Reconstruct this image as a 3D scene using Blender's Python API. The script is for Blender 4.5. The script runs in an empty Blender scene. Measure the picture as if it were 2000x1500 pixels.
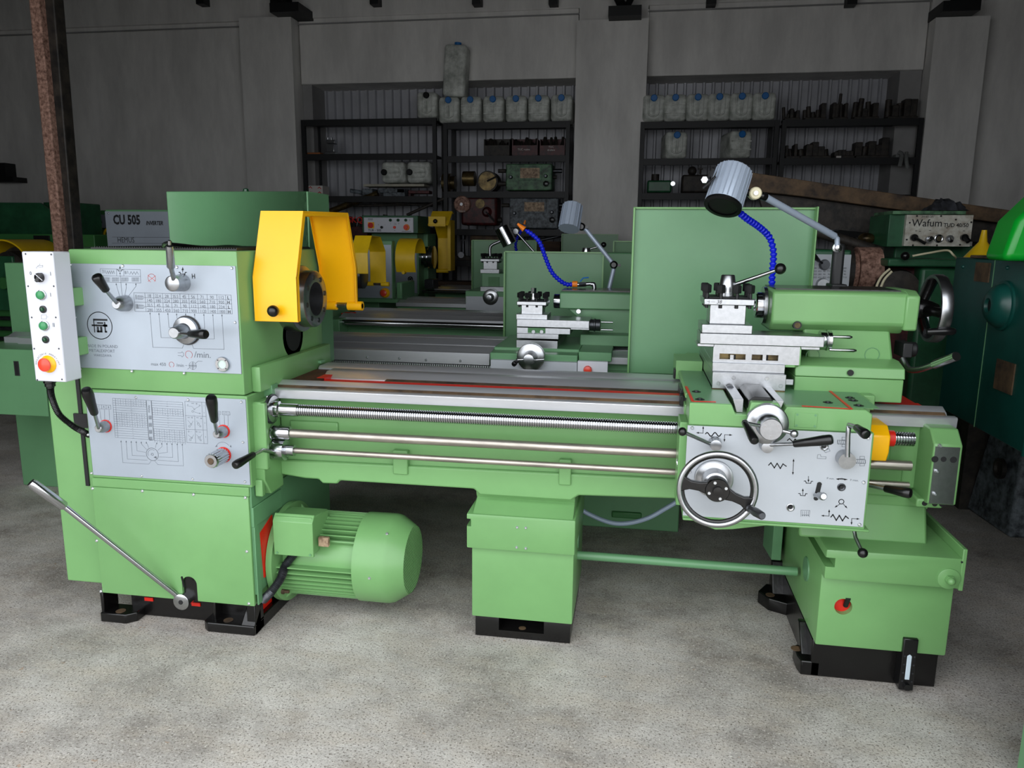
import bpy, bmesh, math, random
from mathutils import Vector, Matrix
random.seed(7)
PI=math.pi
S=bpy.context.scene
# ---------------- camera, world, light, exposure ----------------
YAW,PITCH,ROLL=math.radians(9.2),math.radians(10.8),math.radians(-.55)
FPX=1480.0; CAM=Vector((0,0,1.38))
cy,sy,cp,sp=math.cos(YAW),math.sin(YAW),math.cos(PITCH),math.sin(PITCH)
fw=Vector((-sy*cp,cy*cp,-sp)); r0=Vector((cy,sy,0)); d0=fw.cross(r0)
rt=r0*math.cos(ROLL)+d0*math.sin(ROLL); dn=-r0*math.sin(ROLL)+d0*math.cos(ROLL)
cd=bpy.data.cameras.new('camera'); cam=bpy.data.objects.new('camera',cd); S.collection.objects.link(cam)
cd.sensor_width=36; cd.lens=36*FPX/2000; cd.clip_end=60; cd.clip_start=.02
M3=Matrix((rt,-dn,-fw)).transposed(); cam.matrix_world=Matrix.Translation(CAM)@M3.to_4x4()
S.camera=cam
W=bpy.data.worlds.new('sky'); S.world=W; W.use_nodes=True
bg=W.node_tree.nodes['Background']; bg.inputs[0].default_value=(.93,.96,1,1); bg.inputs[1].default_value=2.7
def area(name,loc,rot,sx,sy_,e,col=(1,1,1),portal=False):
    l=bpy.data.lights.new(name,'AREA'); l.shape='RECTANGLE'; l.size=sx; l.size_y=sy_; l.energy=e; l.color=col
    o=bpy.data.objects.new(name,l); S.collection.objects.link(o); o.location=loc; o.rotation_euler=rot
    if portal: l.cycles.is_portal=True
    return o
# daylight coming in through the open workshop gate behind the camera
area('gate_portal',(-.85,.95,1.5),(math.radians(90),0,0),5.1,3.0,1,(1,1,1),portal=True)
S.view_settings.view_transform='Standard'; S.view_settings.look='None'; S.view_settings.gamma=1
S.view_settings.use_curve_mapping=False
S.view_settings.exposure=0.27
# ---------------- helpers ----------------
def P(px,py,Y):
    v=rt*((px-1000)/FPX)+dn*((py-750)/FPX)+fw; return CAM+v*((Y-CAM.y)/v.y)
def PXX(px,py,X):
    v=rt*((px-1000)/FPX)+dn*((py-750)/FPX)+fw; return CAM+v*((X-CAM.x)/v.x)
def PZZ(px,py,Z):
    v=rt*((px-1000)/FPX)+dn*((py-750)/FPX)+fw; return CAM+v*((Z-CAM.z)/v.z)
def mpp(p): return (Vector(p)-CAM).dot(fw)/FPX          # metres per photo pixel at p
def lin(c):
    return tuple((x/12.92 if x<=.04045 else ((x+.055)/1.055)**2.4) for x in [v/255 for v in c])
MT={}
def mat(name,col,rough=.5,metal=0,var=0,vs=6,bump=0,bs=60,spec=.5,col2=None,em=0,trans=0,alpha=1,coat=0,stretch=None,dist=.002):
    m=bpy.data.materials.new(name); m.use_nodes=True; nt=m.node_tree; b=nt.nodes['Principled BSDF']
    c=lin(col)+(1,); b.inputs['Base Color'].default_value=c; b.inputs['Roughness'].default_value=rough
    b.inputs['Metallic'].default_value=metal; b.inputs['Specular IOR Level'].default_value=spec
    b.inputs['Coat Weight'].default_value=coat; b.inputs['Coat Roughness'].default_value=.12
    if em: b.inputs['Emission Color'].default_value=c; b.inputs['Emission Strength'].default_value=em
    if trans: b.inputs['Transmission Weight'].default_value=trans
    if alpha<1: b.inputs['Alpha'].default_value=alpha
    if var or bump:
        tc=nt.nodes.new('ShaderNodeTexCoord'); mp=nt.nodes.new('ShaderNodeMapping'); nt.links.new(tc.outputs['Object'],mp.inputs[0])
        if stretch: mp.inputs['Scale'].default_value=stretch
    if var:
        n=nt.nodes.new('ShaderNodeTexNoise'); n.inputs['Scale'].default_value=vs; n.inputs['Detail'].default_value=6; n.inputs['Roughness'].default_value=.65
        nt.links.new(mp.outputs[0],n.inputs['Vector'])
        rp=nt.nodes.new('ShaderNodeValToRGB'); e=rp.color_ramp.elements
        c2=lin(col2) if col2 else tuple(x*(1-var) for x in lin(col))
        e[0].position=.36; e[0].color=c2+(1,); e[1].position=.64; e[1].color=tuple(min(1,x*(1+var*.4)) for x in lin(col))+(1,)
        nt.links.new(n.outputs['Fac'],rp.inputs[0]); nt.links.new(rp.outputs[0],b.inputs['Base Color'])
    if bump:
        n2=nt.nodes.new('ShaderNodeTexNoise'); n2.inputs['Scale'].default_value=bs; n2.inputs['Detail'].default_value=4
        nt.links.new(mp.outputs[0],n2.inputs['Vector']); bp=nt.nodes.new('ShaderNodeBump'); bp.inputs['Strength'].default_value=bump; bp.inputs['Distance'].default_value=dist
        nt.links.new(n2.outputs['Fac'],bp.inputs['Height']); nt.links.new(bp.outputs[0],b.inputs['Normal'])
    MT[name]=m; return m
GREEN=mat('green_paint',(112,160,100),.34,var=.07,vs=3,bump=.25,bs=35,dist=.0006)
GREENB=mat('green_paint_cool',(98,146,104),.36,var=.07,vs=3,bump=.2,bs=35,dist=.0006)
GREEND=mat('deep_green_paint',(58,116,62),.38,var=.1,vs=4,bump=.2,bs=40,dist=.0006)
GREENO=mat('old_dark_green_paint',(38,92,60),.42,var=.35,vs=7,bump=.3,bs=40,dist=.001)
TEAL=mat('teal_paint',(16,74,66),.35,var=.25,vs=5,bump=.3,bs=50,dist=.001)
PLATE=mat('grey_plate',(164,173,183),.42,metal=.3,var=.05,vs=4)
PLATED=mat('grey_plate_far',(150,158,168),.45,metal=.2,var=.06,vs=4)
STEEL=mat('ground_steel',(174,176,179),.29,metal=1,var=.10,vs=70,bump=.15,bs=120,dist=.0004)
WAY=mat('ground_way_steel',(206,208,212),.36,metal=.7,var=.14,vs=9,stretch=(.15,1,1),bump=.1,bs=200,dist=.0003)
ROD=mat('dull_steel_rod',(178,172,162),.33,metal=.9,var=.25,vs=12,stretch=(.6,3,3))
CHROME=mat('turned_steel',(182,184,187),.17,metal=1)
DSTEEL=mat('dark_steel',(78,80,84),.35,metal=.8,var=.2,vs=20)
BLACK=mat('black_gloss_paint',(12,11,11),.25,var=.2,vs=20,bump=.5,bs=60,dist=.0012)
BLK=mat('black_plastic',(14,14,15),.28)
MBLK=mat('matt_black_steel',(17,18,20),.55,var=.3,vs=12)
RED=mat('red_paint',(214,32,14),.4,var=.12,vs=12)
REDP=mat('red_plastic',(232,72,52),.3)
YEL=mat('yellow_paint',(250,184,2),.36,var=.04,vs=4,bump=.1,bs=30,dist=.0005)
YELF=mat('yellow_paint_far',(226,186,20),.42,var=.12,vs=6)
ORG=mat('orange_plastic',(240,130,30),.4)
BLUE=mat('blue_plastic',(14,32,205),.32)
CAPB=mat('blue_cap_plastic',(20,105,175),.45)
WHITE=mat('white_plastic',(208,210,218),.4)
WPL=mat('white_plate',(178,183,189),.42,var=.04,vs=5)
CAN=mat('milky_plastic',(218,221,214),.5,var=.22,vs=6,col2=(150,154,146))
INK=mat('black_ink',(16,17,20),.6)
INKG=mat('grey_ink',(92,98,106),.6)
INKR=mat('red_ink',(205,80,70),.6)
INKW=mat('white_ink',(210,210,205),.6)
RUST=mat('rusty_steel',(168,132,116),.75,var=.5,vs=45,col2=(96,66,54),bump=.5,bs=90,dist=.002)
RUSTB=mat('brown_rust',(92,72,50),.7,var=.5,vs=9,col2=(44,34,26),bump=.3,bs=40)
GRIME=mat('grimy_iron',(52,46,40),.6,var=.5,vs=14,col2=(22,20,18),bump=.6,bs=40,dist=.003)
MAROON=mat('maroon_paint',(84,30,32),.5,var=.5,vs=14,col2=(36,16,18))
GRIMG=mat('grimy_green',(86,128,92),.5,var=.45,vs=16,col2=(40,62,46),bump=.5,bs=40,dist=.002)
GRIMP=mat('grimy_grey',(108,116,122),.55,var=.55,vs=22,col2=(40,44,48),bump=.5,bs=40,dist=.002)
TAN=mat('tan_label',(190,165,135),.6,var=.4,vs=30,col2=(110,86,66))
BRONZE=mat('oily_bronze',(108,92,58),.35,metal=.7,var=.4,vs=10,col2=(44,36,24))
CREAM=mat('cream_plastic',(222,214,180),.45)
GREYP=mat('grey_lamp_paint',(158,170,186),.38,metal=.25)
HOSE=mat('clear_grey_hose',(168,184,208),.2,alpha=.85)
WIRE=mat('woven_wire',(34,38,36),.5)
GCAN=mat('green_can_plastic',(6,150,40),.3)
SCREW=mat('zinc_screw',(222,226,230),.25,metal=.85)
BUTG=mat('green_button',(60,140,88),.35)
BUTD=mat('dark_green_lens',(10,62,34),.2)
RAG=mat('dark_rag_cloth',(52,54,60),.9,var=.6,vs=14,col2=(18,18,20))
CARD=mat('white_cardboard',(205,200,194),.8)
WOOD=mat('dark_wood',(70,52,38),.8,var=.4,vs=10,stretch=(.3,3,3))
GLASS=mat('sight_glass',(196,214,206),.1,spec=.8)
LABEL=mat('paper_label',(190,205,215),.6)
def N(v): return Vector(v)
class MB:
    def __init__(s): s.v=[]; s.f=[]; s.sm=[]
    def add(s,vs,fs,sm=False):
        b=len(s.v); s.v+= [Vector(x) for x in vs]; s.f+=[tuple(i+b for i in f) for f in fs]; s.sm+=[sm]*len(fs); return s
    def box(s,x0,x1,y0,y1,z0,z1):
        if x0>x1:x0,x1=x1,x0
        if y0>y1:y0,y1=y1,y0
        if z0>z1:z0,z1=z1,z0
        return s.add([(x0,y0,z0),(x1,y0,z0),(x1,y1,z0),(x0,y1,z0),(x0,y0,z1),(x1,y0,z1),(x1,y1,z1),(x0,y1,z1)],
          [(0,3,2,1),(4,5,6,7),(0,1,5,4),(1,2,6,5),(2,3,7,6),(3,0,4,7)])
    def prism(s,poly,ax,a,b,sm=False):
        def mk(p,t): return {'x':(t,p[0],p[1]),'y':(p[0],t,p[1]),'z':(p[0],p[1],t)}[ax]
        n=len(poly); vs=[mk(p,a) for p in poly]+[mk(p,b) for p in poly]
        s.add(vs,[tuple(range(n))[::-1],tuple(range(n,2*n))]); s.add(vs,[(i,(i+1)%n,n+(i+1)%n,n+i) for i in range(n)],sm); return s
    def frame(s,p0,d):
        d=N(d).normalized(); u=d.orthogonal().normalized()
        if abs(d.z)<.9: u=Vector((0,0,1)).cross(d).normalized()
        return d,u,d.cross(u)
    def rev(s,p0,d,prof,n=24,sm=True,capa=True,capb=True,ph=0,up=None):
        d,u,w=s.frame(p0,d); p0=N(p0)
        if up: w=N(up).normalized(); u=w.cross(d).normalized()
        vs=[];fs=[]
        for t,r in prof:
            for i in range(n):
                a=2*PI*i/n+ph; vs.append(p0+d*t+(u*math.cos(a)+w*math.sin(a))*r)
        for k in range(len(prof)-1):
            for i in range(n):
                j=(i+1)%n; fs.append((k*n+i,k*n+j,(k+1)*n+j,(k+1)*n+i))
        s.add(vs,fs,sm)
        if capa: s.add(vs[:n],[tuple(range(n))[::-1]])
        if capb: s.add(vs[-n:],[tuple(range(n))])
        return s
    def cyl(s,a,b,r,r2=None,n=20,**k):
        a,b=N(a),N(b); return s.rev(a,b-a,[(0,r),((b-a).length,r if r2 is None else r2)],n,**k)
    def hexn(s,a,b,r): return s.cyl(a,b,r,n=6,sm=False)
    def sph(s,c,r,d=(0,0,1),k=1,n=18,m=10):
        pr=[(-math.cos(PI*i/m)*r*k,max(1e-4,math.sin(PI*i/m)*r)) for i in range(m+1)]
        return s.rev(c,d,pr,n)
    def tor(s,c,d,R,r,n=48,m=12,fl=1):
        d,u,w=s.frame(c,d); c=N(c); vs=[];fs=[]
        for i in range(n):
            a=2*PI*i/n; e=u*math.cos(a)+w*math.sin(a)
            for j in range(m):
                b=2*PI*j/m; vs.append(c+e*(R+r*math.cos(b))+d*(r*fl*math.sin(b)))
        for i in range(n):
            for j in range(m):
                fs.append((i*m+j,((i+1)%n)*m+j,((i+1)%n)*m+(j+1)%m,i*m+(j+1)%m))
        return s.add(vs,fs,True)
    def tube(s,pts,r,n=12,rr=None):
        pts=[N(p) for p in pts]; vs=[];fs=[]; d=(pts[1]-pts[0]).normalized(); u=d.orthogonal().normalized()
        for i,p in enumerate(pts):
            t=(pts[min(i+1,len(pts)-1)]-pts[max(i-1,0)]).normalized()
            u=(u-t*u.dot(t)).normalized(); w=t.cross(u); q=rr[i] if rr else r
            for j in range(n):
                a=2*PI*j/n; vs.append(p+(u*math.cos(a)+w*math.sin(a))*q)
        L=len(pts)
        for i in range(L-1):
            for j in range(n): fs.append((i*n+j,i*n+(j+1)%n,(i+1)*n+(j+1)%n,(i+1)*n+j))
        s.add(vs,fs,True); s.add(vs[:n],[tuple(range(n))[::-1]]); s.add(vs[-n:],[tuple(range(n))]); return s
    def line(s,pts,w,Y,closed=False):     # flat print on a plate that faces -Y; pts are (x,z)
        pts=list(pts)+([pts[0]] if closed else [])
        for a,b in zip(pts,pts[1:]):
            dx,dz=b[0]-a[0],b[1]-a[1]; L=math.hypot(dx,dz)
            if L<1e-6: continue
            nx,nz=-dz/L*w/2,dx/L*w/2; ex,ez=dx/L*w/2,dz/L*w/2
            s.add([(a[0]-ex-nx,Y,a[1]-ez-nz),(b[0]+ex-nx,Y,b[1]+ez-nz),(b[0]+ex+nx,Y,b[1]+ez+nz),(a[0]-ex+nx,Y,a[1]-ez+nz)],[(0,1,2,3)])
        return s
    def poly(s,pts,Y): return s.add([(p[0],Y,p[1]) for p in pts],[tuple(range(len(pts)))])
    def xf(s,M,i0=0):
        for i in range(i0,len(s.v)): s.v[i]=M@s.v[i]
        return s
def smooth(pts,k=6):     # Catmull-Rom
    pts=[N(p) for p in pts]; q=[pts[0]*2-pts[1]]+pts+[pts[-1]*2-pts[-2]]; out=[]
    for i in range(1,len(q)-2):
        for j in range(k):
            t=j/k; a,b,c,d=q[i-1],q[i],q[i+1],q[i+2]
            out.append(.5*((2*b)+(c-a)*t+(2*a-5*b+4*c-d)*t*t+(3*b-a-3*c+d)*t**3))
    out.append(pts[-1]); return out
OFF={}
def ob(name,mb,m,parent=None,bev=0,label=None,cat=None,group=None,kind=None,seg=2):
    me=bpy.data.meshes.new(name)
    if parent is not None: off=OFF[parent.name]
    else:
        xs=[v.x for v in mb.v]; ys=[v.y for v in mb.v]; zs=[v.z for v in mb.v]
        off=Vector(((min(xs)+max(xs))/2,(min(ys)+max(ys))/2,min(zs))) if kind!='structure' else Vector()
    me.from_pydata([v-off for v in mb.v],[],mb.f)
    me.polygons.foreach_set('use_smooth',mb.sm); me.materials.append(m)
    bm=bmesh.new(); bm.from_mesh(me); bmesh.ops.remove_doubles(bm,verts=bm.verts,dist=1e-5); bmesh.ops.recalc_face_normals(bm,faces=bm.faces); bm.to_mesh(me); bm.free()
    me.set_sharp_from_angle(angle=math.radians(40))
    o=bpy.data.objects.new(name,me); S.collection.objects.link(o)
    if parent is not None: o.parent=parent
    else: o.location=off
    OFF[o.name]=off
    if bev:
        b=o.modifiers.new('bevel','BEVEL'); b.width=bev; b.segments=seg; b.limit_method='ANGLE'; b.angle_limit=math.radians(35)
    if label: o['label']=label
    if cat: o['category']=cat
    if group: o['group']=group
    if kind: o['kind']=kind
    return o
def thing(name,label,cat,loc,group=None):
    o=bpy.data.objects.new(name,None); S.collection.objects.link(o); o.location=loc; o.empty_display_size=.1
    o['label']=label; o['category']=cat; OFF[o.name]=Vector(loc)
    if group: o['group']=group
    return o
def structure(name,mb,m,**k): return ob(name,mb,m,kind='structure',**k)
def cut(o,mb):      # cut a real hole into a part
    off=OFF[o.name]; me=bpy.data.meshes.new('t'); me.from_pydata([v-off for v in mb.v],[],mb.f)
    bm=bmesh.new(); bm.from_mesh(me); bmesh.ops.remove_doubles(bm,verts=bm.verts,dist=1e-6); bmesh.ops.recalc_face_normals(bm,faces=bm.faces); bm.to_mesh(me); bm.free()
    c=bpy.data.objects.new('t',me); S.collection.objects.link(c); c.matrix_world=o.matrix_world
    if o.parent: c.parent=o.parent
    md=o.modifiers.new('b','BOOLEAN'); md.object=c; md.operation='DIFFERENCE'; md.solver='EXACT'
    bpy.context.view_layer.update(); dg=bpy.context.evaluated_depsgraph_get()
    nm=bpy.data.meshes.new_from_object(o.evaluated_get(dg)); o.modifiers.clear(); o.data=nm
    nm.set_sharp_from_angle(angle=math.radians(40)); bpy.data.objects.remove(c)
def text_mb(s,x,z,h,Y,sx=1,al='CENTER',shear=0,bold=0,rot=0,mb=None,face=None):
    c=bpy.data.curves.new('t','FONT'); c.body=s; c.align_x=al; c.align_y='CENTER'; c.size=h/.72; c.shear=shear; c.offset=bold; c.resolution_u=2
    o=bpy.data.objects.new('t',c); S.collection.objects.link(o); dg=bpy.context.evaluated_depsgraph_get()
    me=o.evaluated_get(dg).to_mesh(); mb=mb or MB()
    R=Matrix.Rotation(rot,4,'Z'); vs=[]
    for v in me.vertices:
        q=R@Vector((v.co.x*sx,v.co.y,0)); q=(x+q.x,Y,z+q.y)
        vs.append(face(q) if face else q)
    mb.add(vs,[tuple(p.vertices) for p in me.polygons])
    o.evaluated_get(dg).to_mesh_clear(); bpy.data.objects.remove(o); bpy.data.curves.remove(c); return mb
def flat(name,mb,m,parent,label=None):     # print: no merging of normals needed
    return ob(name,mb,m,parent,label=label)
def xz(px,py,Y): p=P(px,py,Y); return (p.x,p.z)
def arc(c,r,a0,a1,n=16): return [(c[0]+r*math.cos(math.radians(a0+(a1-a0)*i/n)),c[1]+r*math.sin(math.radians(a0+(a1-a0)*i/n))) for i in range(n+1)]
def ballgrip(mb,a,b,r):   # tapered plastic hand grip
    a,b=N(a),N(b); L=(b-a).length
    return mb.rev(a,b-a,[(0,r*.62),(L*.04,r*.72),(L*.45,r*.86),(L*.75,r*1.02),(L*.93,r*.98),(L*.985,r*.8),(L,r*.5)],20)
def screws(parent,pts,Y,r,m=SCREW,d=.004,name='screw'):
    first=None
    for (x,z) in pts:
        if first is None:
            mb=MB(); mb.rev((0,0,0),(0,-1,0),[(0,r),(d*.5,r*.9),(d,r*.5)],12)
            me=bpy.data.meshes.new(name); me.from_pydata(mb.v,[],mb.f); me.polygons.foreach_set('use_smooth',mb.sm); me.materials.append(m)
        o=bpy.data.objects.new(name,me); S.collection.objects.link(o); o.parent=parent; o.location=Vector((x,Y,z))-OFF[parent.name]; first=o
# ---------------- room ----------------
def floor_mat():
    m=bpy.data.materials.new('rough_concrete'); m.use_nodes=True; nt=m.node_tree; b=nt.nodes['Principled BSDF']; L=nt.links.new
    tc=nt.nodes.new('ShaderNodeTexCoord')
    def noise(sc,det=8,ro=.6,st=None):
        n=nt.nodes.new('ShaderNodeTexNoise'); n.inputs['Scale'].default_value=sc; n.inputs['Detail'].default_value=det; n.inputs['Roughness'].default_value=ro
        if st:
            mp=nt.nodes.new('ShaderNodeMapping'); mp.inputs['Scale'].default_value=st; mp.inputs['Rotation'].default_value=(0,0,.2); L(tc.outputs['Object'],mp.inputs[0]); L(mp.outputs[0],n.inputs[0])
        else: L(tc.outputs['Object'],n.inputs[0])
        return n.outputs['Fac']
    def ramp(f,a,ca,b_,cb):
        r=nt.nodes.new('ShaderNodeValToRGB'); e=r.color_ramp.elements; e[0].position=a; e[0].color=ca; e[1].position=b_; e[1].color=cb; L(f,r.inputs[0]); return r.outputs[0]
    def mix(f,a,b_,t='MIX'):
        x=nt.nodes.new('ShaderNodeMix'); x.data_type='RGBA'; x.blend_type=t
        if isinstance(f,(int,float)): x.inputs[0].default_value=f
        else: L(f,x.inputs[0])
        for i,q in ((6,a),(7,b_)):
            if isinstance(q,tuple): x.inputs[i].default_value=q
            else: L(q,x.inputs[i])
        return x.outputs[2]
    base=ramp(noise(1.6,10,.7),.38,lin((140,134,128))+(1,),.62,lin((206,201,195))+(1,))
    base=mix(ramp(noise(5,8,.7,(1,2.2,1)),.45,(0,0,0,1),.75,(1,1,1,1)),base,lin((186,176,164))+(1,))
    base=mix(ramp(noise(2.3,6,.8),.54,(0,0,0,1),.7,(.6,.6,.6,1)),base,lin((112,100,90))+(1,))
    base=mix(ramp(noise(160,3,.7),.54,(0,0,0,1),.64,(1,1,1,1)),base,lin((96,88,80))+(1,))
    base=mix(ramp(noise(120,2,.6),.3,(.6,.6,.6,1),.42,(0,0,0,1)),base,lin((225,220,212))+(1,))
    base=mix(ramp(noise(14,3,.9),.68,(0,0,0,1),.72,(.5,.5,.5,1)),base,lin((160,120,82))+(1,))
    L(base,b.inputs['Base Color']); b.inputs['Roughness'].default_value=.72; b.inputs['Specular IOR Level'].default_value=.35
    bp=nt.nodes.new('ShaderNodeBump'); bp.inputs['Strength'].default_value=.6; bp.inputs['Distance'].default_value=.004; L(noise(90,5,.7),bp.inputs['Height']); L(bp.outputs[0],b.inputs['Normal'])
    return m
CONC=floor_mat()
PLASTER=mat('white_plaster',(226,224,220),.85,var=.16,vs=2.2,stretch=(1.6,1.6,.45),bump=.25,bs=14,dist=.003)
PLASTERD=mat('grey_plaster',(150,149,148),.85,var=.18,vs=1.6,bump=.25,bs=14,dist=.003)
SHEET=mat('corrugated_sheet',(172,173,178),.5,metal=.2,var=.2,vs=1.5)
CEIL=mat('dark_roof',(46,46,48),.8)
YW=9.3
structure('floor',MB().box(-9,7,-9,YW+.6,-.1,0),CONC)
zb=P(850,155,YW-.25).z; zt=4.9
pil=[(475,575,35),(1121,1261,40),(1800,1915,35)]
px_=[ (P(a,300,YW-.35).x if i else P(a,200,YW-.35).x, P(b,200,YW-.35).x, P(a,h,YW-.35).z) for i,(a,b,h) in enumerate(pil)]
# back wall in bays
structure('wall_back',MB().box(-9,px_[0][0]+.1,YW-.12,YW+.1,0,zt).box(px_[2][1]-.1,7,YW-.12,YW+.1,0,zt).box(px_[0][1],px_[1][0],YW-.14,YW+.45,zb,zt).box(px_[1][1],px_[2][0],YW-.14,YW+.45,zb,zt).box(-5,4,YW+.36,YW+.45,0,zt).box(-9,7,YW-.16,YW,px_[0][2]+.02,zt),PLASTER,bev=.01)
for i,(a,b,h) in enumerate(px_):
    structure('wall_pillar',MB().box(a,b,YW-.35,YW-.17,0,h).box(a+.01,b-.01,YW-.17,YW+.1,0,zt),PLASTER)
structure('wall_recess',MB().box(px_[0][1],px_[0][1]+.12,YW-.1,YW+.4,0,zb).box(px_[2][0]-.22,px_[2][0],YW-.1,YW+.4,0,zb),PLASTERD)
for k,(a,b) in enumerate(((px_[0][1],px_[1][0]),(px_[1][1],px_[2][0]))):
    mb=MB(); x=a; pr=[(a,YW+.32)]
    while x<b:
        pr+=[(x,YW+.32),(x+.008,YW+.28),(x+.03,YW+.28),(x+.042,YW+.32)]; x+=.108
    pr+=[(b,YW+.32)]
    vs=[];n=len(pr)
    for q in pr: vs+= [(q[0],q[1],0),(q[0],q[1],zb+.1)]
    mb.add(vs,[(2*i,2*i+2,2*i+3,2*i+1) for i in range(n-1)])
    structure('wall_sheeting',mb,SHEET)
structure('wall_left',MB().box(-9.1,-9,.9,YW+.1,0,zt),PLASTERD)
structure('wall_right',MB().box(5.2,5.3,.9,YW+.1,0,zt),PLASTERD)
structure('ceiling',MB().box(-9.1,5.3,.9,YW+.1,zt,zt+.1),CEIL)
structure('wall_front',MB().box(-9.1,5.3,.9,1.0,3.0,zt).box(-9.1,-3.4,.9,1.0,0,3.0).box(1.7,5.3,.9,1.0,0,3.0),PLASTERD)  # unseen wall; header and jambs placed to shape the incoming daylight
# roof trusses just touching the upper edge of the view
for i,(x,z) in enumerate(((538,8),(1198,14),(1850,4))):
    p=P(x,z,YW-.5); a=PXX(0,0,p.x-.2)
    mb=MB(); mb.cyl((p.x+.12,YW-.4,p.z-.02),(p.x-.55,YW-2.0,p.z+.9),.05,n=12); mb.cyl((p.x+.12,YW-.4,p.z-.02),(p.x+.7,YW-1.6,p.z+.8),.035,n=12); mb.box(p.x-.05,p.x+.3,YW-.55,YW-.14,p.z-.1,p.z)
    ob('trim_%d'%(i+1),mb,MBLK,kind='structure')
mb=MB()
for x in (390,535,730,930,1080,1390,1665,1900):
    p=P(x,2,YW-.3); mb.box(p.x-.05,p.x+.05,YW-.3,YW-.16,p.z-.03,p.z+.3)
ob('trim_4',mb,MBLK,kind='structure')
mb=MB(); a=P(0,42,YW-.165); b=P(2000,50,YW-.165); mb.box(-8.9,5.1,YW-.168,YW-.158,px_[0][2]-.05,px_[0][2]-.035)
ob('trim_5',mb,PLASTERD,kind='structure')
# ---------------- foreground lathe ----------------
YF=2.278; XL,XR=-1.868,-1.267
LA=thing('lathe','large light green metal lathe in the foreground with pendant box and yellow chuck guard','lathe',(-.4,2.6,0))
hs=ob('headstock',MB().box(XL,-1.265,YF+.004,2.93,.864,1.335).prism([(2.33,.866),(2.93,.866),(2.93,.953),(2.33,.953)],'x',-1.265,-1.232).box(-1.262,-1.25,2.46,2.53,.966,.985),GREEN,LA,bev=.006)
cut(hs,MB().box(-1.30,-1.2,2.455,2.86,.967,1.09)) 
ob('bearing_boss',MB().rev((-1.305,2.66,1.02),(1,0,0),[(0,.1),(.03,.095),(.04,.085)],28),GREEN,LA,label='green round bearing boss on the end of the headstock')
ob('bearing_cap',MB().cyl((-1.27,2.66,1.02),(-1.262,2.66,1.02),.06,n=28),MBLK,LA,label='dark round bearing cap')
# woven wire on the lid
mb=MB().box(XL+.05,-1.29,YF+.05,2.9,1.335,1.341)
for i in range(60):
    x=XL+.06+i*.0087; mb.box(x,x+.003,YF+.055,2.895,1.341,1.344)
ob('vent_mesh',mb,WIRE,LA,label='dark woven wire mesh on top of the headstock')
# headstock plate
zc=[(136,514),(459,520),(470,738),(156,711)]
cs=[xz(a,b,YF) for a,b in zc]; x0=-1.862;x1=-1.2705;z1=1.288;z0=.9365
hp=ob('headstock_plate',MB().box(x0,x1,YF,YF+.004,z0,z1),PLATE,LA,bev=.0008,label='brushed grey plate with speed table')
Yp=YF-.0004
def pz(px,py): return xz(px,py,YF)
def Z5(u,v): return pz(120+u*.18,500+v*.18)      # coordinates read from the plate close-up
screws(hp,[Z5(*q) for q in ((100,95),(668,108),(1850,132),(150,666),(1885,720),(205,1225),(765,1250),(1332,1272),(1255,122))],YF,.0052)
g=MB(); w=.0011
L5=lambda pts,ww=w,mb=g,c=False: mb.line([Z5(*q) for q in pts],ww,Yp,c)
# speed table
for a,b in (((785,398),(1840,424)),((905,452),(1848,476)),((792,500),(1850,520)),((910,548),(1850,572)),((800,600),(1856,628))): L5([a,b])
xs=[785,905,1000,1095,1190,1285,1380,1475,1580,1685,1780,1840]
for i,x in enumerate(xs): L5([(x,398+(x-785)*.0246),(x+14,600+(x-785)*.0265)])
rows=[['18','22.4','28','35.5','45','56','71','90','112','L'],['140','180','224','280','355','450','560','710','900','H'],['35.5','45','56','71','90','112','140','180','224','L'],['280','355','450','560','710','900','1120','1400','1800','H']]
t=MB(); tb=MB()
hh=.0105
for r,row in enumerate(rows):
    for c,s_ in enumerate(row):
        u=(xs[c+1]+xs[c+2])/2+r*3.5; v=430+r*51+(u-785)*.024
        q=Z5(u,v); text_mb(s_,q[0],q[1],hh,Yp,sx=.82 if len(s_)>3 else .95,mb=tb if c==9 else t,bold=.0003 if c==9 else 0)
for (u,v,s_) in ((810,448,'I'),(820,550,'II')): q=Z5(u,v); text_mb(s_,q[0],q[1],.016,Yp,mb=tb,sx=.8)
for (u,v) in ((855,450),(862,550)):
    for k in range(5): L5([(u-25,v-16+k*8),(u+28,v-14+k*8)],.0008)
    L5([(u-28,v-20),(u+26,v-16),(u+42,v),(u+26,v+20),(u-28,v+18)],.0008,c=True)
# selector arrows of the speed table
tips=[962,1058,1155,1250,1348,1445,1545,1643,1742]
paths=[[(962,615),(992,990),(1312,1000),(1328,960)],[(1058,620),(1082,885),(1240,888)],[(1155,620),(1168,775),(1225,778)],[(1250,625),(1254,675)],[(1348,625),(1350,740)],[(1445,628),(1447,680)],[(1545,630),(1555,787),(1500,787)],[(1643,634),(1660,900),(1500,900)],[(1742,636),(1766,1012),(1436,1004),(1418,962)]]
for p_ in paths:
    L5(p_); u,v=p_[0]; g.poly([Z5(u-7,v+16),Z5(u+7,v+16),Z5(u,v-6)],Yp)
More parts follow.
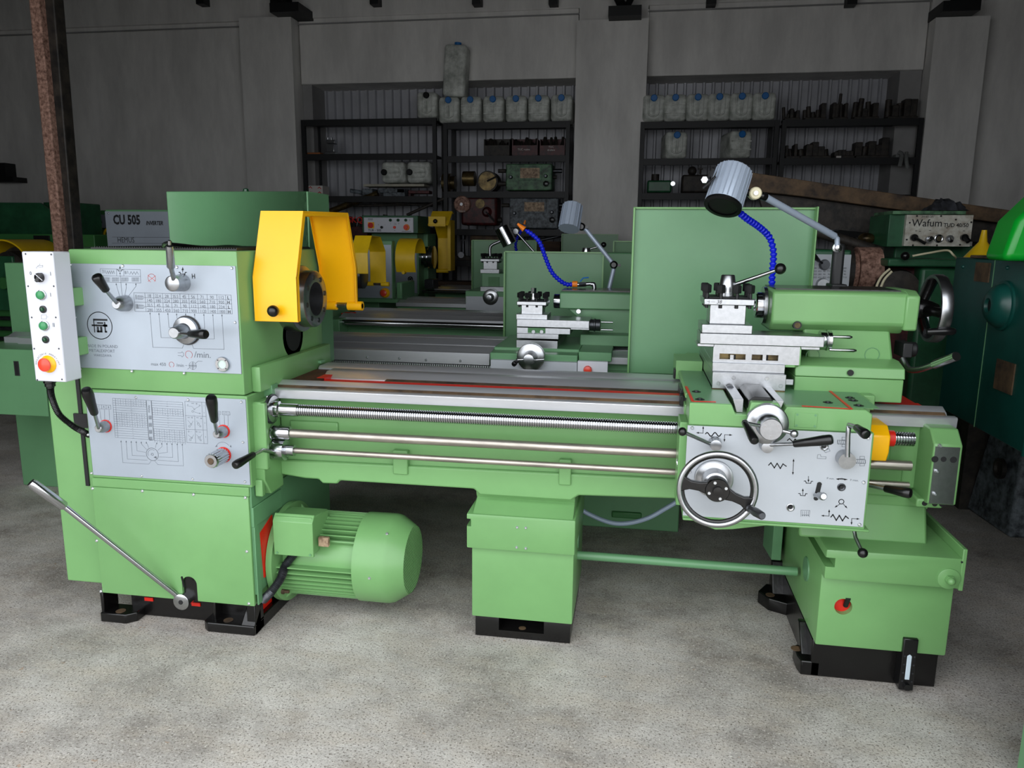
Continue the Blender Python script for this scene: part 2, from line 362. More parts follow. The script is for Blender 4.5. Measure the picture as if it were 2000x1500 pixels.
# lever pictograms
L5([(420,138),(855,148),(862,292),(430,282)],c=True); L5([(422,214),(858,222)]); L5([(598,140),(600,214)]); L5([(676,142),(678,216)])
L5([(490+i*11,160 if i%2 else 192) for i in range(9)]); L5([(740+i*16,170 if i%2 else 200) for i in range(7)])
for u0 in (450,550,650,765):
    for k in range(5): L5([(u0+k*16,236),(u0+10+k*16,236),(u0+10+k*16,274),(u0+k*16,274)],.0008,c=True)
for p_ in ([(595,300),(605,345),(632,435)],[(636,180),(646,300),(660,430)],[(702,300),(704,345),(685,440)],[(808,300),(808,330),(716,450)]):
    L5(p_); u,v=p_[0]; g.poly([Z5(u-8,v+14),Z5(u+8,v+14),Z5(u,v-8)],Yp)
text_mb('7/1',*Z5(464,172),.011,Yp,mb=t,sx=.8); text_mb('8/1',*Z5(708,180),.011,Yp,mb=t,sx=.8)
K=MB()
for (u,v,k) in ((636,150,.7),(1316,178,1)):
    K.poly([Z5(u-13*k,v-24*k),Z5(u+13*k,v-24*k),Z5(u,v-60*k)],Yp); K.line([Z5(u,v-30*k),Z5(u,v-4*k)],.0022*k,Yp)
    K.line([Z5(u-42*k,v),Z5(u-28*k,v),Z5(u-24*k,v+17*k),Z5(u+24*k,v+17*k),Z5(u+28*k,v),Z5(u+42*k,v)],.0026*k,Yp)
text_mb('H',*Z5(1433,222),.0155,Yp,bold=.0004,mb=K,sx=.85)
# maker's roundel
c=Z5(416,755); K.line(arc(c,.0455,0,360,64),.0026,Yp)
def kk(u0,v0,u1,v1): a=Z5(u0,v0); b=Z5(u1,v1); K.poly([(a[0],b[1]),(b[0],b[1]),(b[0],a[1]),(a[0],a[1])],Yp)
for q in ((344,680,500,704),(344,680,368,830),(328,742,500,766),(386,718,455,736),(372,706,386,830),(386,766,410,830),(386,808,440,830),(420,766,448,830),(462,716,486,830),(470,812,498,832),(452,742,498,768)): kk(*q)
for s_,u,v,h in (('MADE IN POLAND',440,980,.0105),('METALEXPORT',440,1030,.0105),('WARSZAWA',448,1080,.0085)): text_mb(s_,*Z5(u,v),h,Yp,mb=t,sx=.98)
text_mb('/min.',*Z5(1530,1075),.021,Yp,mb=t,sx=1.05,shear=.1); text_mb('max 450',*Z5(1053,1175),.0115,Yp,mb=t,sx=1.0); text_mb('/min',*Z5(1288,1187),.0115,Yp,mb=t)
L5([(1345,1188),(1365,1188)]); L5([(1265,1050),(1300,1050),(1310,1040),(1325,1055),(1325,1080),(1310,1096),(1300,1082),(1265,1080)])
g.line(arc(Z5(1425,1190),.013,0,360,24),.0008,Yp)
for k in range(7): L5([(1390+k*11,1160+abs(k-3)*5),(1390+k*11,1222-abs(k-3)*5)],.0006)
L5([(1385,1190),(1465,1192)],.0018); L5([(1425,1150),(1425,1232)],.0018); L5([(1370,1228),(1390,1210)]); L5([(1455,1165),(1485,1140),(1530,1143)])
R5=MB(); R5.line(arc(Z5(1383,1070),.0125,-60,250,24),.0012,Yp); R5.line(arc(Z5(1195,1178),.0088,-60,250,20),.0012,Yp); R5.line(arc(Z5(980,240),.0135,-50,250,24),.0012,Yp)
R5.line([Z5(940,275),Z5(1022,215)],.0012,Yp); R5.line([Z5(938,210),Z5(1022,272)],.0012,Yp)
flat('pictograms',g,INKG,hp); flat('lettering',t,INKG,hp); flat('bold_lettering',tb,INK,hp); flat('emblem',K,INK,hp,label='black roundel emblem and bold marks'); flat('red_marks',R5,INKR,hp)
# levers on the plate
def hub(name,px,py,px1,py1,rpx,tpx,m=STEEL,Y0=None,parent=None,extra=None):
    Y0=YF if Y0 is None else Y0
    a=P(px,py,Y0); b=PXX(px1,py1,a.x); b=Vector((a.x,b.y,a.z)); k=mpp(a)
    mb=MB(); L=(b-a).length; mb.rev(a,b-a,[(0,rpx*k),(L*.55,(rpx*.93)*k),(L*.95,tpx*k),(L,tpx*k*.85)],28)
    return a,b,mb
a,b,mb=hub('h',246,592,226,594,16,9.5); e=P(187,538,2.13); m_=a.lerp(b,.8); st=P(208,568,2.165)
g1=ob('gear_lever',mb.cyl(m_,st,.006,n=14),STEEL,LA,bev=0); ob('grip',ballgrip(MB(),st,e,.0165),BLK,g1)
a,b,mb=hub('h',357,552,335,557,17,15); t0=P(333,500,2.17)
mid=P(334,522,2.185)
g2=ob('range_lever',mb.cyl(a.lerp(b,.7),mid,.0075,n=14),STEEL,LA); ob('grip',MB().rev(mid,P(331,478,2.15)-mid,[(0,.0115),(.003,.0125),(.07,.0118),(.078,.010)],20).cyl(P(331,478,2.15),P(331,470,2.147),.005,n=12),STEEL,g2)
a,b,mb=hub('h',366,645,366,645,27,27); a=P(366,645,YF); k=mpp(a)
mb=MB().rev(a,(0,-1,0),[(0,.0445),(.012,.0445),(.016,.043),(.022,.026),(.075,.019),(.078,.016)],36)
sd=ob('speed_dial',mb,STEEL,LA); c=a+Vector((0,-.062,0)); e=P(403,653,2.17); f=P(370,652,2.19)
ob('dial_lever',MB().cyl(c,f,.0062,n=12),CHROME,sd); ob('grip',ballgrip(MB(),f,e,.0155),BLK,sd)
ob('back_ring',MB().cyl(a,a+Vector((0,-.004,0)),.0485,n=36),BLK,sd)
a=P(436,711,YF); sg=ob('sight_glass',MB().rev(a,(0,-1,0),[(0,.0245),(.007,.0245),(.009,.023),(.009,.0145),(.003,.0145)],32,capb=False),CHROME,LA)
ob('glass',MB().cyl(a+Vector((0,-.003,0)),a+Vector((0,-.005,0)),.0145,n=24),GLASS,sg)
for q in range(4): an=PI/4+q*PI/2; sc=a+Vector((math.cos(an)*.0195,-.009,math.sin(an)*.0195)); ob('screw',MB().cyl(sc,sc+Vector((0,-.0015,0)),.0022,n=8),DSTEEL,sg)
# gearbox / feed box below
fb=ob('feed_box',MB().box(-1.858,-1.258,YF+.004,2.9,.545,.862),GREEN,LA,bev=.004)
fp=ob('feed_plate',MB().box(-1.852,-1.262,YF,YF+.004,.556,.852),PLATE,LA,bev=.0008,label='brushed grey plate with feed and thread tables')
def Z6(u,v): return pz(150+u*.18,740+v*.18)
screws(fp,[Z6(*q) for q in ((643,200),(1209,226),(1785,250),(1804,686),(1826,1115),(1258,1085),(705,1052),(160,1022),(124,605))],YF,.0052)
g=MB(); t=MB()
L6=lambda pts,ww=.0009,c=False: g.line([Z6(*q) for q in pts],ww,Yp,c)
sl=.06
def tbl(u0,v0,u1,v1,rows_,cols,skew=.07):
    for i in range(rows_+1):
        v=v0+(v1-v0)*i/rows_; du=skew*(v-v0); L6([(u0+du,v),(u1+du,v+(u1-u0)*sl)],.0008)
    for c_ in cols: L6([(u0+(u1-u0)*c_,v0+(u1-u0)*c_*sl),(u0+(u1-u0)*c_+skew*(v1-v0),v1+(u1-u0)*c_*sl)],.0008)
tbl(388,210,750,635,17,(0,.08,1)); tbl(756,232,806,660,1,(0,1)); tbl(810,236,1148,668,17,(0,1))
rng=random.Random(3)
def cells(u0,v0,u1,v1,nr,nc,base=(388,210)):
    for i in range(nc+1):
        u=u0+(u1-u0)*i/nc; L6([(u,v0+(u-u0)*sl),(u+.07*(v1-v0),v1+(u-u0)*sl)],.0007)
    for r in range(nr):
        for c_ in range(nc):
            u=u0+(u1-u0)*(c_+.5)/nc+.07*(v1-v0)*(r+.5)/nr; v=v0+(v1-v0)*(r+.5)/nr+(u-u0)*sl
            q=Z6(u,v); text_mb(rng.choice(['0.5','1.25','2','3.5','7','14','28','56','4','11','22','0.8','44']),q[0],q[1],.0029,Yp,mb=t)
cells(418,212,750,287,3,6); cells(430,365,760,510,6,6); cells(818,312,1150,385,3,6); cells(838,540,1168,690,6,6)
for v in (300,325,350,525,550,575,600,630): q=Z6(590+(v-300)*.07,v+12); text_mb(rng.choice(['1:5','1.75','2.5','8']),q[0],q[1],.0029,Yp,mb=t)
for v in (250,272,295,405,430,455,480,512): q=Z6(980+(v-250)*.05,v+2); text_mb(rng.choice(['4','2.5','3.5','0.9']),q[0],q[1],.0029,Yp,mb=t)
L6([(775+(i%2)*18,285+i*9) for i in range(10)],.0012)
for v in (400,480,555,630):
    for k in range(5): L6([(782+k*7+v*.03-12,v),(784+k*7+v*.03-12,v+38)],.0012)
L6([(1172,244),(1395,256),(1422,704),(1195,690)],c=True); L6([(1178,398),(1405,408)]); L6([(1186,545),(1412,556)]); L6([(1355,252),(1380,702)]); L6([(1278,402),(1290,696)])
for u,v,r in ((1258,352,.0033),(1276,330,.0022),(1222,515,.003),(1240,495,.003),(1340,515,.0025),(1320,490,.004),(1232,660,.0035),(1248,640,.0025),(1328,640,.004),(1345,665,.0025),(1300,270,.0022),(1250,420,.002),(1350,428,.002),(1215,570,.0022),(1300,572,.0022)): g.line(arc(Z6(u,v),r,0,360,14),.0007,Yp)
for p_ in ([(1195,292),(1250,300),(1272,325)],[(1282,325),(1340,290)],[(1268,356),(1340,378)],[(1205,450),(1240,490)],[(1245,490),(1262,455)],[(1205,605),(1245,638)],[(1250,638),(1270,605)],[(1298,605),(1325,635)],[(1335,635),(1360,605)],[(1300,455),(1320,485)]): L6(p_,.0007)
for s_,u,v,h in (('mm/',1258,264,.004),('1',1380,292,.0045),('2',1382,368,.0045),('3',1390,480,.0045),('4',1398,630,.0045),('95',1205,282,.0035),('56',1332,286,.0035),('50',1335,374,.0035),('mm/',1215,418,.0035),('mm/',1310,420,.0035),('/"',1240,572,.0035),('/mm',1335,576,.0035),('C',240,302,.007),('A',293,304,.007),('B',345,308,.007),('4',1543,372,.006),('2',1598,374,.006),('1',1640,378,.006)):
    text_mb(s_,*Z6(u,v),h,Yp,mb=t)
L6([(216,280),(368,286),(372,328),(220,324)],c=True); L6([(268,282),(270,326)]); L6([(318,284),(320,328)])
for p_ in ([(248,330),(262,430),(270,450)],[(300,332),(303,450)],[(350,334),(356,440),(340,455)],[(1545,390),(1552,490),(1572,520)],[(1640,395),(1644,500),(1626,530)],[(1600,395),(1604,500)]): L6(p_)
L6([(1512,352),(1560,354),(1562,388),(1514,386)],c=True); L6([(1578,354),(1660,358),(1662,392),(1580,388)],c=True); L6([(1618,356),(1620,390)])
paths=[[(480,670),(500,908),(782,925),(808,890)],[(536,672),(550,870),(768,882)],[(591,675),(602,830),(750,838)],[(645,678),(655,780),(748,798)],[(700,682),(705,710),(758,768)],[(755,684),(780,745)],[(868,690),(852,748)],[(922,694),(925,735),(880,775)],[(978,696),(984,798),(893,808)],[(1033,698),(1042,852),(895,848)],[(1090,700),(1102,898),(880,882)],[(1145,704),(1158,944),(880,930),(845,890)]]
for p_ in paths:
    L6(p_); u,v=p_[0]; g.poly([Z6(u-7,v+16),Z6(u+7,v+16),Z6(u,v-4)],Yp)
g.line(arc(Z6(820,818),.0225,0,360,40),.0014,Yp); g.line(arc(Z6(820,818),.0165,60,200,20),.0009,Yp); g.line(arc(Z6(820,818),.004,0,360,16),.001,Yp); g.poly([Z6(832,850),Z6(862,838),Z6(870,868)],Yp)
g.line(arc(Z6(1588,770),.027,35,145,20),.0009,Yp)
for p_ in ([(1500,738),(1520,715),(1526,735)],[(1660,735),(1672,715),(1680,745)]): g.poly([Z6(*q) for q in p_],Yp)
flat('tables',g,INKG,fp); flat('lettering',t,INKG,fp)
for (hx,hy,hx1,hy1,sx_,sy_,ex,ey) in ((207,832,191,839,185,808,168,760),(437,842,422,850,419,822,412,775)):
    a,b,mb=hub('h',hx,hy,hx1,hy1,11.5,7.5); s1=P(sx_,sy_,2.175); e=P(ex,ey,2.12)
    lv=ob('selector_lever',mb.cyl(a.lerp(b,.85),s1,.006,n=12),STEEL,LA); ob('grip',ballgrip(MB(),s1,e,.0175),BLK,lv); ob('red_ring',MB().cyl(a,a+Vector((0,-.003,0)),.0225,n=24),RED,lv)
a=P(437,888,YF); b=PXX(411,896,a.x); b.x=a.x;b.z=a.z; L=(b-a).length; mb=MB(); vs=[];n=72
mb.rev(a,b-a,[(.004,.0235),(L-.003,.0235),(L,.0215),(L,.0115),(L-.03,.0115)],40,capb=True)
for i in range(18):
    an=2*PI*i/18; u=Vector((math.cos(an),0,math.sin(an)))
    mb.cyl(a+u*.0232+Vector((0,-.008,0)),a+u*.0232+Vector((0,-L+.008,0)),.0026,n=6)
kn=ob('knurled_knob',mb,CHROME,LA); ob('socket_hole',MB().cyl(b+Vector((0,.02,0)),b+Vector((0,-.0006,0)),.0108,n=20),RUSTB,kn); ob('red_ring',MB().cyl(a,a+Vector((0,-.004,0)),.027,n=28),RED,kn)
# lower front cover
lc=ob('front_cover',MB().box(-1.862,-1.272,YF,YF+.012,.112,.512),GREEN,LA,bev=.003)
hr_=(P(385,1150,YF).x-P(356,1150,YF).x)/2; hx_=P(370.5,1150,YF).x; hz_=P(370,1141,YF).z
cut(lc,MB().prism([(hx_-hr_,.09)]+[(hx_-hr_*math.cos(PI*i/14),hz_+hr_*math.sin(PI*i/14)) for i in range(15)]+[(hx_+hr_,.09)],'y',YF-.05,YF+.05))
ob('cabinet',MB().box(-1.858,-1.276,YF+.012,2.93,.11,.545).box(-1.862,-1.270,YF+.002,YF+.02,.512,.545),GREEN,LA,bev=.003)
def ptz(a,b): return pz(a,b)
screws(lc,[pz(*q) for q in ((181,954),(278,959),(378,966),(479,972),(189,1056),(197,1155),(482,1077),(486,1179))],YF,.006)
ob('lever_recess',MB().box(hx_-.05,hx_+.05,YF+.0105,YF+.0125,.112,.20),BLACK,LA,label='black recess behind the lever hub')
# right side of the cabinet: sheet, frame, red opening
ob('side_panel',MB().box(-1.276,-1.266,YF+.01,2.42,.47,.545).box(-1.276,-1.262,YF+.01,2.50,.40,.47).box(-1.277,-1.268,YF+.012,2.95,.15,.5).box(-1.268,-1.262,YF+.012,2.32,.112,.4),GREENB,LA,bev=.002)
ob('red_opening',MB().prism([(2.335,.362),(2.425,.395),(2.42,.2),(2.345,.19)],'x',-1.268,-1.264),RED,LA,label='red opening beside the motor flange')
screws2=MB()
# base casting
zt_=.118
def foot(mb,x0,x1,y0,z=.04): mb.prism([(x0,y0),(x1,y0),(x1,y0+.12),(x0,y0+.12)],'z',0,z)
mb=MB().box(-1.80,-1.30,2.345,2.95,0,.12).box(-1.31,-1.277,2.29,2.95,.0,.045).box(-1.31,-1.277,2.29,2.33,0,.115).box(-1.31,-1.277,2.60,2.66,0,.115)
mb.prism([(-1.875,2.273),(-1.775,2.273),(-1.745,2.30),(-1.745,2.35),(-1.875,2.35)],'z',0,.036).box(-1.875,-1.862,2.28,2.36,.03,.115)
mb.prism([(-1.455,2.275),(-1.277,2.275),(-1.277,2.35),(-1.475,2.35),(-1.475,2.29)],'z',0,.036).prism([(2.275,.03),(2.35,.03),(2.35,.115),(2.33,.09)],'x',-1.33,-1.277).box(-1.445,-1.435,2.30,2.35,.03,.115)
bs_=ob('base_casting',mb,BLACK,LA,bev=.004)
for px,py in ((236,1193),(446,1211)):
    c=PZZ(px,py,.037); ob('bolt_hole',MB().cyl((c.x,c.y,.0365),(c.x,c.y,.0375),.017,n=20),RUSTB,bs_)
for px,py in ((291,1171),(383,1181)): c=P(px,py,2.343); ob('red_patch',MB().box(c.x-.017,c.x+.017,2.341,2.346,c.z-.005,c.z+.008),RED,bs_)
ob('red_inner',MB().box(-1.30,-1.297,2.35,2.45,.03,.09),RED,bs_)
# end cover at the far left
ob('end_cover',MB().box(-2.035,-1.878,2.32,2.93,.125,1.322),GREEN,LA,bev=.004)
ob('gap_shade_strip',MB().box(-1.916,-1.902,2.315,2.33,.50,.935),MBLK,LA,label='black strip standing in for the dark gap between end cover and gearbox')  # black strip set over the joint to imitate the gap's shade
ob('cable_cutout',MB().box(-1.935,-1.878,2.312,2.322,.715,.765),MBLK,LA)
# brake lever
a=P(370,1165,YF-.0); hb=P(370,1163,YF+.04); h1=PXX(353,1172,hb.x); h1.x=hb.x; h1.z=hb.z; k=mpp(h1)
bl=ob('brake_lever',MB().rev(hb,h1-hb,[(0,.0255),((h1-hb).length*.6,.027),((h1-hb).length,.0295),((h1-hb).length+.001,.028)],40),CHROME,LA)
s0=P(346,1163,h1.y+.01); s1=P(127,990,2.09); s2=P(60,942,2.03)
ob('lever_rod',MB().cyl(s0,s1,.0092,n=18),CHROME,bl); ob('lever_sleeve',MB().rev(s1,s2-s1,[(0,.011),(.006,.0155),((s2-s1).length-.01,.0165),((s2-s1).length,.013)],24),CHROME,bl); ob('hub_bore',MB().cyl(h1+Vector((0,.01,0)),h1+Vector((0,-.0022,0)),.0085,n=16),MBLK,bl)
ob('pin',MB().cyl(P(355,1127,2.24),P(360,1146,2.26),.0035,n=8),MBLK,bl)
# pendant control box
Yc=2.15; b0=P(45,491,Yc); b1=P(104,492,Yc); b2=P(127,744,Yc); b3=P(66,747,Yc)
zT=b0.z; zB=(b2.z+b3.z)/2; xA=(b0.x+b3.x)/2; xB=(b1.x+b2.x)/2
cb=ob('control_box',MB().box(xA,xB,Yc,Yc+.075,zB,zT),WHITE,LA,bev=.004,label='white pendant box with green buttons and a red emergency stop')
def wz(px,py): return xz(px,py,Yc)
screws(cb,[wz(*q) for q in ((50,496),(100,497),(55,559),(105,559),(62,620),(109,620),(67,681),(115,681),(73,742),(121,741))],Yc,.003,m=DSTEEL,d=.0015)
def btn(px,py,rp,m,ring,name,d=.008,rr=1.2,lab=None):
    c=P(px,py,Yc); k=mpp(c); o=ob(name,MB().rev(c,(0,-1,0),[(0,rp*k*rr),(.004,rp*k*rr),(.005,rp*k*1.02)],28),ring,cb,label=lab); ob('button_cap',MB().rev(c+Vector((0,-.004,0)),(0,-1,0),[(0,rp*k),(d,rp*k*.97),(d+.003,rp*k*.7),(d+.004,.0005)],24),m,o); return o
s_=btn(79,542,9,BLK,BLK,'selector_switch',.006,1.0); c=P(78,541,Yc-.014); ob('pointer',MB().line([(c.x-.011,c.z+.009),(c.x+.012,c.z-.010)],.0022,Yc-.0205),WHITE,s_); ob('knob_bar',MB().box(-.004,.004,-.011,0,-.016,.016).xf(Matrix.Translation(P(79,542,Yc-.0095))@Matrix.Rotation(-.86+PI/2+PI,4,'Y')),BLK,s_)
btn(82,576,8.2,BUTG,CHROME,'push_button'); btn(88,636,8.2,BUTG,CHROME,'push_button'); btn(85,604,4.5,BUTD,BLK,'indicator_lamp',.003,1.6); btn(90,663,4.5,BUTD,BLK,'indicator_lamp',.003,1.6)
c=P(95,711,Yc); k=mpp(c); em=ob('emergency_stop',MB().rev(c,(0,-1,0),[(0,17*k),(.003,17*k),(.009,13*k),(.015,9*k)],36),YEL,cb); ob('button_cap',MB().rev(c+Vector((0,-.014,0)),(0,-1,0),[(0,9*k),(.003,13*k),(.007,13*k),(.011,10*k),(.012,.001)],32),REDP,em)
t=MB(); Ycp=Yc-.0004
for s_,px,py,h in (('0',60,534,.011),('I',99,535,.012),('I',99,576,.012),('II',105,635,.013)): text_mb(s_,*wz(px,py),h,Ycp,mb=t,bold=.0003)
txt='WYŁĄCZNIK AWARYJNY'
cc=wz(94,716)
for i,ch in enumerate(txt):
    an=math.radians(168-i*156/(len(txt)-1)); text_mb(ch,cc[0]+.0425*math.cos(an),cc[1]+.0425*math.sin(an),.0062,Ycp,rot=an-PI/2,mb=t)
def W1(u,v): return wz(u*.17,370+v*.17)
t.line([W1(*q) for q in ((428,888),(445,872),(480,876),(492,870),(492,892),(462,894),(430,884))],.0008,Ycp); t.line([W1(455,872),W1(455,858),W1(462,858)],.0008,Ycp)
for z_ in (895,905): t.line([W1(415,z_),W1(428,z_)],.0008,Ycp)
t.line([wz(*q) for q in ((81,615),(91,615),(91,623),(81,623))],.0008,Ycp,True); t.line([wz(91,619),wz(95,619)],.0008,Ycp)
flat('lettering',t,INKG,cb)
ob('bracket',MB().box(xB-.01,-1.875,Yc+.03,2.33,P(112,560,YF).z-.0,P(112,595,YF).z).box(xB-.01,-1.868,Yc+.03,2.33,.985,1.045),GREEN,LA,bev=.004,label='green box bracket behind the pendant')
gl=P(98,752,Yc+.037); cn=smooth([gl+Vector((0,0,0)),P(101,775,2.2),P(115,808,2.22),P(140,830,2.24),P(160,842,2.27),P(175,850,2.33)],8)
rr=[.0085+(.0022 if i%2 else 0) for i in range(len(cn)*3)]
cnd=[]; 
for i in range(len(cn)-1):
    for j in range(3): cnd.append(N(cn[i]).lerp(N(cn[i+1]),j/3))
cdt=ob('conduit',MB().tube(cnd,.009,12,rr=[.0085+(.0026 if i%2 else 0) for i in range(len(cnd))]),BLK,LA)
ob('cable_gland',MB().rev(gl+Vector((0,0,.02)),(0,0,-1),[(0,.019),(.012,.019),(.014,.016),(.024,.016),(.026,.012),(.03,.012)],16),BLK,cdt)
# electrical cabinet behind the headstock
ec=ob('electrical_cabinet',MB().box(-1.98,-1.352,3.02,3.24,.83,1.566).box(-1.352,-1.345,3.02,3.24,.83,1.566),GREENB,LA,bev=.004)
a=P(480,368,3.12); ob('indicator_lamp',MB().cyl((a.x,3.12,1.566),(a.x,3.12,1.574),.014,n=16).rev((a.x,3.12,1.573),(0,0,1),[(0,.011),(.008,.011),(.012,.004)],16),BUTD,ec)
ob('pipe',MB().cyl(P(610,630,2.97),P(614,673,2.97),.006,n=10),DSTEEL,LA)
cab=smooth([P(333,473,2.22),P(322,476,2.24),P(320,481,2.3),P(335,477,2.35),P(400,483,2.5),P(450,481,2.7),P(500,486,2.95)],6)
ob('cable',MB().tube(cab,.0055,8),BLK,LA); ob('cable',MB().tube(smooth([P(624,625,2.95),P(626,660,2.95),P(620,700,2.95)],5),.005,8),BLK,LA)
# spindle nose
sc_=P(610,585,2.655)
spx=-1.265; S_=Vector((spx,2.645,1.158))
nose=ob('spindle_nose',MB().rev(S_,(1,0,0),[(0,.122),(.05,.122),(.055,.12),(.058,.105),(.10,.103),(.104,.098),(.104,.062),(.0,.062)],56,capb=False),STEEL,LA)
ob('spindle_bore',MB().cyl(S_+Vector((.01,0,0)),S_+Vector((.03,0,0)),.0615,n=40),MBLK,nose)
for i in range(8):
    an=2*PI*i/8+.2; c=S_+Vector((.104,math.cos(an)*.081,math.sin(an)*.081)); ob('cam_stud',MB().cyl(c,c+Vector((.0015,0,0)),.0095,n=14),DSTEEL,nose)
# yellow chuck guard : bent sheet hood
gp=[(2.353,P(540,628,2.353).z),(2.353,P(535,540,2.353).z),(2.353+.075,P(560,412,2.43).z),(2.83,P(675,415,2.80).z),(2.905,P(697,520,2.9).z),(2.905,P(706,592,2.905).z)]
gxa=P(498,627,2.353).x; gxb=P(583,630,2.353).x
outer=gp; T=.006
cenY,cenZ=2.63,1.15
inner=[(y+(cenY-y)*T/abs(cenY-y+1e-9)*(1 if abs(y-cenY)>.1 else 0),z) for y,z in gp]
inner=[(gp[0][0]+T,gp[0][1]),(gp[1][0]+T,gp[1][1]-.001),(gp[2][0]+T*.7,gp[2][1]-T),(gp[3][0]-T*.7,gp[3][1]-T),(gp[4][0]-T,gp[4][1]-.001),(gp[5][0]-T,gp[5][1])]
mb=MB().prism(outer+inner[::-1],'x',gxa,gxb)
def lipped(x): # folded edge flange
    fl=[(cenY+(y-cenY)*.93,cenZ+(z-cenZ)*.95) for y,z in gp]; fl[0]=(fl[0][0],gp[0][1]); fl[5]=(fl[5][0],gp[5][1])
    return gp+fl[::-1]
mb.prism(lipped(0),'x',gxa,gxa+.004).prism(lipped(0),'x',gxb-.004,gxb); 
cg=ob('chuck_guard',mb,YEL,LA,bev=.004,label='yellow bent-sheet chuck guard')
a=P(541,606,2.353); ob('knob',MB().cyl(a,a+Vector((0,-.014,0)),.008,n=12).sph(a+Vector((0,-.028,0)),.0195),BLK,cg)
hy,hz=2.905,P(680,597,2.905).z
hx0=P(633,595,2.905).x; hx1=P(708,598,2.905).x
ob('hinge_sleeve',MB().cyl((hx0,hy,hz),(hx0+.055,hy,hz),.0185,n=20).cyl((hx1-.06,hy,hz),(hx1,hy,hz),.0185,n=20),YEL,cg)
ob('hinge_pin',MB().cyl((hx0,hy,hz),(hx1,hy,hz),.0105,n=16),CHROME,cg)
ob('hinge_bracket',MB().prism([(2.86,hz+.03),(2.90,hz+.03),(2.92,hz-.045),(2.885,hz-.06),(2.865,hz-.02)],'x',hx0-.045,hx0-.005),YEL,cg,bev=.004)
# ---------------- motor ----------------
my,mz=2.535,P(545,1072,2.535).z
mz=(P(765,1010,2.535).z+P(765,1166,2.535).z)/2; mr=(P(765,1010,2.535).z-P(765,1166,2.535).z)/2*1.0
X0=-1.262; xf0=P(555,1000,2.535).x
xm=lambda px,py=1085: P(px,py,my).x
M_=Vector((0,my,mz)); v=lambda x:Vector((x,my,mz))
mo=ob('motor',MB().rev(v(X0+.03),(1,0,0),[(0,mr*.72),(.05,mr*.80),(xm(716)-X0-.03,mr*.80)],40).rev(v(X0),(1,0,0),[(0,mr*1.17),(.022,mr*1.17),(.024,mr*1.1),(.03,mr*.74)],48),GREEN,LA,label='green finned electric motor')
x1,x2=xm(560),xm(722)
for k in range(8):
    an=2*PI*k/8+.3; u=Vector((0,math.cos(an),math.sin(an))); c=v(X0+.024)
    mb=MB(); t_=Vector((0,-math.sin(an),math.cos(an)))*.006
    a=c+u*mr*.7;b=c+u*mr*1.1;d=c+Vector((.055,0,0))+u*mr*.75
    mb.add([a-t_,b-t_,d-t_,a+t_,b+t_,d+t_],[(0,1,2),(3,5,4),(0,3,4,1),(1,4,5,2),(2,5,3,0)]); ob('gusset',mb,GREEN,mo)
for k in range(4):
    an=2*PI*k/4+.75; c=v(X0+.02)+Vector((0,math.cos(an),math.sin(an)))*mr*1.03
    ob('bolt',MB().hexn(c,c+Vector((.014,0,0)),.010).cyl(c+Vector((.014,0,0)),c+Vector((.032,0,0)),.006,n=10),RUSTB,mo)
for k in range(46):
    an=2*PI*k/46
    dy,dz=math.cos(an),math.sin(an)
    if dy<-.3 and .10<dz<.62: continue      # flat side that carries terminal box and nameplate
    xs_=x1+(.0 if dz<.1 or dy>0 else .10)
    u=Vector((0,dy,dz)); t_=Vector((0,-dz,dy))*.0022; r1,r2=mr*.78,mr*(.995)
    a=v(xs_)+u*r1; b=v(xs_+.02)+u*r2; c=v(x2+.004)+u*r2; d=v(x2+.004)+u*r1
    ob('cooling_fin',MB().add([a-t_,b-t_,c-t_,d-t_,a+t_,b+t_,c+t_,d+t_],[(0,1,2,3),(7,6,5,4),(0,4,5,1),(1,5,6,2),(2,6,7,3),(3,7,4,0)]),GREEN,mo)
x3=xm(775); x4=xm(802)
cw=ob('fan_cowl',MB().rev(v(x2-.01),(1,0,0),[(0,mr*.99),(0,mr*1.03),(x3-x2,mr*1.03),(x3-x2+.02,mr*1.0),(x4-x2+.02,mr*.78)],56,capb=False),GREEN,mo)
gr=v(x4+.010); ob('fan_grille_back',MB().cyl(gr-Vector((.006,0,0)),gr-Vector((.004,0,0)),mr*.775,n=40),MBLK,cw)
mb=MB()
R_=mr*.77; n=15
for s_ in (1,-1):
    for i in range(-n,n+1):
        t0=i/n*R_; h=math.sqrt(max(0,R_*R_-t0*t0)); ca,sa=math.cos(PI/4*s_+.0),math.sin(PI/4*s_)
        if h<.004: continue
        p=[(ca*a_-sa*t0, sa*a_+ca*t0) for a_ in (-h,h)]
        q=[gr+Vector((0,a_[0],a_[1])) for a_ in p]; d_=(q[1]-q[0]).normalized().cross(Vector((1,0,0)))*.0014; e_=Vector((.0015,0,0))
        mb.add([q[0]-d_,q[0]+d_,q[1]+d_,q[1]-d_,q[0]-d_-e_,q[0]+d_-e_,q[1]+d_-e_,q[1]-d_-e_],[(0,1,2,3),(0,4,5,1),(2,6,7,3),(0,3,7,4),(1,5,6,2)])
ob('fan_grille',mb,GREEN,cw,kind='stuff')
for px,py in ((722,1126),(743,1012)):
    d=P(px,py,my-mr*.95); u=Vector((0,d.y-my,d.z-mz)).normalized(); c=v(P(px,py,my-mr).x)+u*mr*1.03; ob('screw',MB().rev(c,u,[(0,.006),(.003,.004)],10),SCREW,cw)
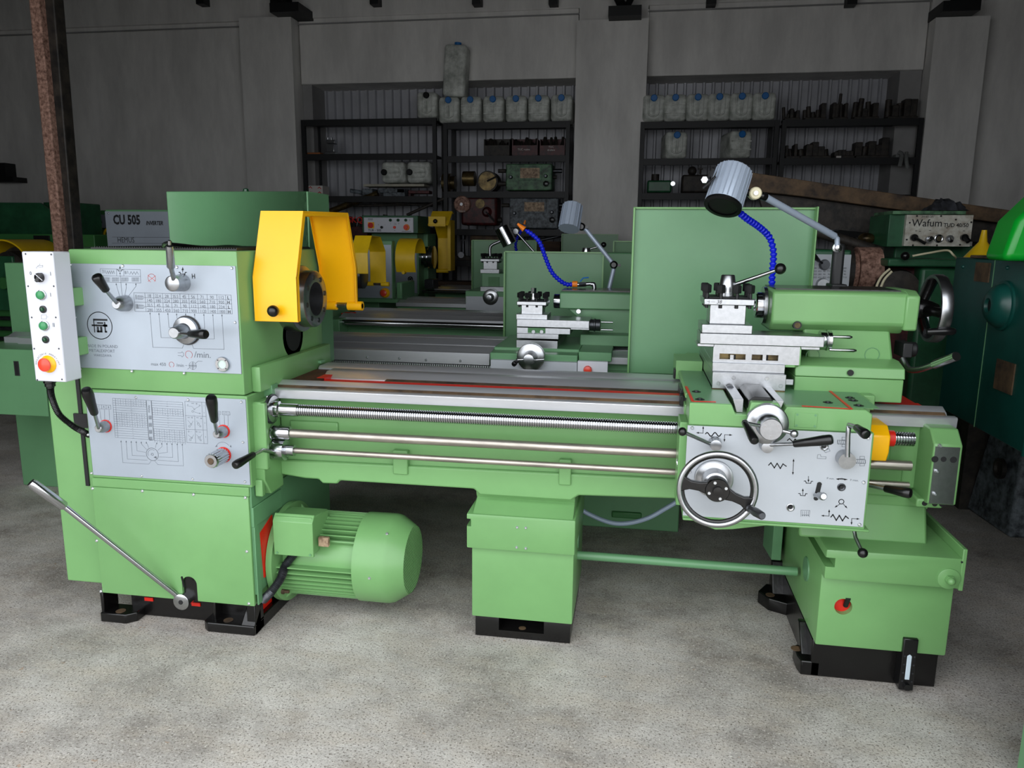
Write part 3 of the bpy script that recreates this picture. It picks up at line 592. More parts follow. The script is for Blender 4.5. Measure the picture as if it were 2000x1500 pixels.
# terminal box
bx0,bx1=P(543,1080,my-mr).x,P(615,1080,my-mr).x; by=my-mr*1.13; bz1=P(580,1010,by).z; bz0=P(580,1085,by).z
tbx=ob('terminal_box',MB().prism([(by+.008,bz0),(by+.008,bz1-.004),(by+.15,bz1-.02),(by+.15,bz0+.01)],'x',bx0,bx1),GREEN,mo,bev=.004)
ob('lid',MB().prism([(by,bz0-.003),(by,bz1-.02),(by+.02,bz1+.002),(by+.024,bz1+.002),(by+.01,bz0-.003)],'x',bx0-.004,bx1+.004),GREEN,tbx,bev=.003)
for a_ in (bx0+.008,bx1-.008): ob('screw',MB().cyl((a_,by,bz0+.006),(a_,by-.003,bz0+.006),.004,n=10),GREENB,tbx)
c=P(632,1058,my-mr*.9); ob('nameplate',MB().box(c.x-.018,c.x+.02,my-mr*.9-.006,my-mr*.9+.01,c.z-.017,c.z+.017),TAN,mo,bev=.002)
sm=P(702,1020,my); ob('lifting_boss',MB().cyl((sm.x-.12,my-.03,mz+mr*.8),(sm.x-.12,my-.03,mz+mr*.99),.016,n=16),GREEN,mo)
tp=Vector(((bx0+bx1)/2-.012,by+.05,bz0-.005)); cn=smooth([tp,P(557,1105,by+.03),P(549,1128,by-.0),P(532,1153,by-.03),P(514,1172,by-.02)],8)
cnd=[]
for i in range(len(cn)-1):
    for j in range(3): cnd.append(N(cn[i]).lerp(N(cn[i+1]),j/3))
mc=ob('motor_cable',MB().tube(cnd,.011,12,rr=[.0135+(.0026 if i%2 else 0) for i in range(len(cnd))]),DSTEEL,LA); ob('cable_nut',MB().hexn(tp+Vector((0,0,.008)),tp+Vector((0,0,-.012)),.018),GREENB,mc)
# ---------------- bed ----------------
BX0,BX1=-1.232,.975
zt1=.868
bed=ob('bed',MB().prism([(2.455,.545),(2.455,.842),(2.86,.842),(2.86,.545)],'x',BX0,.93)
  .prism([(-1.232,.60),(-1.232,.545),(-1.14,.535),(-1.09,.535),(-1.075,.520),(-1.02,.522),(-1.01,.535),(-.525,.535),(-.505,.515),(-.19,.515),(-.165,.535),(.16,.545),(.93,.56),(.93,.62)][::-1],'y',2.44,2.87),GREEN,LA,bev=.006)
def zx(px,py,Y=2.45): return xz(px,py,Y)
for (a_,b_,c_,d_) in ((767,777,795,905),(1093,1102,1115,940)):
    z1=P(a_+5,b_-870 if b_>2000 else {777:900,1102:918}.get(b_,900),2.44).z
for px0,px1,py1,py0 in ((768,797,925,892),(1092,1116,946,915)):
    ob('bed_rib',MB().box(P(px0,py0,2.44).x,P(px1,py0,2.44).x,2.432,2.46,P(px0,py1,2.44).z,.66),GREEN,bed,bev=.004)
ob('bed_rib',MB().box(P(566,820,2.45).x,P(660,820,2.45).x,2.447,2.46,.70,P(600,822,2.45).z),GREEN,bed,bev=.005)
# ways (front flat, front vee, rear vee, rear flat)
ob('bed_way',MB().prism([(2.422,.828),(2.419,.859),(2.424,.863),(2.446,.863),(2.446,.828)],'x',-1.245,BX1),WAY,bed,bev=.0012)
ob('bed_way',MB().prism([(2.448,.835),(2.448,.860),(2.456,.869),(2.488,.882),(2.494,.882),(2.515,.862),(2.515,.835)],'x',-1.243,.955),WAY,bed,bev=.0012)
ob('way_groove',MB().prism([(2.444,.860),(2.444,.8638),(2.457,.8702),(2.457,.860)],'x',-1.243,.95),RUSTB,bed,label='rusty scaled groove along the front way')
gx=P(632,735,2.66).x
ob('bed_way',MB().prism([(2.655,.84),(2.655,.862),(2.692,.882),(2.755,.882),(2.765,.876),(2.765,.84)],'x',gx,.80),WAY,bed,bev=.0012)
ob('bed_way',MB().prism([(2.785,.83),(2.785,.876),(2.795,.883),(2.885,.883),(2.885,.83)],'x',-1.225,.80),WAY,bed,bev=.0012)
ob('red_trough',MB().box(-1.12,.93,2.516,2.784,.838,.858).box(-1.12,gx-.001,2.60,2.783,.858,.872).box(gx-.001,.93,2.575,2.625,.858,.863),RED,bed,label='red painted trough between the ways')
ob('trough_groove',MB().prism([(2.626,.858),(2.626,.864),(2.654,.867),(2.654,.858)],'x',gx+.25,.80),RUSTB,bed)
ob('gap_plate',MB().box(-1.235,-1.122,2.52,2.783,.858,.871),MAROON,bed,label='brown plate at the headstock end of the ways')
ob('way_tip',MB().box(-1.262,-1.228,2.40,2.445,.835,.878).box(-1.262,-1.22,2.80,2.84,.89,.902),GREENB,bed,bev=.002)
for q in ((500,753,-1.236),(512,775,-1.228)):
    c=P(q[0]+10,q[1],2.40); ob('screw',MB().sph((c.x,2.40,c.z),.006,m=6,n=10),SCREW,bed)
# feed-end bracket
fx=-1.225
br=ob('rod_bracket',MB().prism([(2.318,.56),(2.36,.50),(2.455,.50),(2.455,.835),(2.318,.835)],'x',-1.2625,fx-.004).box(-1.262,fx+.01,2.316,2.336,.60,.832),GREEN,LA,bev=.004)
ob('bracket_foot',MB().box(-1.263,-1.235,2.308,2.33,.505,.565),GREEN,LA,bev=.004)
for z_,y_ in ((.838,2.37),(.775,2.34),(.765,2.44),(.70,2.345),(.64,2.34),(.60,2.35),(.72,2.445)):
    ob('bolt',MB().cyl((fx-.004,y_,z_),(fx-.001,y_,z_),.006,n=12),STEEL,br)
YLS=2.385
def along(px,py): return P(px,py,YLS)
zl=(P(560,800,YLS).z+P(1780,858,YLS).z)/2; 
rl=.0205
ls=MB().rev((fx,YLS,zl),(1,0,0),[(0,.046),(.008,.046),(.010,.04),(.012,.028),(.03,.028),(.034,.0215),(P(583,800,YLS).x-fx,.0215)],32)
xe=P(1338,835,YLS).x
def thread(x0,x1,r,pitch,mb):
    prof=[];x=0;L=x1-x0
    while x<L:
        prof+=[(x,r*.82),(x+pitch*.18,r*.82),(x+pitch*.36,r),(x+pitch*.82,r)]; x+=pitch
    mb.rev((x0,YLS,zl),(1,0,0),prof,18); return mb
lsc=ob('leadscrew',ls,CHROME,LA); xa=P(583,800,YLS).x
ob('screw_thread',thread(xa,xe+.03,rl,.0078,MB()),CHROME,lsc,label='turned trapezoidal thread'); 
ob('screw_thread',thread(P(1742,856,YLS).x,.845,.0215,.0078,MB()),CHROME,lsc)
ob('bearing_flange',MB().cyl((fx-.002,YLS,zl),(fx+.004,YLS,zl),.052,n=36),DSTEEL,lsc)
zf=P(900,868,YLS).z; zf=(P(560,847,YLS).z+P(1320,884,YLS).z)/2
fr=ob('feed_rod',MB().cyl((fx,YLS,zf),(.845,YLS,zf),.0155,n=20),ROD,LA); ob('sleeve',MB().rev((fx,YLS,zf),(1,0,0),[(0,.026),(.002,.0235),(.062,.0235),(.066,.021),(.068,.018)],28),CHROME,fr)
zc_=(P(600,882,YLS).z+P(1320,921,YLS).z)/2
cr=ob('control_rod',MB().cyl((fx,YLS,zc_),(.845,YLS,zc_),.0105,n=18),ROD,LA); ob('sleeve',MB().rev((fx,YLS,zc_),(1,0,0),[(0,.036),(.045,.036),(.047,.0195),(.078,.0195),(.08,.012)],28),CHROME,cr)
a=Vector((fx+.02,YLS-.03,zc_)); s1=P(512,879,2.30); s2=P(496,887,2.25); e=P(457,910,2.17)
cl=ob('control_lever',MB().tube([a,s1.lerp(a,.3),s1,s2],.0075,12),CHROME,LA); ob('grip',ballgrip(MB(),s2,e,.0145),BLK,cl)
# ---------------- middle stand ----------------
Y1=2.40
xa,xb=P(920,1130,2.415).x,P(1119,1150,2.415).x
zA=P(918,1003,Y1).z; zB=P(1119,1085,Y1).z
ms=ob('middle_stand',MB().box(xa+.002,xb,2.418,2.86,.075,.40).box(xa-.012,xb+.004,2.398,2.87,zB,zA)
  .prism([(2.402,zA-.002),(2.475,zA+.035),(2.47,zA+.04),(2.46,.525),(2.86,.525),(2.87,zA-.002)],'x',P(932,955,2.46).x-.005,P(1123,980,2.46).x+.0),GREEN,LA,bev=.006)
cut(ms,MB().box(xa-.03,xa-.012+.016,2.36,2.46,zA-.045,zA-.018))
ms2=MB().box(xb-.012,xb+.05,2.36,2.46,zA-.047,zA-.012); cut(ms,ms2)
mb=MB(); x0_,x1_=P(928,1235,2.42).x,P(1113,1250,2.42).x
zh=P(1020,1198,2.42).z
base=ob('stand_foot',MB().box(x0_,x1_,2.423,2.83,0,.078),BLACK,ms,bev=.002)
cx0,cx1=P(974,1220,2.42).x,P(1062,1230,2.42).x
cut(base,MB().prism([(2.40,.028),(2.40,.09),(2.47,.09),(2.50,.028)],'x',cx0,cx1))
ob('bolt_hole',MB().cyl(((cx0+cx1)/2,2.45,.0275),((cx0+cx1)/2,2.45,.0285),.013,n=18),RUSTB,ms)
screws(ms,[xz(px,py,2.398) for px,py in ((1010,1030),(1027,1031),(1009,1069),(1027,1071))],2.398,.0055)
ob('oval_boss',MB().rev((xb,2.62,.31),(1,0,0),[(0,.035),(.003,.035),(.003,.028)],24),GREENB,ms)
# tie bar
zt2=P(1300,1097,2.60).z
ob('tie_bar',MB().cyl((xb-.01,2.60,zt2),(P(1545,1112,2.6).x+.02,2.60,zt2),.0155,n=18),GREENB,LA,label='green tie bar between the stands')
# ---------------- right stand : coolant tank ----------------
Y2=2.30
ta,tb_=P(1612,1100,Y2).x,P(1880,1115,Y2).x; zt3=.462; zm=P(1612,1128,Y2).z; zm=(P(1610,1131,Y2).z+P(1868,1152,Y2).z)/2
zlow=(P(1590,1258,2.33).z+P(1846,1283,2.33).z)/2
xl2,xr2=P(1592,1257,2.33).x,P(1847,1283,2.33).x
rs=ob('tank_stand',MB().prism([(xl2,2.33),(xr2,2.33),(xr2,3.0),(xl2-.0,3.0)],'z',zlow,zm+.03),GREEN,LA,bev=.006)
hc=P(1647,1185,2.33); cut(rs,MB().cyl((hc.x,2.25,hc.z),(hc.x,2.36,hc.z),.0265,n=28))
ob('red_interior',MB().cyl((hc.x,2.352,hc.z),(hc.x,2.356,hc.z),.027,n=24),RED,rs)
ob('dark_pipe',MB().cyl((hc.x+.012,2.33,hc.z+.03),(hc.x+.012,2.35,hc.z-.005),.008,n=10),MBLK,rs)
# tray on top of the stand, with folded lip and gutter on the left
tl=ob('tank_tray',MB().box(ta,tb_,Y2,3.0,zm,zt3),GREEN,rs,bev=.007)
cut(tl,MB().prism([(ta-.05,2.2),(ta+.028,2.2),(ta+.028,3.1),(ta-.05,3.1)],'z',zt3-.056,zt3-.026))
ob('tray_lip',MB().box(tb_-.004,tb_+.008,Y2,2.95,zm-.004,zt3+.03).box(tb_-.0,tb_+.004,Y2-.0,Y2+.02,zm,zt3+.03),GREEN,rs,bev=.002)
c=P(1853,1130,Y2); ob('drain_boss',MB().rev((c.x,Y2,c.z),(0,-1,0),[(0,.032),(.003,.032),(.004,.030)],32).hexn((c.x,Y2,c.z),(c.x,Y2-.016,c.z),.014).sph((c.x,Y2-.02,c.z),.0115),GREEN,rs,label='green domed drain plug')
for q in ((1882,1098),(1871,1140)): c=P(*q,Y2); ob('screw',MB().cyl((c.x-.005,Y2-.0,c.z),(c.x-.005,Y2-.002,c.z),.003,n=8),DSTEEL,rs)
ob('side_boss',MB().rev((xl2,2.52,.30),(-1,0,0),[(0,.042),(.004,.04),(.005,.03)],24),GREENB,rs)
rb=ob('stand_foot',MB().box(P(1563,1315,2.36).x+.03,P(1826,1335,2.366).x,2.365,2.98,0,zlow+.0).prism([(xl2-.035,2.40),(xl2-.035,2.46),(xl2+.02,2.50),(xl2+.03,2.365),(P(1563,1318,2.365).x,2.365)],'z',0,.05)
   .prism([(xl2-.06,2.80),(xl2-.09,2.86),(xl2-.05,2.93),(xl2+.02,2.93),(xl2+.02,2.76)],'z',0,.05).prism([(2.84,.04),(2.92,.04),(2.92,.16),(2.90,.16)],'x',xl2-.04,xl2+.01).prism([(2.40,.04),(2.48,.04),(2.50,.13),(2.48,.13)],'x',xl2-.02,xl2+.01),BLACK,rs,bev=.004)
for y_ in (2.83,2.44): ob('bolt_hole',MB().cyl((xl2-.03 if y_<2.6 else xl2-.05,y_,.0495),(xl2-.03 if y_<2.6 else xl2-.05,y_,.051),.017,n=18),RUSTB,rb)
ob('side_wing',MB().prism([(xl2-.05,2.86),(xl2-.015,2.86),(xl2,3.0),(xl2-.06,3.0)],'z',.18,.40).box(xl2-.05,xl2+.01,2.99,3.0,.18,.42),GREENB,rs,bev=.002)
ob('red_inner',MB().box(xl2-.03,xl2,2.97,2.99,.28,.41),RED,rs)
# bed foot on the tank
ob('bed_foot',MB().prism([(2.40,zt3-.005),(2.42,zt3+.055),(2.44,.575),(2.86,.575),(2.87,zt3-.005)],'x',P(1560,1040,2.41).x,P(1812,1040,2.41).x),GREEN,LA,bev=.008)
# level gauge
ga,gb=P(1768,1250,2.315),P(1757,1338,2.315); gx0=P(1762,1290,2.315).x-.0; gx1=P(1791,1290,2.315).x
lg=ob('level_gauge',MB().box(gx0,gx1,2.318,2.366,.008,P(1780,1248,2.32).z),BLK,LA,bev=.003,label='black oil level gauge with a pale window')
gm=(gx0+gx1)/2; ob('gauge_window',MB().prism([(gm-.007+0,.045),(gm+.007,.045),(gm+.007,.125),(gm,.131),(gm-.007,.125)],'y',2.3165,2.32),LABEL,lg,bev=.003)
for i in range(4):
    for s_ in (-1,1): ob('screw',MB().cyl((gm+s_*.014,2.318,.04+i*.028),(gm+s_*.014,2.316,.04+i*.028),.003,n=8),DSTEEL,lg)
ob('gauge_bolt',MB().hexn((gm,2.32,.024),(gm,2.306,.024),.011),BLK,lg)
# end bearing bracket of the rods
Yb=2.325; ex0,ex1=P(1823,900,Yb).x-.003,P(1878,900,Yb).x+.0
zb1=.86; zb0=P(1830,985,Yb).z
eb=ob('end_bracket',MB().prism([(Yb,zb0),(Yb,.80),(Yb+.045,.84),(2.46,.84),(2.46,.60),(2.42,zb0-.02)],'x',ex0,ex1).box(ex0-.02,ex1-.025,2.352,2.45,zb0-.022,zb0+.005),GREEN,LA,bev=.005,)
ob('steel_face',MB().box(ex0+.004,ex1-.008,Yb-.0015,Yb+.006,zb0+.002,.795),STEEL,eb,label='bare ground steel face')
for px,py,r in ((1826,897,.0095),(1843,897,.008),(1862,898,.0095)): c=P(px,py,Yb-.002); ob('bolt_hole',MB().rev((c.x,Yb-.0014,c.z),(0,-1,0),[(0,r),(.001,r)],18),MBLK,eb)
for px,py in ((1835,870),(1829,920),(1825,964)): c=P(px,py,Yb-.002); ob('grease_nipple',MB().rev((c.x,Yb,c.z),(0,-1,0),[(0,.0055),(.004,.0055),(.008,.003),(.012,.003)],12),SCREW,eb)
for px in (1804,1824,1838): c=P(px,1001,2.35); ob('bolt_hole',MB().cyl((c.x,2.352,zb0-.008),(c.x,2.350,zb0-.008),.0075,n=16),MBLK,eb)
# far bed end wall
ob('bed_end',MB().box(.70,.93,2.4465,2.457,.625,.83),GREEN,bed,bev=.004)
ob('bed_rib',MB().box(.71,.80,2.430,2.445,.70,.78),GREEN,bed,bev=.006); ob('bed_rib',MB().box(.71,.84,2.428,2.445,.60,.69),GREEN,bed,bev=.006)
# ---------------- apron and saddle ----------------
YA=2.2
ax0,ax1=.163,.672
az1=(P(1341,829,YA).z+P(1704,847,YA).z)/2; az0=(P(1338,1005,YA).z+P(1687,1032,YA).z)/2; sz=.921
ap=ob('apron',MB().box(ax0,ax1+.004,YA+.004,2.34,az0-.012,az1).prism([(ax0+.01,az0-.008),(ax1-.17,az0-.008),(ax0+.15,az0-.045),(ax0+.10,az0-.05),(ax0+.04,az0-.03)],'y',YA+.03,2.33).box(ax0-.02,ax0+.01,YA+.03,2.34,az0+.02,az1).box(ax0,ax1+.015,YA-.006,2.3,az0-.013,az0-.006),GREEN,LA,bev=.003)
pl=ob('apron_plate',MB().box(ax0,ax1-.002,YA,YA+.004,az0,az1-.002),WPL,ap,bev=.0008,label='pale grey apron plate with feed symbols')
def Z7(u,v): return xz(1300+u*.22,740+v*.22,YA)
K=MB(); g=MB(); Yq=YA-.0004
def arrow(a,b,w=.0016,hd=.007,both=False):
    a=Vector(Z7(*a));b=Vector(Z7(*b)); d=(b-a).normalized(); n_=Vector((-d.y,d.x)); K.line([a,b],w,Yq); 
    K.poly([b+d*hd*.6,b-d*hd*.6+n_*hd*.4,b-d*hd*.6-n_*hd*.4],Yq)
    if both: K.poly([a-d*hd*.6,a+d*hd*.6+n_*hd*.4,a+d*hd*.6-n_*hd*.4],Yq)
arrow((1136,720),(1130,840),both=True)
K.line([Z7(*q) for q in ((915,765),(935,745),(965,790),(990,750),(1018,795),(1042,755),(1070,775))],.003,Yq)
K.line([Z7(*q) for q in ((1468,1225),(1485,1205),(1515,1255),(1542,1212),(1570,1260),(1598,1218),(1622,1238))],.0032,Yq)
K.line([Z7(*q) for q in ((1082,545),(1100,530),(1130,560),(1150,535),(1168,550))],.003,Yq)
K.line([Z7(355+140*i/24,485-16*math.sin(i/24*4*PI+.4)+8) for i in range(25)],.0028,Yq)
for a,b,c in (((1392,1214),(1450,1218),(1452,1170)),((282,478),(332,482),(334,430))):
    K.line([Z7(*q) for q in (b,)+(c,)],.0016,Yq); arrow(b,a); arrow(b,c)
for a,b,c in (((1650,1285),(1652,1240),(1710,1243)),((522,548),(524,495),(580,498))): arrow(b,a); arrow(b,c)
for (u,v,dn_) in ((1268,915,1),(1218,1025,-1)):
    K.line([Z7(u-38,v-8),Z7(u-25,v-8),Z7(u-20,v+10),Z7(u+20,v+12),Z7(u+25,v-6),Z7(u+38,v-6)],.002,Yq)
    arrow((u,v-50),(u,v-8)) if dn_>0 else arrow((u,v+2),(u,v-42))
c=Z7(1560,1090); K.line(arc(c,.0068,0,360,24),.002,Yq); arrow((1545,1112),(1510,1135)); arrow((1578,1112),(1605,1140))
arrow((1600,893),(1525,889),both=True); K.line([Z7(1522,888),Z7(1565,884),Z7(1610,893)],.002,Yq)
for s_,u,v in (('P min.',1465,885),('P max.',1676,900)): text_mb(s_,*Z7(u,v),.0062,Yq,mb=g)
L7=lambda pts,c=False: g.line([Z7(*q) for q in pts],.001,Yq,c)
for u0,v0 in ((1525,560),(1685,730)):
    for k in range(6): L7([(u0+k*16,v0-18),(u0+10+k*16,v0+22)])
    L7([(u0,v0-16),(u0+90,v0-12),(u0+90,v0+20),(u0,v0+16)],True); L7([(u0+40,v0-42),(u0+80,v0-42),(u0+80,v0-18),(u0+40,v0-18)],True); L7([(u0+40,v0+20),(u0+80,v0+20),(u0+80,v0+42),(u0+40,v0+42)],True)
L7([(1345,705),(1350,672),(1375,672),(1378,690),(1425,692),(1422,710)],True); L7([(1405,640),(1450,620),(1460,640),(1420,655)],True)
L7([(1202,1165),(1280,1168)]); L7([(1202,1165),(1200,1222)]); L7([(1280,1168),(1276,1225)])
for k in range(4): L7([(1215+k*17,1175),(1215+k*17,1215)]); L7([(1209+k*17,1206),(1215+k*17,1218),(1221+k*17,1206)])
flat('symbols',K,INK,pl); flat('fine_symbols',g,INKG,pl)
screws(pl,[Z7(*q) for q in ((1797,525),(1757,918),(1720,1292),(236,435),(214,822))],YA,.0058)
# slot, holes
sl_=[Z7(1365,935),Z7(1335,1060)]
sm_=MB(); 
for i in range(9):
    p=Vector(sl_[0]).lerp(Vector(sl_[1]),i/8); sm_.poly([(p.x+.0068*math.cos(a_),p.y+.0068*math.sin(a_)) for a_ in [2*PI*j/16 for j in range(16)]],YA-.0005-.00002*i)
ob('slot',sm_,MBLK,pl); 
p1=P(1592,967,2.19); p2=P(1608,970,2.14); sk=ob('slot_knob',MB().cyl(p1,P(1600,968,2.165),.006,n=12).rev(P(1598,967,2.175),P(1609,970,2.13)-P(1598,967,2.175),[(0,.006),(.012,.010),(.04,.0115),(.046,.008)],18),STEEL,ap)
for u,v,r,m_ in ((1560,960,.0115,DSTEEL),(1108,1140,.0118,STEEL),(1408,600,.0115,STEEL)):
    q=Z7(u,v); ob('plug',MB().rev((q[0],YA,q[1]),(0,-1,0),[(0,r),(.002,r),(.003,r*.8),(.0005,r*.5)],22),m_,pl); ob('plug_hole',MB().cyl((q[0],YA-.0035,q[1]),(q[0],YA-.002,q[1]),r*.42,n=12),MBLK,pl)
# apron handwheel
hb_=P(1412,948,2.19); back=P(1398,940,YA)
c0=Vector(((P(1323,950,2.09).x+P(1481,958,2.09).x)/2,2.095,(P(1400,884,2.09).z+P(1400,1029,2.09).z)/2))
wr=(P(1481,958,2.09).x-P(1323,950,2.09).x)/2-.006
hw=ob('apron_handwheel',MB().rev((c0.x,YA,c0.z),(0,-1,0),[(0,.056),(.012,.055),(.014,.050),(.016,.036),(.06,.034),(.062,.028),(YA-c0.y-.01,.027)],40),STEEL,LA)
ob('rim',MB().tor(c0,(0,1,0),wr,.0088,n=72,m=14,fl=1.1),STEEL,hw)
hubc=c0+Vector((.0,-.0,0))
ob('wheel_hub',MB().rev((c0.x,c0.y+.02,c0.z),(0,-1,0),[(0,.034),(.028,.034),(.031,.032),(.031,.014),(.042,.013),(.043,.0001)],36),BLACK,hw)
for ang in (172,-22):
    u=Vector((math.cos(math.radians(ang)),0,math.sin(math.radians(ang)))); n_=Vector((-u.z,0,u.x)); mb=MB(); prof=[(.028,.018),(.05,.0125),(.075,.0125),(wr-.012,.020),(wr-.004,.027)]
    vs=[]; 
    for t_,w_ in prof:
        for yy in (-.008,.010):
            vs+= [c0+u*t_+n_*w_+Vector((0,yy,0)), c0+u*t_-n_*w_+Vector((0,yy,0))]
    fs=[]
    for i in range(len(prof)-1):
        a=i*4;b=a+4; fs+=[(a,a+1,b+1,b),(a+2,b+2,b+3,a+3),(a,b,b+2,a+2),(a+1,a+3,b+3,b+1)]
    fs+=[(0,2,3,1),(16,17,19,18)]
    ob('spoke',mb.add(vs,fs),BLACK,hw,bev=.003)
ob('wheel_web',MB().tor(c0+Vector((0,.002,0)),(0,1,0),wr-.008,.006,n=60,m=8),BLACK,hw)
for k in range(4):
    an=k*PI/2+.35; q=c0+Vector((math.cos(an)*.024,-.011,math.sin(an)*.024)); ob('screw',MB().cyl(q,q+Vector((0,-.0025,0)),.0042,n=10),SCREW,hw)
h0=c0+Vector((math.cos(math.radians(-28))*wr*.96,-.005,math.sin(math.radians(-28))*wr*.96)); h1=P(1489,1008,2.0)
ob('crank_grip',MB().rev(h0,h1-h0,[(0,.009),(.008,.011),(.012,.008),(.018,.0105),(.05,.0125),((h1-h0).length-.004,.011),((h1-h0).length,.008)],20),DSTEEL,hw)
# apron levers
a=P(1396,864,YA); b=P(1393,874,YA-.035); mb=MB().rev(a,(0,-1,0),[(0,.019),(.02,.0175),(.036,.016),(.037,.010)],26); e=P(1333,843,2.13)
l1=ob('reverse_lever',mb.cyl(a.lerp(b,.6),e,.0055,n=12),STEEL,LA); ob('ball_knob',MB().sph(e,.0125),BLK,l1)
a=P(1495,868,YA); b=P(1495,870,YA-.035); mb=MB().rev(a,(0,-1,0),[(0,.019),(.02,.0175),(.036,.016),(.037,.010)],26); s1=P(1550,867,2.13); e=P(1627,858,2.09)
l2=ob('feed_lever',mb.cyl(a.lerp(b,.7),s1,.0055,n=12),STEEL,LA); ob('grip',ballgrip(MB(),s1,e,.0145),BLK,l2)
a,b,mb=hub('h',1648,894,1655,901,19,18,Y0=YA); b=P(1655,901,2.165); mb=MB().cyl(P(1648,893,YA),b,.0235,n=30); s0=P(1655,892,2.15); s1=P(1658,830,2.15); s2=P(1672,834,2.12); e=P(1693,850,2.07)
l3=ob('half_nut_lever',mb.tube([s0,P(1656,850,2.15),s1+Vector((0,0,-.008)),s1,s2],.0068,12),STEEL,LA); ob('grip',ballgrip(MB(),s2,e,.0135),BLK,l3)
a=P(1668,1034,2.26); e=P(1685,1080,2.2); l4=ob('spindle_lever',MB().tube([a,P(1671,1050,2.25),e],.0055,10),STEEL,LA); ob('ball_knob',MB().sph(e,.0145),BLK,l4)
a=P(1690,946,2.33); s1=P(1728,954,2.30); e=P(1780,964,2.25); l5=ob('starter_lever',MB().cyl(a,s1,.0075,n=12),STEEL,LA); ob('grip',ballgrip(MB(),s1,e,.0155),BLK,l5)
ob('oil_pipe',MB().tube([P(1324,897,2.28),P(1323,903,2.26),P(1326,915,2.25),P(1330,923,2.25)],.004,8).sph(P(1324,898,2.28),.005),SCREW,LA)
# yellow leadscrew cover
c=P(1715,850,2.33); yc=ob('yellow_cover',MB().prism([(2.30,zl-.05),(2.285,zl-.02),(2.285,zl+.03),(2.32,zl+.055),(2.42,zl+.055),(2.42,zl-.05)],'x',ax1+.002,P(1730,850,2.33).x),YEL,LA,bev=.004)
ob('red_collar',MB().cyl((P(1738,855,YLS).x-.006,YLS,zl),(P(1738,855,YLS).x+.01,YLS,zl),.025,n=12),RED,LA); ob('collar',MB().cyl((ax1+.02,YLS,zl),(P(1745,855,YLS).x,YLS,zl),.019,n=20),STEEL,LA)
# saddle
sx0,sx1=ax0+.002,.615
sd_=MB().prism([(sx0,az1+.001),(.665,az1+.001),(.665,sz-.012),(.648,sz-.0),(.435,sz),(.420,sz-.028),(.295,sz-.028),(.283,sz),(sx0,sz)],'y',YA-.002,2.34)
sd_.prism([(sx0-.004,.905),(.284,.905),(.284,sz),(sx0-.004,sz)],'y',2.34,2.97).prism([(.432,.885),(.70,.885),(.70,sz),(.432,sz)],'y',2.34,2.97).box(.284,.432,2.34,2.97,.87,sz-.03).box(.70,.735,2.42,2.80,.875,sz).box(sx0-.004,.70,2.34,2.40,.85,.885)
sa=ob('saddle',sd_,GREEN,LA,bev=.003)
ob('reflection_tint',MB().box(sx0+.004,.28,YA+.002,2.9,sz,sz+.0006).box(.437,.69,2.225,2.9,sz,sz+.0006),GREENO if False else GREENB,sa)  # thin cooler green sheet imitates the dark reflection on the saddle top
def zs(px,py): return PZZ(px,py,sz+.001)
def strip(pts,w=.008):
    mb=MB()
    for a_,b_ in zip(pts,pts[1:]):
        d=(b_-a_); d.z=0; n_=Vector((-d.y,d.x,0)).normalized()*w/2; u=Vector((0,0,.0012)); q=Vector((0,0,.0))
        mb.add([a_-n_,b_-n_,b_+n_,a_+n_,a_-n_+u,b_-n_+u,b_+n_+u,a_+n_+u],[(0,3,2,1),(4,5,6,7),(0,1,5,4),(1,2,6,5),(2,3,7,6),(3,0,4,7)])
    return mb
ob('red_groove',strip([zs(1340,755),zs(1353,784),zs(1398,785)]),RED,sa,label='red painted groove'); ob('red_groove',strip([zs(1566,793),zs(1663,799),zs(1620,763)]),RED,sa,label='red painted groove')
for px,py in ((1360,765),(1367,780),(1617,786),(1660,777),(1677,792),(1666,782)):
    c=zs(px,py); ob('recess',MB().cyl(c,c+Vector((0,0,.0006)),.014,n=18),MBLK,sa); ob('socket_screw',MB().cyl(c+Vector((0,0,.0006)),c+Vector((0,0,.004)),.007,n=12),DSTEEL,sa)
# inspection plate outline
q0,q1=xz(1553,806,YA-.002),xz(1595,836,YA-.002); ob('cover_plate',MB().box(q0[0],q1[0],YA-.0035,YA-.001,q1[1],q0[1]),GREEN,sa,bev=.001)
for a_ in (q0[0]+.006,q1[0]-.006):
    for b_ in (q0[1]-.005,q1[1]+.005): ob('screw',MB().cyl((a_,YA-.004,b_),(a_,YA-.003,b_),.0035,n=10),GREENB,sa)
# rear-left wing of the saddle
p=P(1315,700,2.80); ob('saddle_wing',MB().box(.152,.245,2.76,2.95,.889,.955).prism([(.152,2.76),(.245,2.76),(.245,2.97),(.2,2.97)],'z',.955,.957),GREEN,sa,bev=.004)
ob('way_wiper',MB().box(sx0-.016,sx0-.002,2.40,2.43,.868,.90),BLK,sa,bev=.002); ob('way_wiper',MB().box(sx0-.014,sx0-.002,2.44,2.56,.885,.912),BLK,sa,bev=.002); ob('way_wiper',MB().box(.145,.155,2.76,2.80,.89,.925),BLK,sa,bev=.002)
ob('way_wiper',MB().box(.735,.745,2.50,2.55,.885,.912),BLK,sa,bev=.002)
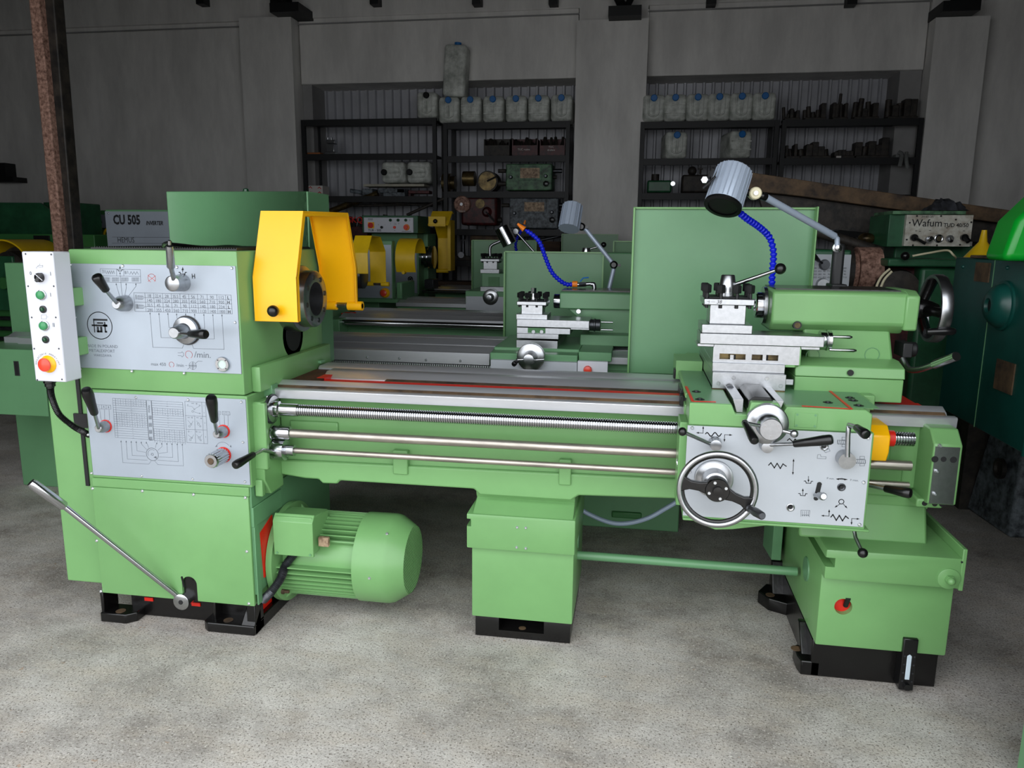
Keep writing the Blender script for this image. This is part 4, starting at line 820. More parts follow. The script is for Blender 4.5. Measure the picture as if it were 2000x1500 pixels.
# cross slide
ob('dovetail',MB().prism([(.300,sz-.027),(.288,sz+.012),(.318,sz+.012),(.318,sz-.027)],'y',YA+.02,2.9).prism([(.408,sz-.027),(.408,sz+.012),(.43,sz+.012),(.418,sz-.027)],'y',YA+.02,2.9),STEEL,sa,bev=.001)
wc=MB(); 
wc.prism([(.33,sz-.02),(.33,sz+.01),(.345,sz+.022),(.392,sz+.022),(.40,sz+.01),(.40,sz-.02)],'y',YA+.012,2.42)
ob('way_cover',wc,BLK,sa,bev=.002,label='black cover over the cross-slide screw')
cxs0,cxs1=P(1391,745,2.42).x,P(1540,752,2.42).x
csz0=P(1391,757,2.42).z; csz1=P(1391,727,2.42).z
cs=ob('cross_slide',MB().box(cxs0,cxs1-.008,2.42,2.94,sz+.003,csz1).box(cxs0,cxs1-.010,2.44,2.92,csz1,csz1+.028).prism([(cxs0,sz-.0),(cxs0+.05,sz-.0),(cxs0+.03,sz+.012),(cxs0,sz+.012)],'y',2.425,2.9),STEEL,LA,bev=.0015)
ob('gib_end',MB().box(cxs1-.008,cxs1+.018,2.44,2.47,P(1545,752,2.44).z,P(1545,741,2.44).z),STEEL,cs,bev=.001)
ob('brass_strip',MB().box(cxs0,cxs0+.05,2.418,2.43,sz+.0,sz+.004).box(cxs1-.045,cxs1-.01,2.418,2.43,sz+.0,sz+.004),BRONZE,cs)
for px,py in ((1433,738),(1498,740),(1403,749),(1525,754)): c=P(px,py,2.42); ob('screw',MB().rev((c.x,2.42,c.z),(0,-1,0),[(0,.0065),(.001,.006)],14),CHROME,cs)
ob('oiler',MB().cyl((P(1426,761,2.4).x,2.41,P(1426,760,2.4).z),(P(1426,761,2.4).x,2.40,P(1426,760,2.4).z),.0125,n=16),DSTEEL,cs)
# cross-slide dial and crank
d0_=P(1499,829,2.165)
dl=ob('cross_dial',MB().rev((d0_.x,YA+.01,d0_.z),(0,-1,0),[(0,.05),(.02,.05),(.024,.058),(.045,.058),(.048,.055),(.050,.034),(.075,.033),(.078,.031),(.105,.031),(.107,.029)],48),STEEL,LA)
ob('screw_boss',MB().prism([(d0_.x-.05,d0_.z+.03),(d0_.x-.045,sz+.012),(d0_.x+.03,sz+.012),(d0_.x+.05,d0_.z+.02),(d0_.x+.04,d0_.z-.02),(d0_.x-.05,d0_.z-.03)],'y',YA-.015,YA+.03),GREEN,LA,bev=.004)
hc=Vector((d0_.x,YA-.075,d0_.z)); e1=P(1455,826,2.095); ok=P(1551,847,2.11)
ck=ob('cross_crank',MB().cyl(hc,e1,.0055,n=12).sph(e1,.0095).cyl(hc,ok,.006,r2=.0045,n=12).sph(ok,.0115),STEEL,LA)
f1=P(1475,863,2.015); ob('grip',ballgrip(MB(),e1+Vector((0,-.004,0)),f1,.0125),BLK,ck); 
for k in range(3):
    an=2*PI*k/3+.6; q=Vector((d0_.x+.02*math.cos(an),YA-.097,d0_.z+.02*math.sin(an))); ob('screw',MB().cyl(q,q+Vector((0,-.001,0)),.0035,n=10),CHROME,dl)
# swivel base + compound slide
def zz(px,py,Y): return P(px,py,Y).z
Yk=2.455
c0x,c1x=P(1394,695,Yk).x,P(1562,690,Yk).x; z0=zz(1400,716,Yk);zA_=zz(1400,708,Yk); z1=zz(1400,673,Yk)
sw=ob('swivel_base',MB().box(c0x,c1x-.02,2.46,2.86,csz1+.02,csz1+.03).cyl(((c0x+c1x)/2,2.65,csz1+.026),((c0x+c1x)/2,2.65,zA_),.09,n=40),STEEL,LA,bev=.002)
ob('green_edge',MB().prism([(c0x,Yk-.002),(c1x-.012,Yk-.002),(c1x+.006,Yk+.02),(c1x+.006,2.83),(c0x,2.83)],'z',zA_-.008,zA_),GREEN,sw,bev=.002)
ob('green_side',MB().box(c1x,c1x+.004,Yk,2.83,zA_,z1),GREEN,sw)
mbc=MB()
for (a_,b_) in ((1405,1456),(1468,1520)): mbc.box(P(a_,700,Yk).x,P(b_,700,Yk).x,Yk-.02,Yk+.035,zz(1430,702,Yk),zz(1430,691,Yk))
sb=ob('slotted_block',MB().box(c0x-.002,c1x,Yk,2.83,zA_,z1),STEEL,sw); cut(sb,mbc)
for (a_,b_) in ((1405,1456),(1468,1520)):
    q=P((a_+b_)/2,699,Yk+.015); ob('slot_back',MB().box(P(a_,700,Yk).x,P(b_,700,Yk).x,Yk+.030,Yk+.034,zz(1430,702,Yk),zz(1430,691,Yk)),BRONZE,sw); ob('clamp_bolt',MB().hexn((q.x,Yk+.02,q.z-.010),(q.x,Yk+.02,q.z+.010),.0105),CHROME,sw)
t0x,t1x=P(1367,665,2.44).x,P(1610,672,2.44).x; tz0=zz(1380,672,2.44); tz1=zz(1380,651,2.44)
cpd=ob('compound_slide',MB().prism([(t0x,2.44),(t1x,2.44),(t1x,2.49),(t1x-.05,2.56),(t0x,2.56)],'z',tz0,tz1).box(t0x-.006,P(1395,675,2.45).x,2.45,2.54,zz(1370,678,2.44),tz0).box(P(1565,680,2.45).x,P(1602,683,2.45).x,2.452,2.52,zz(1580,684,2.45),tz0),STEEL,LA,bev=.002)
dc=P(1627,670,2.50)
cd_=ob('compound_dial',MB().rev((t1x-.002,2.50,tz1-.018),(1,0,0),[(0,.030),(.016,.031),(.018,.030),(.02,.033),(.023,.033),(.025,.030),(.034,.030),(.038,.022)],36),CHROME,LA)
xd=t1x+.036
for q,w_ in (((1640,658),(1666,658)),((1645,684),(1674,685))):
    a_=P(*q,2.48);b_=P(*w_,2.48); ob('dial_pin',MB().rev(Vector((xd-.01,2.48,a_.z)),(1,0,0),[(0,.004),(.012,.0045),(b_.x-xd,.0058),(b_.x-xd+.008,.003)],12),CHROME,cd_)
# tool post
def toolpost(cx,cyy,zb_,s,parent,names=True,text=True,cap=True):
    # square turret, s=side, base block under, screws round the edge
    o=ob('tool_post',MB().box(cx-s*.36,cx+s*.36,cyy-s*.36,cyy+s*.36,zb_,zb_+s*.42),STEEL,parent,bev=.002)
    z=zb_+s*.40
    ob('top_plate',MB().box(cx-s/2,cx+s/2,cyy-s/2,cyy+s/2,z,z+s*.13),STEEL,o,bev=.0025)
    ob('black_ring',MB().box(cx-s*.40,cx+s*.40,cyy-s*.40,cyy+s*.40,z+s*.13,z+s*.16),MBLK,o,bev=.002)
    for ex in (-1,1):
        for k in range(3):
            for (dx,dy) in ((ex*.43,(k-1)*.34),) if True else ():
                q=Vector((cx+dx*s,cyy+dy*s,z)); ob('clamp_screw',MB().cyl(q+Vector((0,0,-s*.07)),q+Vector((0,0,s*.24)),s*.036,n=10).rev(q+Vector((0,0,s*.24)),(0,0,1),[(0,s*.072),(s*.02,s*.08),(s*.15,s*.08),(s*.17,s*.06)],4,sm=False,ph=PI/4),MBLK,o)
    for ey in (-1,1):
        for k in (-.16,.16):
            q=Vector((cx+k*s,cyy+ey*.40*s,z)); ob('clamp_screw',MB().cyl(q+Vector((0,0,-s*.07)),q+Vector((0,0,s*.24)),s*.036,n=10).rev(q+Vector((0,0,s*.24)),(0,0,1),[(0,s*.072),(s*.02,s*.08),(s*.15,s*.08),(s*.17,s*.06)],4,sm=False,ph=PI/4),MBLK,o)
    return o,z
ts=P(1473,610,2.44).x-P(1374,610,2.44).x
tcx=(P(1473,610,2.44).x+P(1374,610,2.44).x)/2; ztp=zz(1420,635,2.47)
tcy=2.44+ts/2
bb=ob('post_base',MB().box(P(1371,640,2.445).x,P(1470,640,2.445).x,2.445,2.60,tz1,zz(1400,634,2.445)),STEEL,LA,bev=.002)
zpb=zz(1400,634,2.445); hgt=zz(1420,589,2.44)-zpb
tpost,ztop=toolpost(tcx,tcy,zpb,ts,LA)
t=MB(); q=xz(1397,594,2.44); zpl=ztop+ts*.065; text_mb('38',tcx-ts*.20,zpl,ts*.075,tcy-ts/2-.0004,mb=t,shear=.15); t.line([(tcx-ts*.44,zpl+.002),(tcx-ts*.38,zpl)],.0008,tcy-ts/2-.0004); t.line([(tcx-ts*.36,zpl),(tcx-ts*.28,zpl)],.0008,tcy-ts/2-.0004); t.line([(tcx-ts*.40,zpl+.006),(tcx-ts*.40,zpl-.005)],.0008,tcy-ts/2-.0004); flat('pen_marks',t,INK,tpost,label='hand-written 38 in black pen')
zc2=ztop+ts*.16
ob('clamp_cone',MB().rev((tcx,tcy,zc2),(0,0,1),[(0,ts*.20),(ts*.05,ts*.20),(ts*.055,ts*.185),(ts*.13,ts*.185),(ts*.42,ts*.14),(ts*.44,ts*.12)],36),STEEL,tpost)
a_=Vector((tcx+ts*.10,tcy,zc2+ts*.22)); e=P(1524,525,2.44)
hl=ob('clamp_handle',MB().cyl(a_,e,.0068,r2=.0052,n=14),CHROME,tpost)
ob('ball_knob',MB().sph(e,.0172),BLK,tpost)
# ---------------- tailstock ----------------
Yt=2.53
tx0,tx1=P(1510,575,Yt).x,P(1776,585,Yt).x; tzt=zz(1510,566,Yt); tzb=zz(1510,630,Yt); ym=2.655
tsd=ob('tailstock',MB().prism([(Yt,tzb),(Yt,tzt-.008),(Yt+.02,tzt),(2.78-.02,tzt),(2.78,tzt-.008),(2.78,tzb),(2.74,tzb-.03),(2.57,tzb-.03)],'x',tx0,tx1)
  .prism([(tx0+.10,tzb),(tx0+.13,zz(1510,700,Yt)),(tx0+.0,zz(1500,718,Yt)),(tx1-.015,zz(1764,718,Yt)),(tx1-.04,tzb)],'y',2.56,2.76)
  ,GREEN,LA,bev=.008)
ob('tail_end_cap',MB().prism([(Yt-.006,tzb-.015),(Yt-.01,tzt-.012),(Yt+.03,tzt+.004),(2.75,tzt+.004),(2.79,tzt-.02),(2.79,tzb-.02)],'x',tx1-.01,tx1+.03),GREEN,tsd,bev=.006)
zf1=zz(1764,716,2.48); zf2=zz(1764,742,2.46)
ob('tailstock_foot',MB().prism([(2.47,zf1-.006),(2.53,zf1+.01),(2.80,zf1+.01),(2.83,zf1-.006),(2.83,zf2),(2.46,zf2)],'x',P(1552,730,2.47).x,P(1766,740,2.47).x),GREEN,tsd,bev=.003)
ob('tailstock_base',MB().box(P(1552,750,2.46).x,P(1762,780,2.46).x,2.462,2.83,.893,zf2-.0015),GREEN,tsd,bev=.003)
ob('black_lid',MB().box(tx0+.01,tx1-.02,Yt+.02,2.76,tzt,tzt+.004),BLACK,tsd)
c=P(1661,728,2.46); ob('bolt_hole',MB().cyl((c.x,2.461,c.z),(c.x,2.457,c.z),.0095,n=16),MBLK,tsd)
for px,py,r in ((1704,693,.022),(1588,695,.021)): c=P(px,py,2.555); ob('ring_mark',MB().tor((c.x,2.559,c.z),(0,1,0),r,.0012,n=36,m=6),GREENB,tsd)
c=P(1557,635,Yt); ob('lock_plug',MB().cyl((c.x,Yt+.03,c.z),(c.x,Yt-.005,c.z),.013,n=18),MBLK,tsd); ob('plug_face',MB().cyl((c.x,Yt-.005,c.z),(c.x,Yt-.006,c.z),.009,n=14),BRONZE,tsd)
qz=(zz(1490,572,2.6)+zz(1490,622,2.6))/2-.002; qx=P(1479,600,2.6).x; qr=.046
ql=ob('quill',MB().rev((qx,ym,qz),(1,0,0),[(.02,.020),(0,.022),(.0,qr-.006),(.004,qr-.002),(tx0-qx+.02,qr-.002)],40,capa=False),CHROME,LA)
ob('quill_bore',MB().cyl((qx+.018,ym,qz),(qx+.022,ym,qz),.021,n=24),MBLK,ql)
ob('quill_ring',MB().rev((tx0-.012,ym,qz),(1,0,0),[(0,.062),(.01,.062),(.014,.058)],36),STEEL,ql)
wx=P(1826,600,ym).x; wzz=(zz(1826,533,ym)+zz(1826,671,ym))/2; wR=(zz(1826,533,ym)-zz(1826,671,ym))/2-.004
th=ob('tailstock_handwheel',MB().rev((tx1+.028,ym,qz),(1,0,0),[(0,.058),(.025,.058),(.03,.054),(.032,.02),(.05,.02)],36),STEEL,LA)
mb=MB(); mb.rev((wx-.017,ym,wzz),(1,0,0),[(0,wR-.012),(0,wR-.002),(.008,wR),(.028,wR),(.034,wR-.003),(.034,wR-.013),(.0,wR-.013)],64,capa=False,capb=False); ob('rim',mb,STEEL,th)
ob('wheel_hub',MB().rev((tx1+.06,ym,qz),(1,0,0),[(0,.03),(.02,.032),(wx-tx1-.075,.026),(wx-tx1-.05,.016)],28),BLACK,th)
for an in (65,185,305):
    u=Vector((0,math.cos(math.radians(an)),math.sin(math.radians(an)))); a_=Vector((tx1+.075,ym,qz)); b_=Vector((wx,ym,wzz))+u*(wR-.012); ob('spoke',MB().cyl(a_,b_,.013,r2=.017,n=10),BLACK,th)
a_=Vector((wx+.0,ym-.10,wzz-.055)); e=P(1866,647,2.56); ob('crank_grip',MB().rev(P(1810,648,2.56),P(1866,647,2.56)-P(1810,648,2.56),[(0,.008),(.01,.010),(.05,.013),((e-P(1810,648,2.56)).length-.006,.012),((e-P(1810,648,2.56)).length,.008)],18),BLK,th)
c=P(1770,682,2.6); lk=ob('tailstock_lock',MB().box(P(1757,690,2.6).x,P(1776,690,2.6).x,2.57,2.66,P(1760,696,2.6).z,P(1760,668,2.6).z).rev(P(1774,682,2.60),(1,0,0),[(0,.024),(.02,.024),(.024,.02)],24),MBLK,LA,bev=.003)
ob('lock_lever',MB().tube(smooth([P(1763,700,2.58),P(1770,714,2.56),P(1778,722,2.53),P(1800,721,2.48),P(1846,704,2.38)],5),.0095,14),STEEL,lk); ob('lever_sleeve',MB().cyl(P(1826,712,2.42),P(1868,696,2.33),.0135,n=18),CHROME,lk)
# ---------------- splash guard, lamp, hose ----------------
Ys=3.10
g0,g1=P(1237,412,Ys),P(1595,404,Ys); gb=P(1226,727,Ys)
sgd=ob('splash_guard',MB().box(g0.x+.004,g1.x-.002,Ys,Ys+.004,gb.z,1.505),GREENB,LA)
ob('guard_edge',MB().box(g0.x,g0.x+.008,Ys-.02,Ys+.012,gb.z,1.508).box(g1.x-.006,g1.x,Ys-.045,Ys+.012,gb.z,1.512).box(g0.x,g1.x,Ys-.012,Ys+.01,1.502,1.510),GREEN,sgd,bev=.002)

YL_=2.80
lb=P(1634,484,YL_); 
wl=ob('work_lamp_post',MB().box(P(1623,520,YL_).x,P(1646,520,YL_).x,YL_-.02,YL_+.01,tzt-.02,lb.z+.015),MBLK,LA,bev=.01,label='dark flat post carrying the lamp arm')
ob('post_base',MB().box(P(1620,520,YL_).x,P(1649,520,YL_).x,2.74,2.83,tzt-.05,tzt+.01),MBLK,wl,bev=.003)
ob('joint_bolt',MB().rev(P(1635,484,YL_-.02),(0,-1,0),[(0,.016),(.006,.016),(.008,.010),(.014,.009),(.016,.004)],18),CHROME,wl)
e1=P(1634,462,YL_-.02); ob('elbow',MB().tube([P(1635,480,YL_-.025),P(1635,466,YL_-.025),P(1628,459,YL_-.03)],.009,10),GREYP,wl)
j2=P(1495,385,2.62); ob('lamp_arm',MB().cyl(P(1630,461,YL_-.03),j2,.0115,n=18),GREYP,wl)
jj=P(1474,378,2.60); ob('arm_joint',MB().cyl(j2,P(1487,382,2.61),.013,n=16).cyl(P(1490,383,2.61),P(1455,375,2.6),.011,n=14),BLK,wl)
ob('joint_disc',MB().rev(jj+Vector((0,.02,0)),(0,-1,0),[(0,.0195),(.04,.0195),(.044,.016)],24),CREAM,wl); ob('joint_screw',MB().cyl(jj+Vector((0,-.02,0)),jj+Vector((0,-.03,0)),.007,n=12),CHROME,wl)
ht=P(1434,335,2.58); hbm=P(1412,402,2.52); d=hbm-ht; hr=.058
lh=ob('lamp_head',MB().rev(ht,d,[(-.004,hr*.9),(0,hr*.97),(d.length*.98,hr),(d.length,hr*.98)],44),GREYP,wl,label='ribbed grey cylindrical lamp head')
ob('lamp_rim',MB().rev(ht+d*.97,d,[(0,hr*1.02),(.008,hr*1.02),(.009,hr*.8)],40,capa=False,capb=False),BLK,wl); ob('lamp_lens',MB().cyl(ht+d*.985,ht+d*1.01,hr*.93,n=30),BLK,wl)
dd,uu,ww=MB().frame(ht,d)
for k in range(24):
    an=2*PI*k/24; u=uu*math.cos(an)+ww*math.sin(an); ob('head_rib',MB().cyl(ht+u*hr*.965,ht+d*.95+u*hr*.99,.0024,n=6),GREYP,lh)
hd=P(1393,352,2.53); ob('lamp_handle',MB().tube([P(1384,360,2.52),P(1380,352,2.51),P(1388,338,2.50),P(1393,328,2.49)],.0045,8).tube([P(1397,345,2.52),P(1386,356,2.51),P(1372,368,2.5)],.004,8).prism([(P(1386,352,2.53).x,P(1386,362,2.53).z),(P(1400,340,2.53).x,P(1400,334,2.53).z),(P(1400,352,2.53).x,P(1398,380,2.53).z),(P(1393,368,2.53).x,P(1393,364,2.53).z)],'y',2.54,2.555),MBLK,wl); ob('handle_nut',MB().hexn(P(1380,352,2.53),P(1376,351,2.50),.011),STEEL,wl)
def flexhose(pts,r,L,parent,name='coolant_hose',m=BLUE,lab=None):
    pth=smooth(pts,12); ln=[0]
    for a,b in zip(pth,pth[1:]): ln.append(ln[-1]+(b-a).length)
    n=int(ln[-1]/L); def_=lambda t: next((pth[i].lerp(pth[i+1],(t-ln[i])/(ln[i+1]-ln[i]+1e-9)) for i in range(len(pth)-1) if ln[i+1]>=t),pth[-1])
    h=ob(name,MB().tube(pth,r*.55,8),m,parent,label=lab)
    me=None
    for i in range(n):
        a=def_(i*L); b=def_((i+1)*L)
        if me is None:
            mb=MB().rev((0,0,0),(0,0,1),[(0,r*.62),(.1*L,r*.66),(.62*L,r*1.0),(.82*L,r*1.0),(.98*L,r*.7)],12)
            me=bpy.data.meshes.new('hose_segment'); me.from_pydata(mb.v,[],mb.f); me.polygons.foreach_set('use_smooth',mb.sm); me.materials.append(m)
        o=bpy.data.objects.new('hose_segment',me); S.collection.objects.link(o); o.parent=h
        o.matrix_local=Matrix.Translation(a-OFF[parent.name] if True else a)@(b-a).to_track_quat('Z','Y').to_matrix().to_4x4()
    return h
YH=2.86
flexhose([P(1508,566,YH),P(1508,540,YH),P(1510,510,YH),P(1511,495,YH),P(1506,470,YH),P(1496,455,YH-.02),P(1478,440,YH-.06),P(1460,428,YH-.1),P(1440,412,YH-.14)],.0125,.0165,LA,lab='blue segmented coolant hose')
ob('drain_hose',MB().tube(smooth([P(1128,990,3.0),P(1150,1004,3.0),P(1190,1020,3.0),P(1225,1022,3.0),P(1265,1012,3.0),P(1300,993,3.0),P(1330,975,3.0)],6),.0095,12),HOSE,LA,label='bluish clear drain hose hanging below the bed')
# two countersunk screws lying on the tank tray
for px,py,lab in ((1768,1047,'small loose countersunk screw on the tank tray, left of the pair'),(1786,1048,'small loose countersunk screw on the tank tray, right of the pair')):
    c=PZZ(px,py,zt3+.007); ob('loose_screw',MB().rev(c+Vector((0,0,0)),(.8,-.5,-.12),[(-.012,.002),(0,.002),(.0001,.003),(.006,.0065),(.007,.006)],12),SCREW,None,label=lab,cat='screw',group='loose screws on the tank tray')
# ---------------- background machines ----------------
def PB(mb,x0,y0,x1,y1,Y,d,dy=0):   # box whose front face matches a photo rectangle at depth Y
    a=P(x0,(y0+y1)/2,Y); b=P(x1,(y0+y1)/2,Y); t=P((x0+x1)/2,y0,Y); u=P((x0+x1)/2,y1,Y)
    return mb.box(a.x,b.x,Y,Y+d,u.z,t.z)
def ways(parent,Y,x0,x1,z=.868,w=.45,front=GREENB):
    b=ob('bed',MB().box(x0,x1,Y+.03,Y+w-.02,z-.36,z-.03),front,parent,bev=.005)
    ob('bed_way',MB().prism([(Y,z-.035),(Y,z-.005),(Y+.025,z-.002),(Y+.025,z-.035)],'x',x0,x1),WAY,b)
    ob('bed_way',MB().prism([(Y+.026,z-.03),(Y+.026,z-.003),(Y+.07,z+.014),(Y+.08,z+.014),(Y+.10,z-.03)],'x',x0,x1),WAY,b)
    ob('bed_way',MB().prism([(Y+w*.52,z-.03),(Y+w*.52,z-.005),(Y+w*.6,z+.014),(Y+w*.74,z+.014),(Y+w*.76,z-.03)],'x',x0,x1),WAY,b)
    ob('bed_way',MB().prism([(Y+w*.8,z-.03),(Y+w*.8,z+.012),(Y+w,z+.014),(Y+w,z-.03)],'x',x0,x1),WAY,b)
    ob('way_channel',MB().box(x0,x1,Y+.10,Y+w*.52,z-.03,z-.022),MBLK,b)
    return b
def smallwheel(parent,c,r,L=.05,n='cross_dial'):
    o=ob(n,MB().rev(c,(0,-1,0),[(0,r),(L*.4,r),(L*.45,r*.93),(L*.5,r*.5),(L*1.1,r*.42),(L*1.6,r*.36),(L*1.62,r*.3)],30),STEEL,parent)
    return o
def guardplate(parent,x0,y0,x1,yb,Y,m=GREENB,name='splash_guard'):
    a=P(x0,y0,Y);b=P(x1,y0,Y); z0=P(x0,yb,Y).z
    g=ob(name,MB().box(a.x,b.x,Y,Y+.004,z0,(a.z+b.z)/2),m,parent)
    ob('guard_edge',MB().box(a.x-.004,a.x+.005,Y-.03,Y+.008,z0,a.z+.004),GREEN,g); ob('guard_edge',MB().box(b.x-.005,b.x+.004,Y-.03,Y+.008,z0,b.z+.004),GREEN,g); ob('guard_edge',MB().box(a.x,b.x,Y-.012,Y+.006,(a.z+b.z)/2-.003,(a.z+b.z)/2+.005),GREEN,g)
    return g
# --- lathe with rack, directly behind the first one
L2=thing('lathe','green lathe right behind the front one, with toothed rack and orange tipped hose','lathe',(-1.5,3.8,0))
b2=ways(L2,3.40,-3.2,.9,z=.868,w=.47)
rk=ob('gear_rack',MB().box(-3.1,P(956,710,3.38).x,3.375,3.402,P(900,711,3.38).z,P(900,689,3.38).z-.0),WAY,L2)
for i in range(100):
    x=-1.62+i*.0105
    ob('rack_tooth',MB().prism([(x,.807),(x+.0075,.807),(x+.0055,.797),(x+.002,.797)],'y',3.375,3.40),WAY,rk)
screws(rk,[(P(px,py,3.375).x,P(px,py,3.375).z) for px,py in ((649,696),(717,698),(780,700),(832,703),(899,705))],3.375,.007)
ob('bed_apron',MB().box(-3.1,.9,3.40,3.44,.50,.80),GREENB,b2)
ob('headstock',MB().box(-3.30,-1.95,3.62,4.25,.55,1.215),GREENB,L2,bev=.006)
ob('end_cover',MB().box(-3.335,-2.75,3.60,4.25,.46,1.233),GREENB,L2,bev=.004)
fbx=ob('feed_box',MB().box(-3.25,P(83,700,3.2).x,3.2,3.62,P(70,813,3.2).z,P(40,683,3.2).z),GREENB,L2,bev=.004)
c=xz(27,705,3.2); d=xz(40,734,3.2); ob('slot_window',MB().box(c[0],d[0],3.197,3.203,d[1],c[1]),STEEL,fbx); ob('slot_glass',MB().box(c[0]+.005,d[0]-.005,3.196,3.1975,d[1]+.006,c[1]-.006),MBLK,fbx)
ob('grey_plate',MB().box(P(74,780,3.25).x-.06,P(74,780,3.25).x+.06,3.26,3.27,P(80,813,3.25).z,P(80,748,3.25).z),PLATED,L2)
ob('base',MB().box(-3.355,-2.6,3.58,4.1,0,.50),GREENB,L2,bev=.004)
st=ob('right_stand',MB().box(P(1128,1030,3.54).x-.02,P(1325,1035,3.54).x,3.54,4.1,0,.54),GREENB,L2,bev=.006)
a=xz(1195,997,3.54); b=xz(1253,1013,3.54); ob('recess_handle',MB().box(a[0],b[0],3.525,3.545,b[1],a[1]),GREEND,st,bev=.006)
sx0,sx1=P(957,695,3.34).x,P(1130,695,3.34).x
s2=ob('saddle',MB().box(P(957,700,3.34).x,P(1128,700,3.34).x,3.34,3.44,P(970,704,3.34).z,P(970,689,3.34).z).box(P(957,700,3.34).x,P(1128,700,3.34).x,3.44,3.9,.888,P(970,689,3.34).z),GREENB,L2,bev=.004)
ob('saddle_side_block',MB().box(P(1130,690,3.36).x,P(1195,690,3.36).x,3.36,3.75,P(1160,706,3.36).z,P(1160,688,3.36).z),GREENB,s2,bev=.004)
ap2=ob('apron_plate',MB().box(P(958,715,3.31).x,P(1127,715,3.31).x,3.31,3.34,.55,P(1000,704,3.31).z),WPL,L2,bev=.002)
ep=ob('stop_plate',MB().box(P(1128,715,3.30).x,P(1187,715,3.30).x,3.30,3.33,P(1150,735,3.3).z-.03,P(1150,706,3.3).z),WHITE,L2,bev=.002)
c=P(1148,722,3.30); ob('emergency_stop',MB().rev(c,(0,-1,0),[(0,.018),(.008,.019),(.016,.016),(.02,.006)],20),REDP,ep)
smallwheel(L2,P(1038,696,3.3),.062,.06)
ob('crank',MB().cyl(P(1035,702,3.23),P(1008,703,3.22),.006,n=10).cyl(P(1035,704,3.23),P(1063,702,3.22),.006,n=10),CHROME,L2); ob('crank_grip',ballgrip(MB(),P(1010,705,3.22),P(1003,712,3.18),.011),BLK,L2)
zc_0=P(1050,690,3.45)
cs2=ob('cross_slide',MB().box(P(1008,680,3.45).x,P(1089,680,3.45).x,3.45,3.95,P(1050,689,3.45).z,P(1050,665,3.45).z).box(P(1009,660,3.46).x,P(1091,660,3.46).x,3.46,3.93,P(1050,662,3.46).z,P(1050,652,3.46).z),STEEL,L2,bev=.002)
sw2=ob('swivel_base',MB().box(P(1009,645,3.47).x,P(1114,645,3.47).x,3.47,3.85,P(1050,652,3.47).z,P(1050,640,3.47).z),STEEL,L2,bev=.002)
a=xz(1031,640,3.468); b=xz(1065,651,3.468); ob('green_slot',MB().box(a[0],b[0],3.466,3.4705,b[1],a[1]),GREEND,sw2)
for px in (1042,1058): c=P(px,648,3.46); ob('clamp_bolt',MB().hexn((c.x,3.465,c.z),(c.x,3.455,c.z),.009),CHROME,sw2)
cp2=ob('compound_slide',MB().box(P(1009,633,3.46).x,P(1151,633,3.46).x,3.46,3.66,P(1080,640,3.46).z,P(1080,625,3.46).z).box(P(1114,643,3.47).x,P(1151,643,3.47).x,3.475,3.60,P(1120,645,3.46).z,P(1080,639,3.46).z),STEEL,L2,bev=.002)
c=P(1151,635,3.54); ob('compound_dial',MB().rev(Vector((c.x,3.55,c.z)),(1,0,0),[(0,.028),(.02,.028),(.022,.031),(.027,.031),(.03,.028),(.05,.028),(.052,.02)],28),DSTEEL,cp2)
for y in (629,644): a=P(1174,y,3.5); ob('dial_pin',MB().cyl(a,P(1197,y+.5,3.5),.0045,n=10),CHROME,cp2)
ts2=P(1067,600,3.5).x-P(1009,600,3.5).x
tp2,zt2p=toolpost((P(1067,600,3.5).x+P(1009,600,3.5).x)/2,3.5+ts2/2,P(1038,625,3.5).z+.012,ts2,L2)
ob('post_base',MB().box(P(1008,618,3.49).x,P(1069,618,3.49).x,3.49,3.64,P(1040,625,3.49).z,P(1040,614,3.49).z),STEEL,tp2,bev=.002)
tc=Vector(((P(1067,600,3.5).x+P(1009,600,3.5).x)/2,3.5+ts2/2,zt2p+ts2*.16)); ob('clamp_nut',MB().cyl(tc,tc+Vector((0,0,.03)),.022,n=20).hexn(tc+Vector((0,0,.03)),tc+Vector((0,0,.055)),.014),CHROME,tp2)
# tailstock 2
Y_=3.68
ob('tailstock',MB().prism([(Y_,P(1150,604,Y_).z),(Y_,P(1150,573,Y_).z),(Y_+.02,P(1150,570,Y_).z),(Y_+.22,P(1150,570,Y_).z),(Y_+.24,P(1150,576,Y_).z),(Y_+.24,P(1150,604,Y_).z)],'x',P(1093,590,Y_).x,P(1260,590,Y_).x).prism([(P(1107,604,Y_).x,P(1110,604,Y_).z),(P(1150,604,Y_).x,P(1150,640,Y_).z),(P(1150,604,Y_).x,.9),(P(1260,604,Y_).x,.9),(P(1260,604,Y_).x,P(1200,604,Y_).z)],'y',Y_+.03,Y_+.2),GREENB,L2,bev=.005)
ob('tailstock_foot',MB().box(P(1133,660,3.6).x,P(1260,660,3.6).x,3.6,3.88,.885,P(1200,655,3.6).z),GREENB,L2,bev=.004)
ob('tailstock_lid',MB().box(P(1096,590,Y_).x,P(1260,590,Y_).x,Y_+.02,Y_+.22,P(1150,570,Y_).z,P(1150,570,Y_).z+.006),BLACK,L2)
c=P(1090,588,Y_+.12); ob('quill',MB().rev((c.x-.02,Y_+.12,c.z),(1,0,0),[(0,.033),(.002,.036),(.04,.036)],28),CHROME,L2)
c=P(1130,608,Y_); ob('lock_plug',MB().rev((c.x,Y_,c.z),(0,-1,0),[(0,.011),(.006,.011)],18),CHROME,L2)
guardplate(L2,987,493,1179,735,4.33)
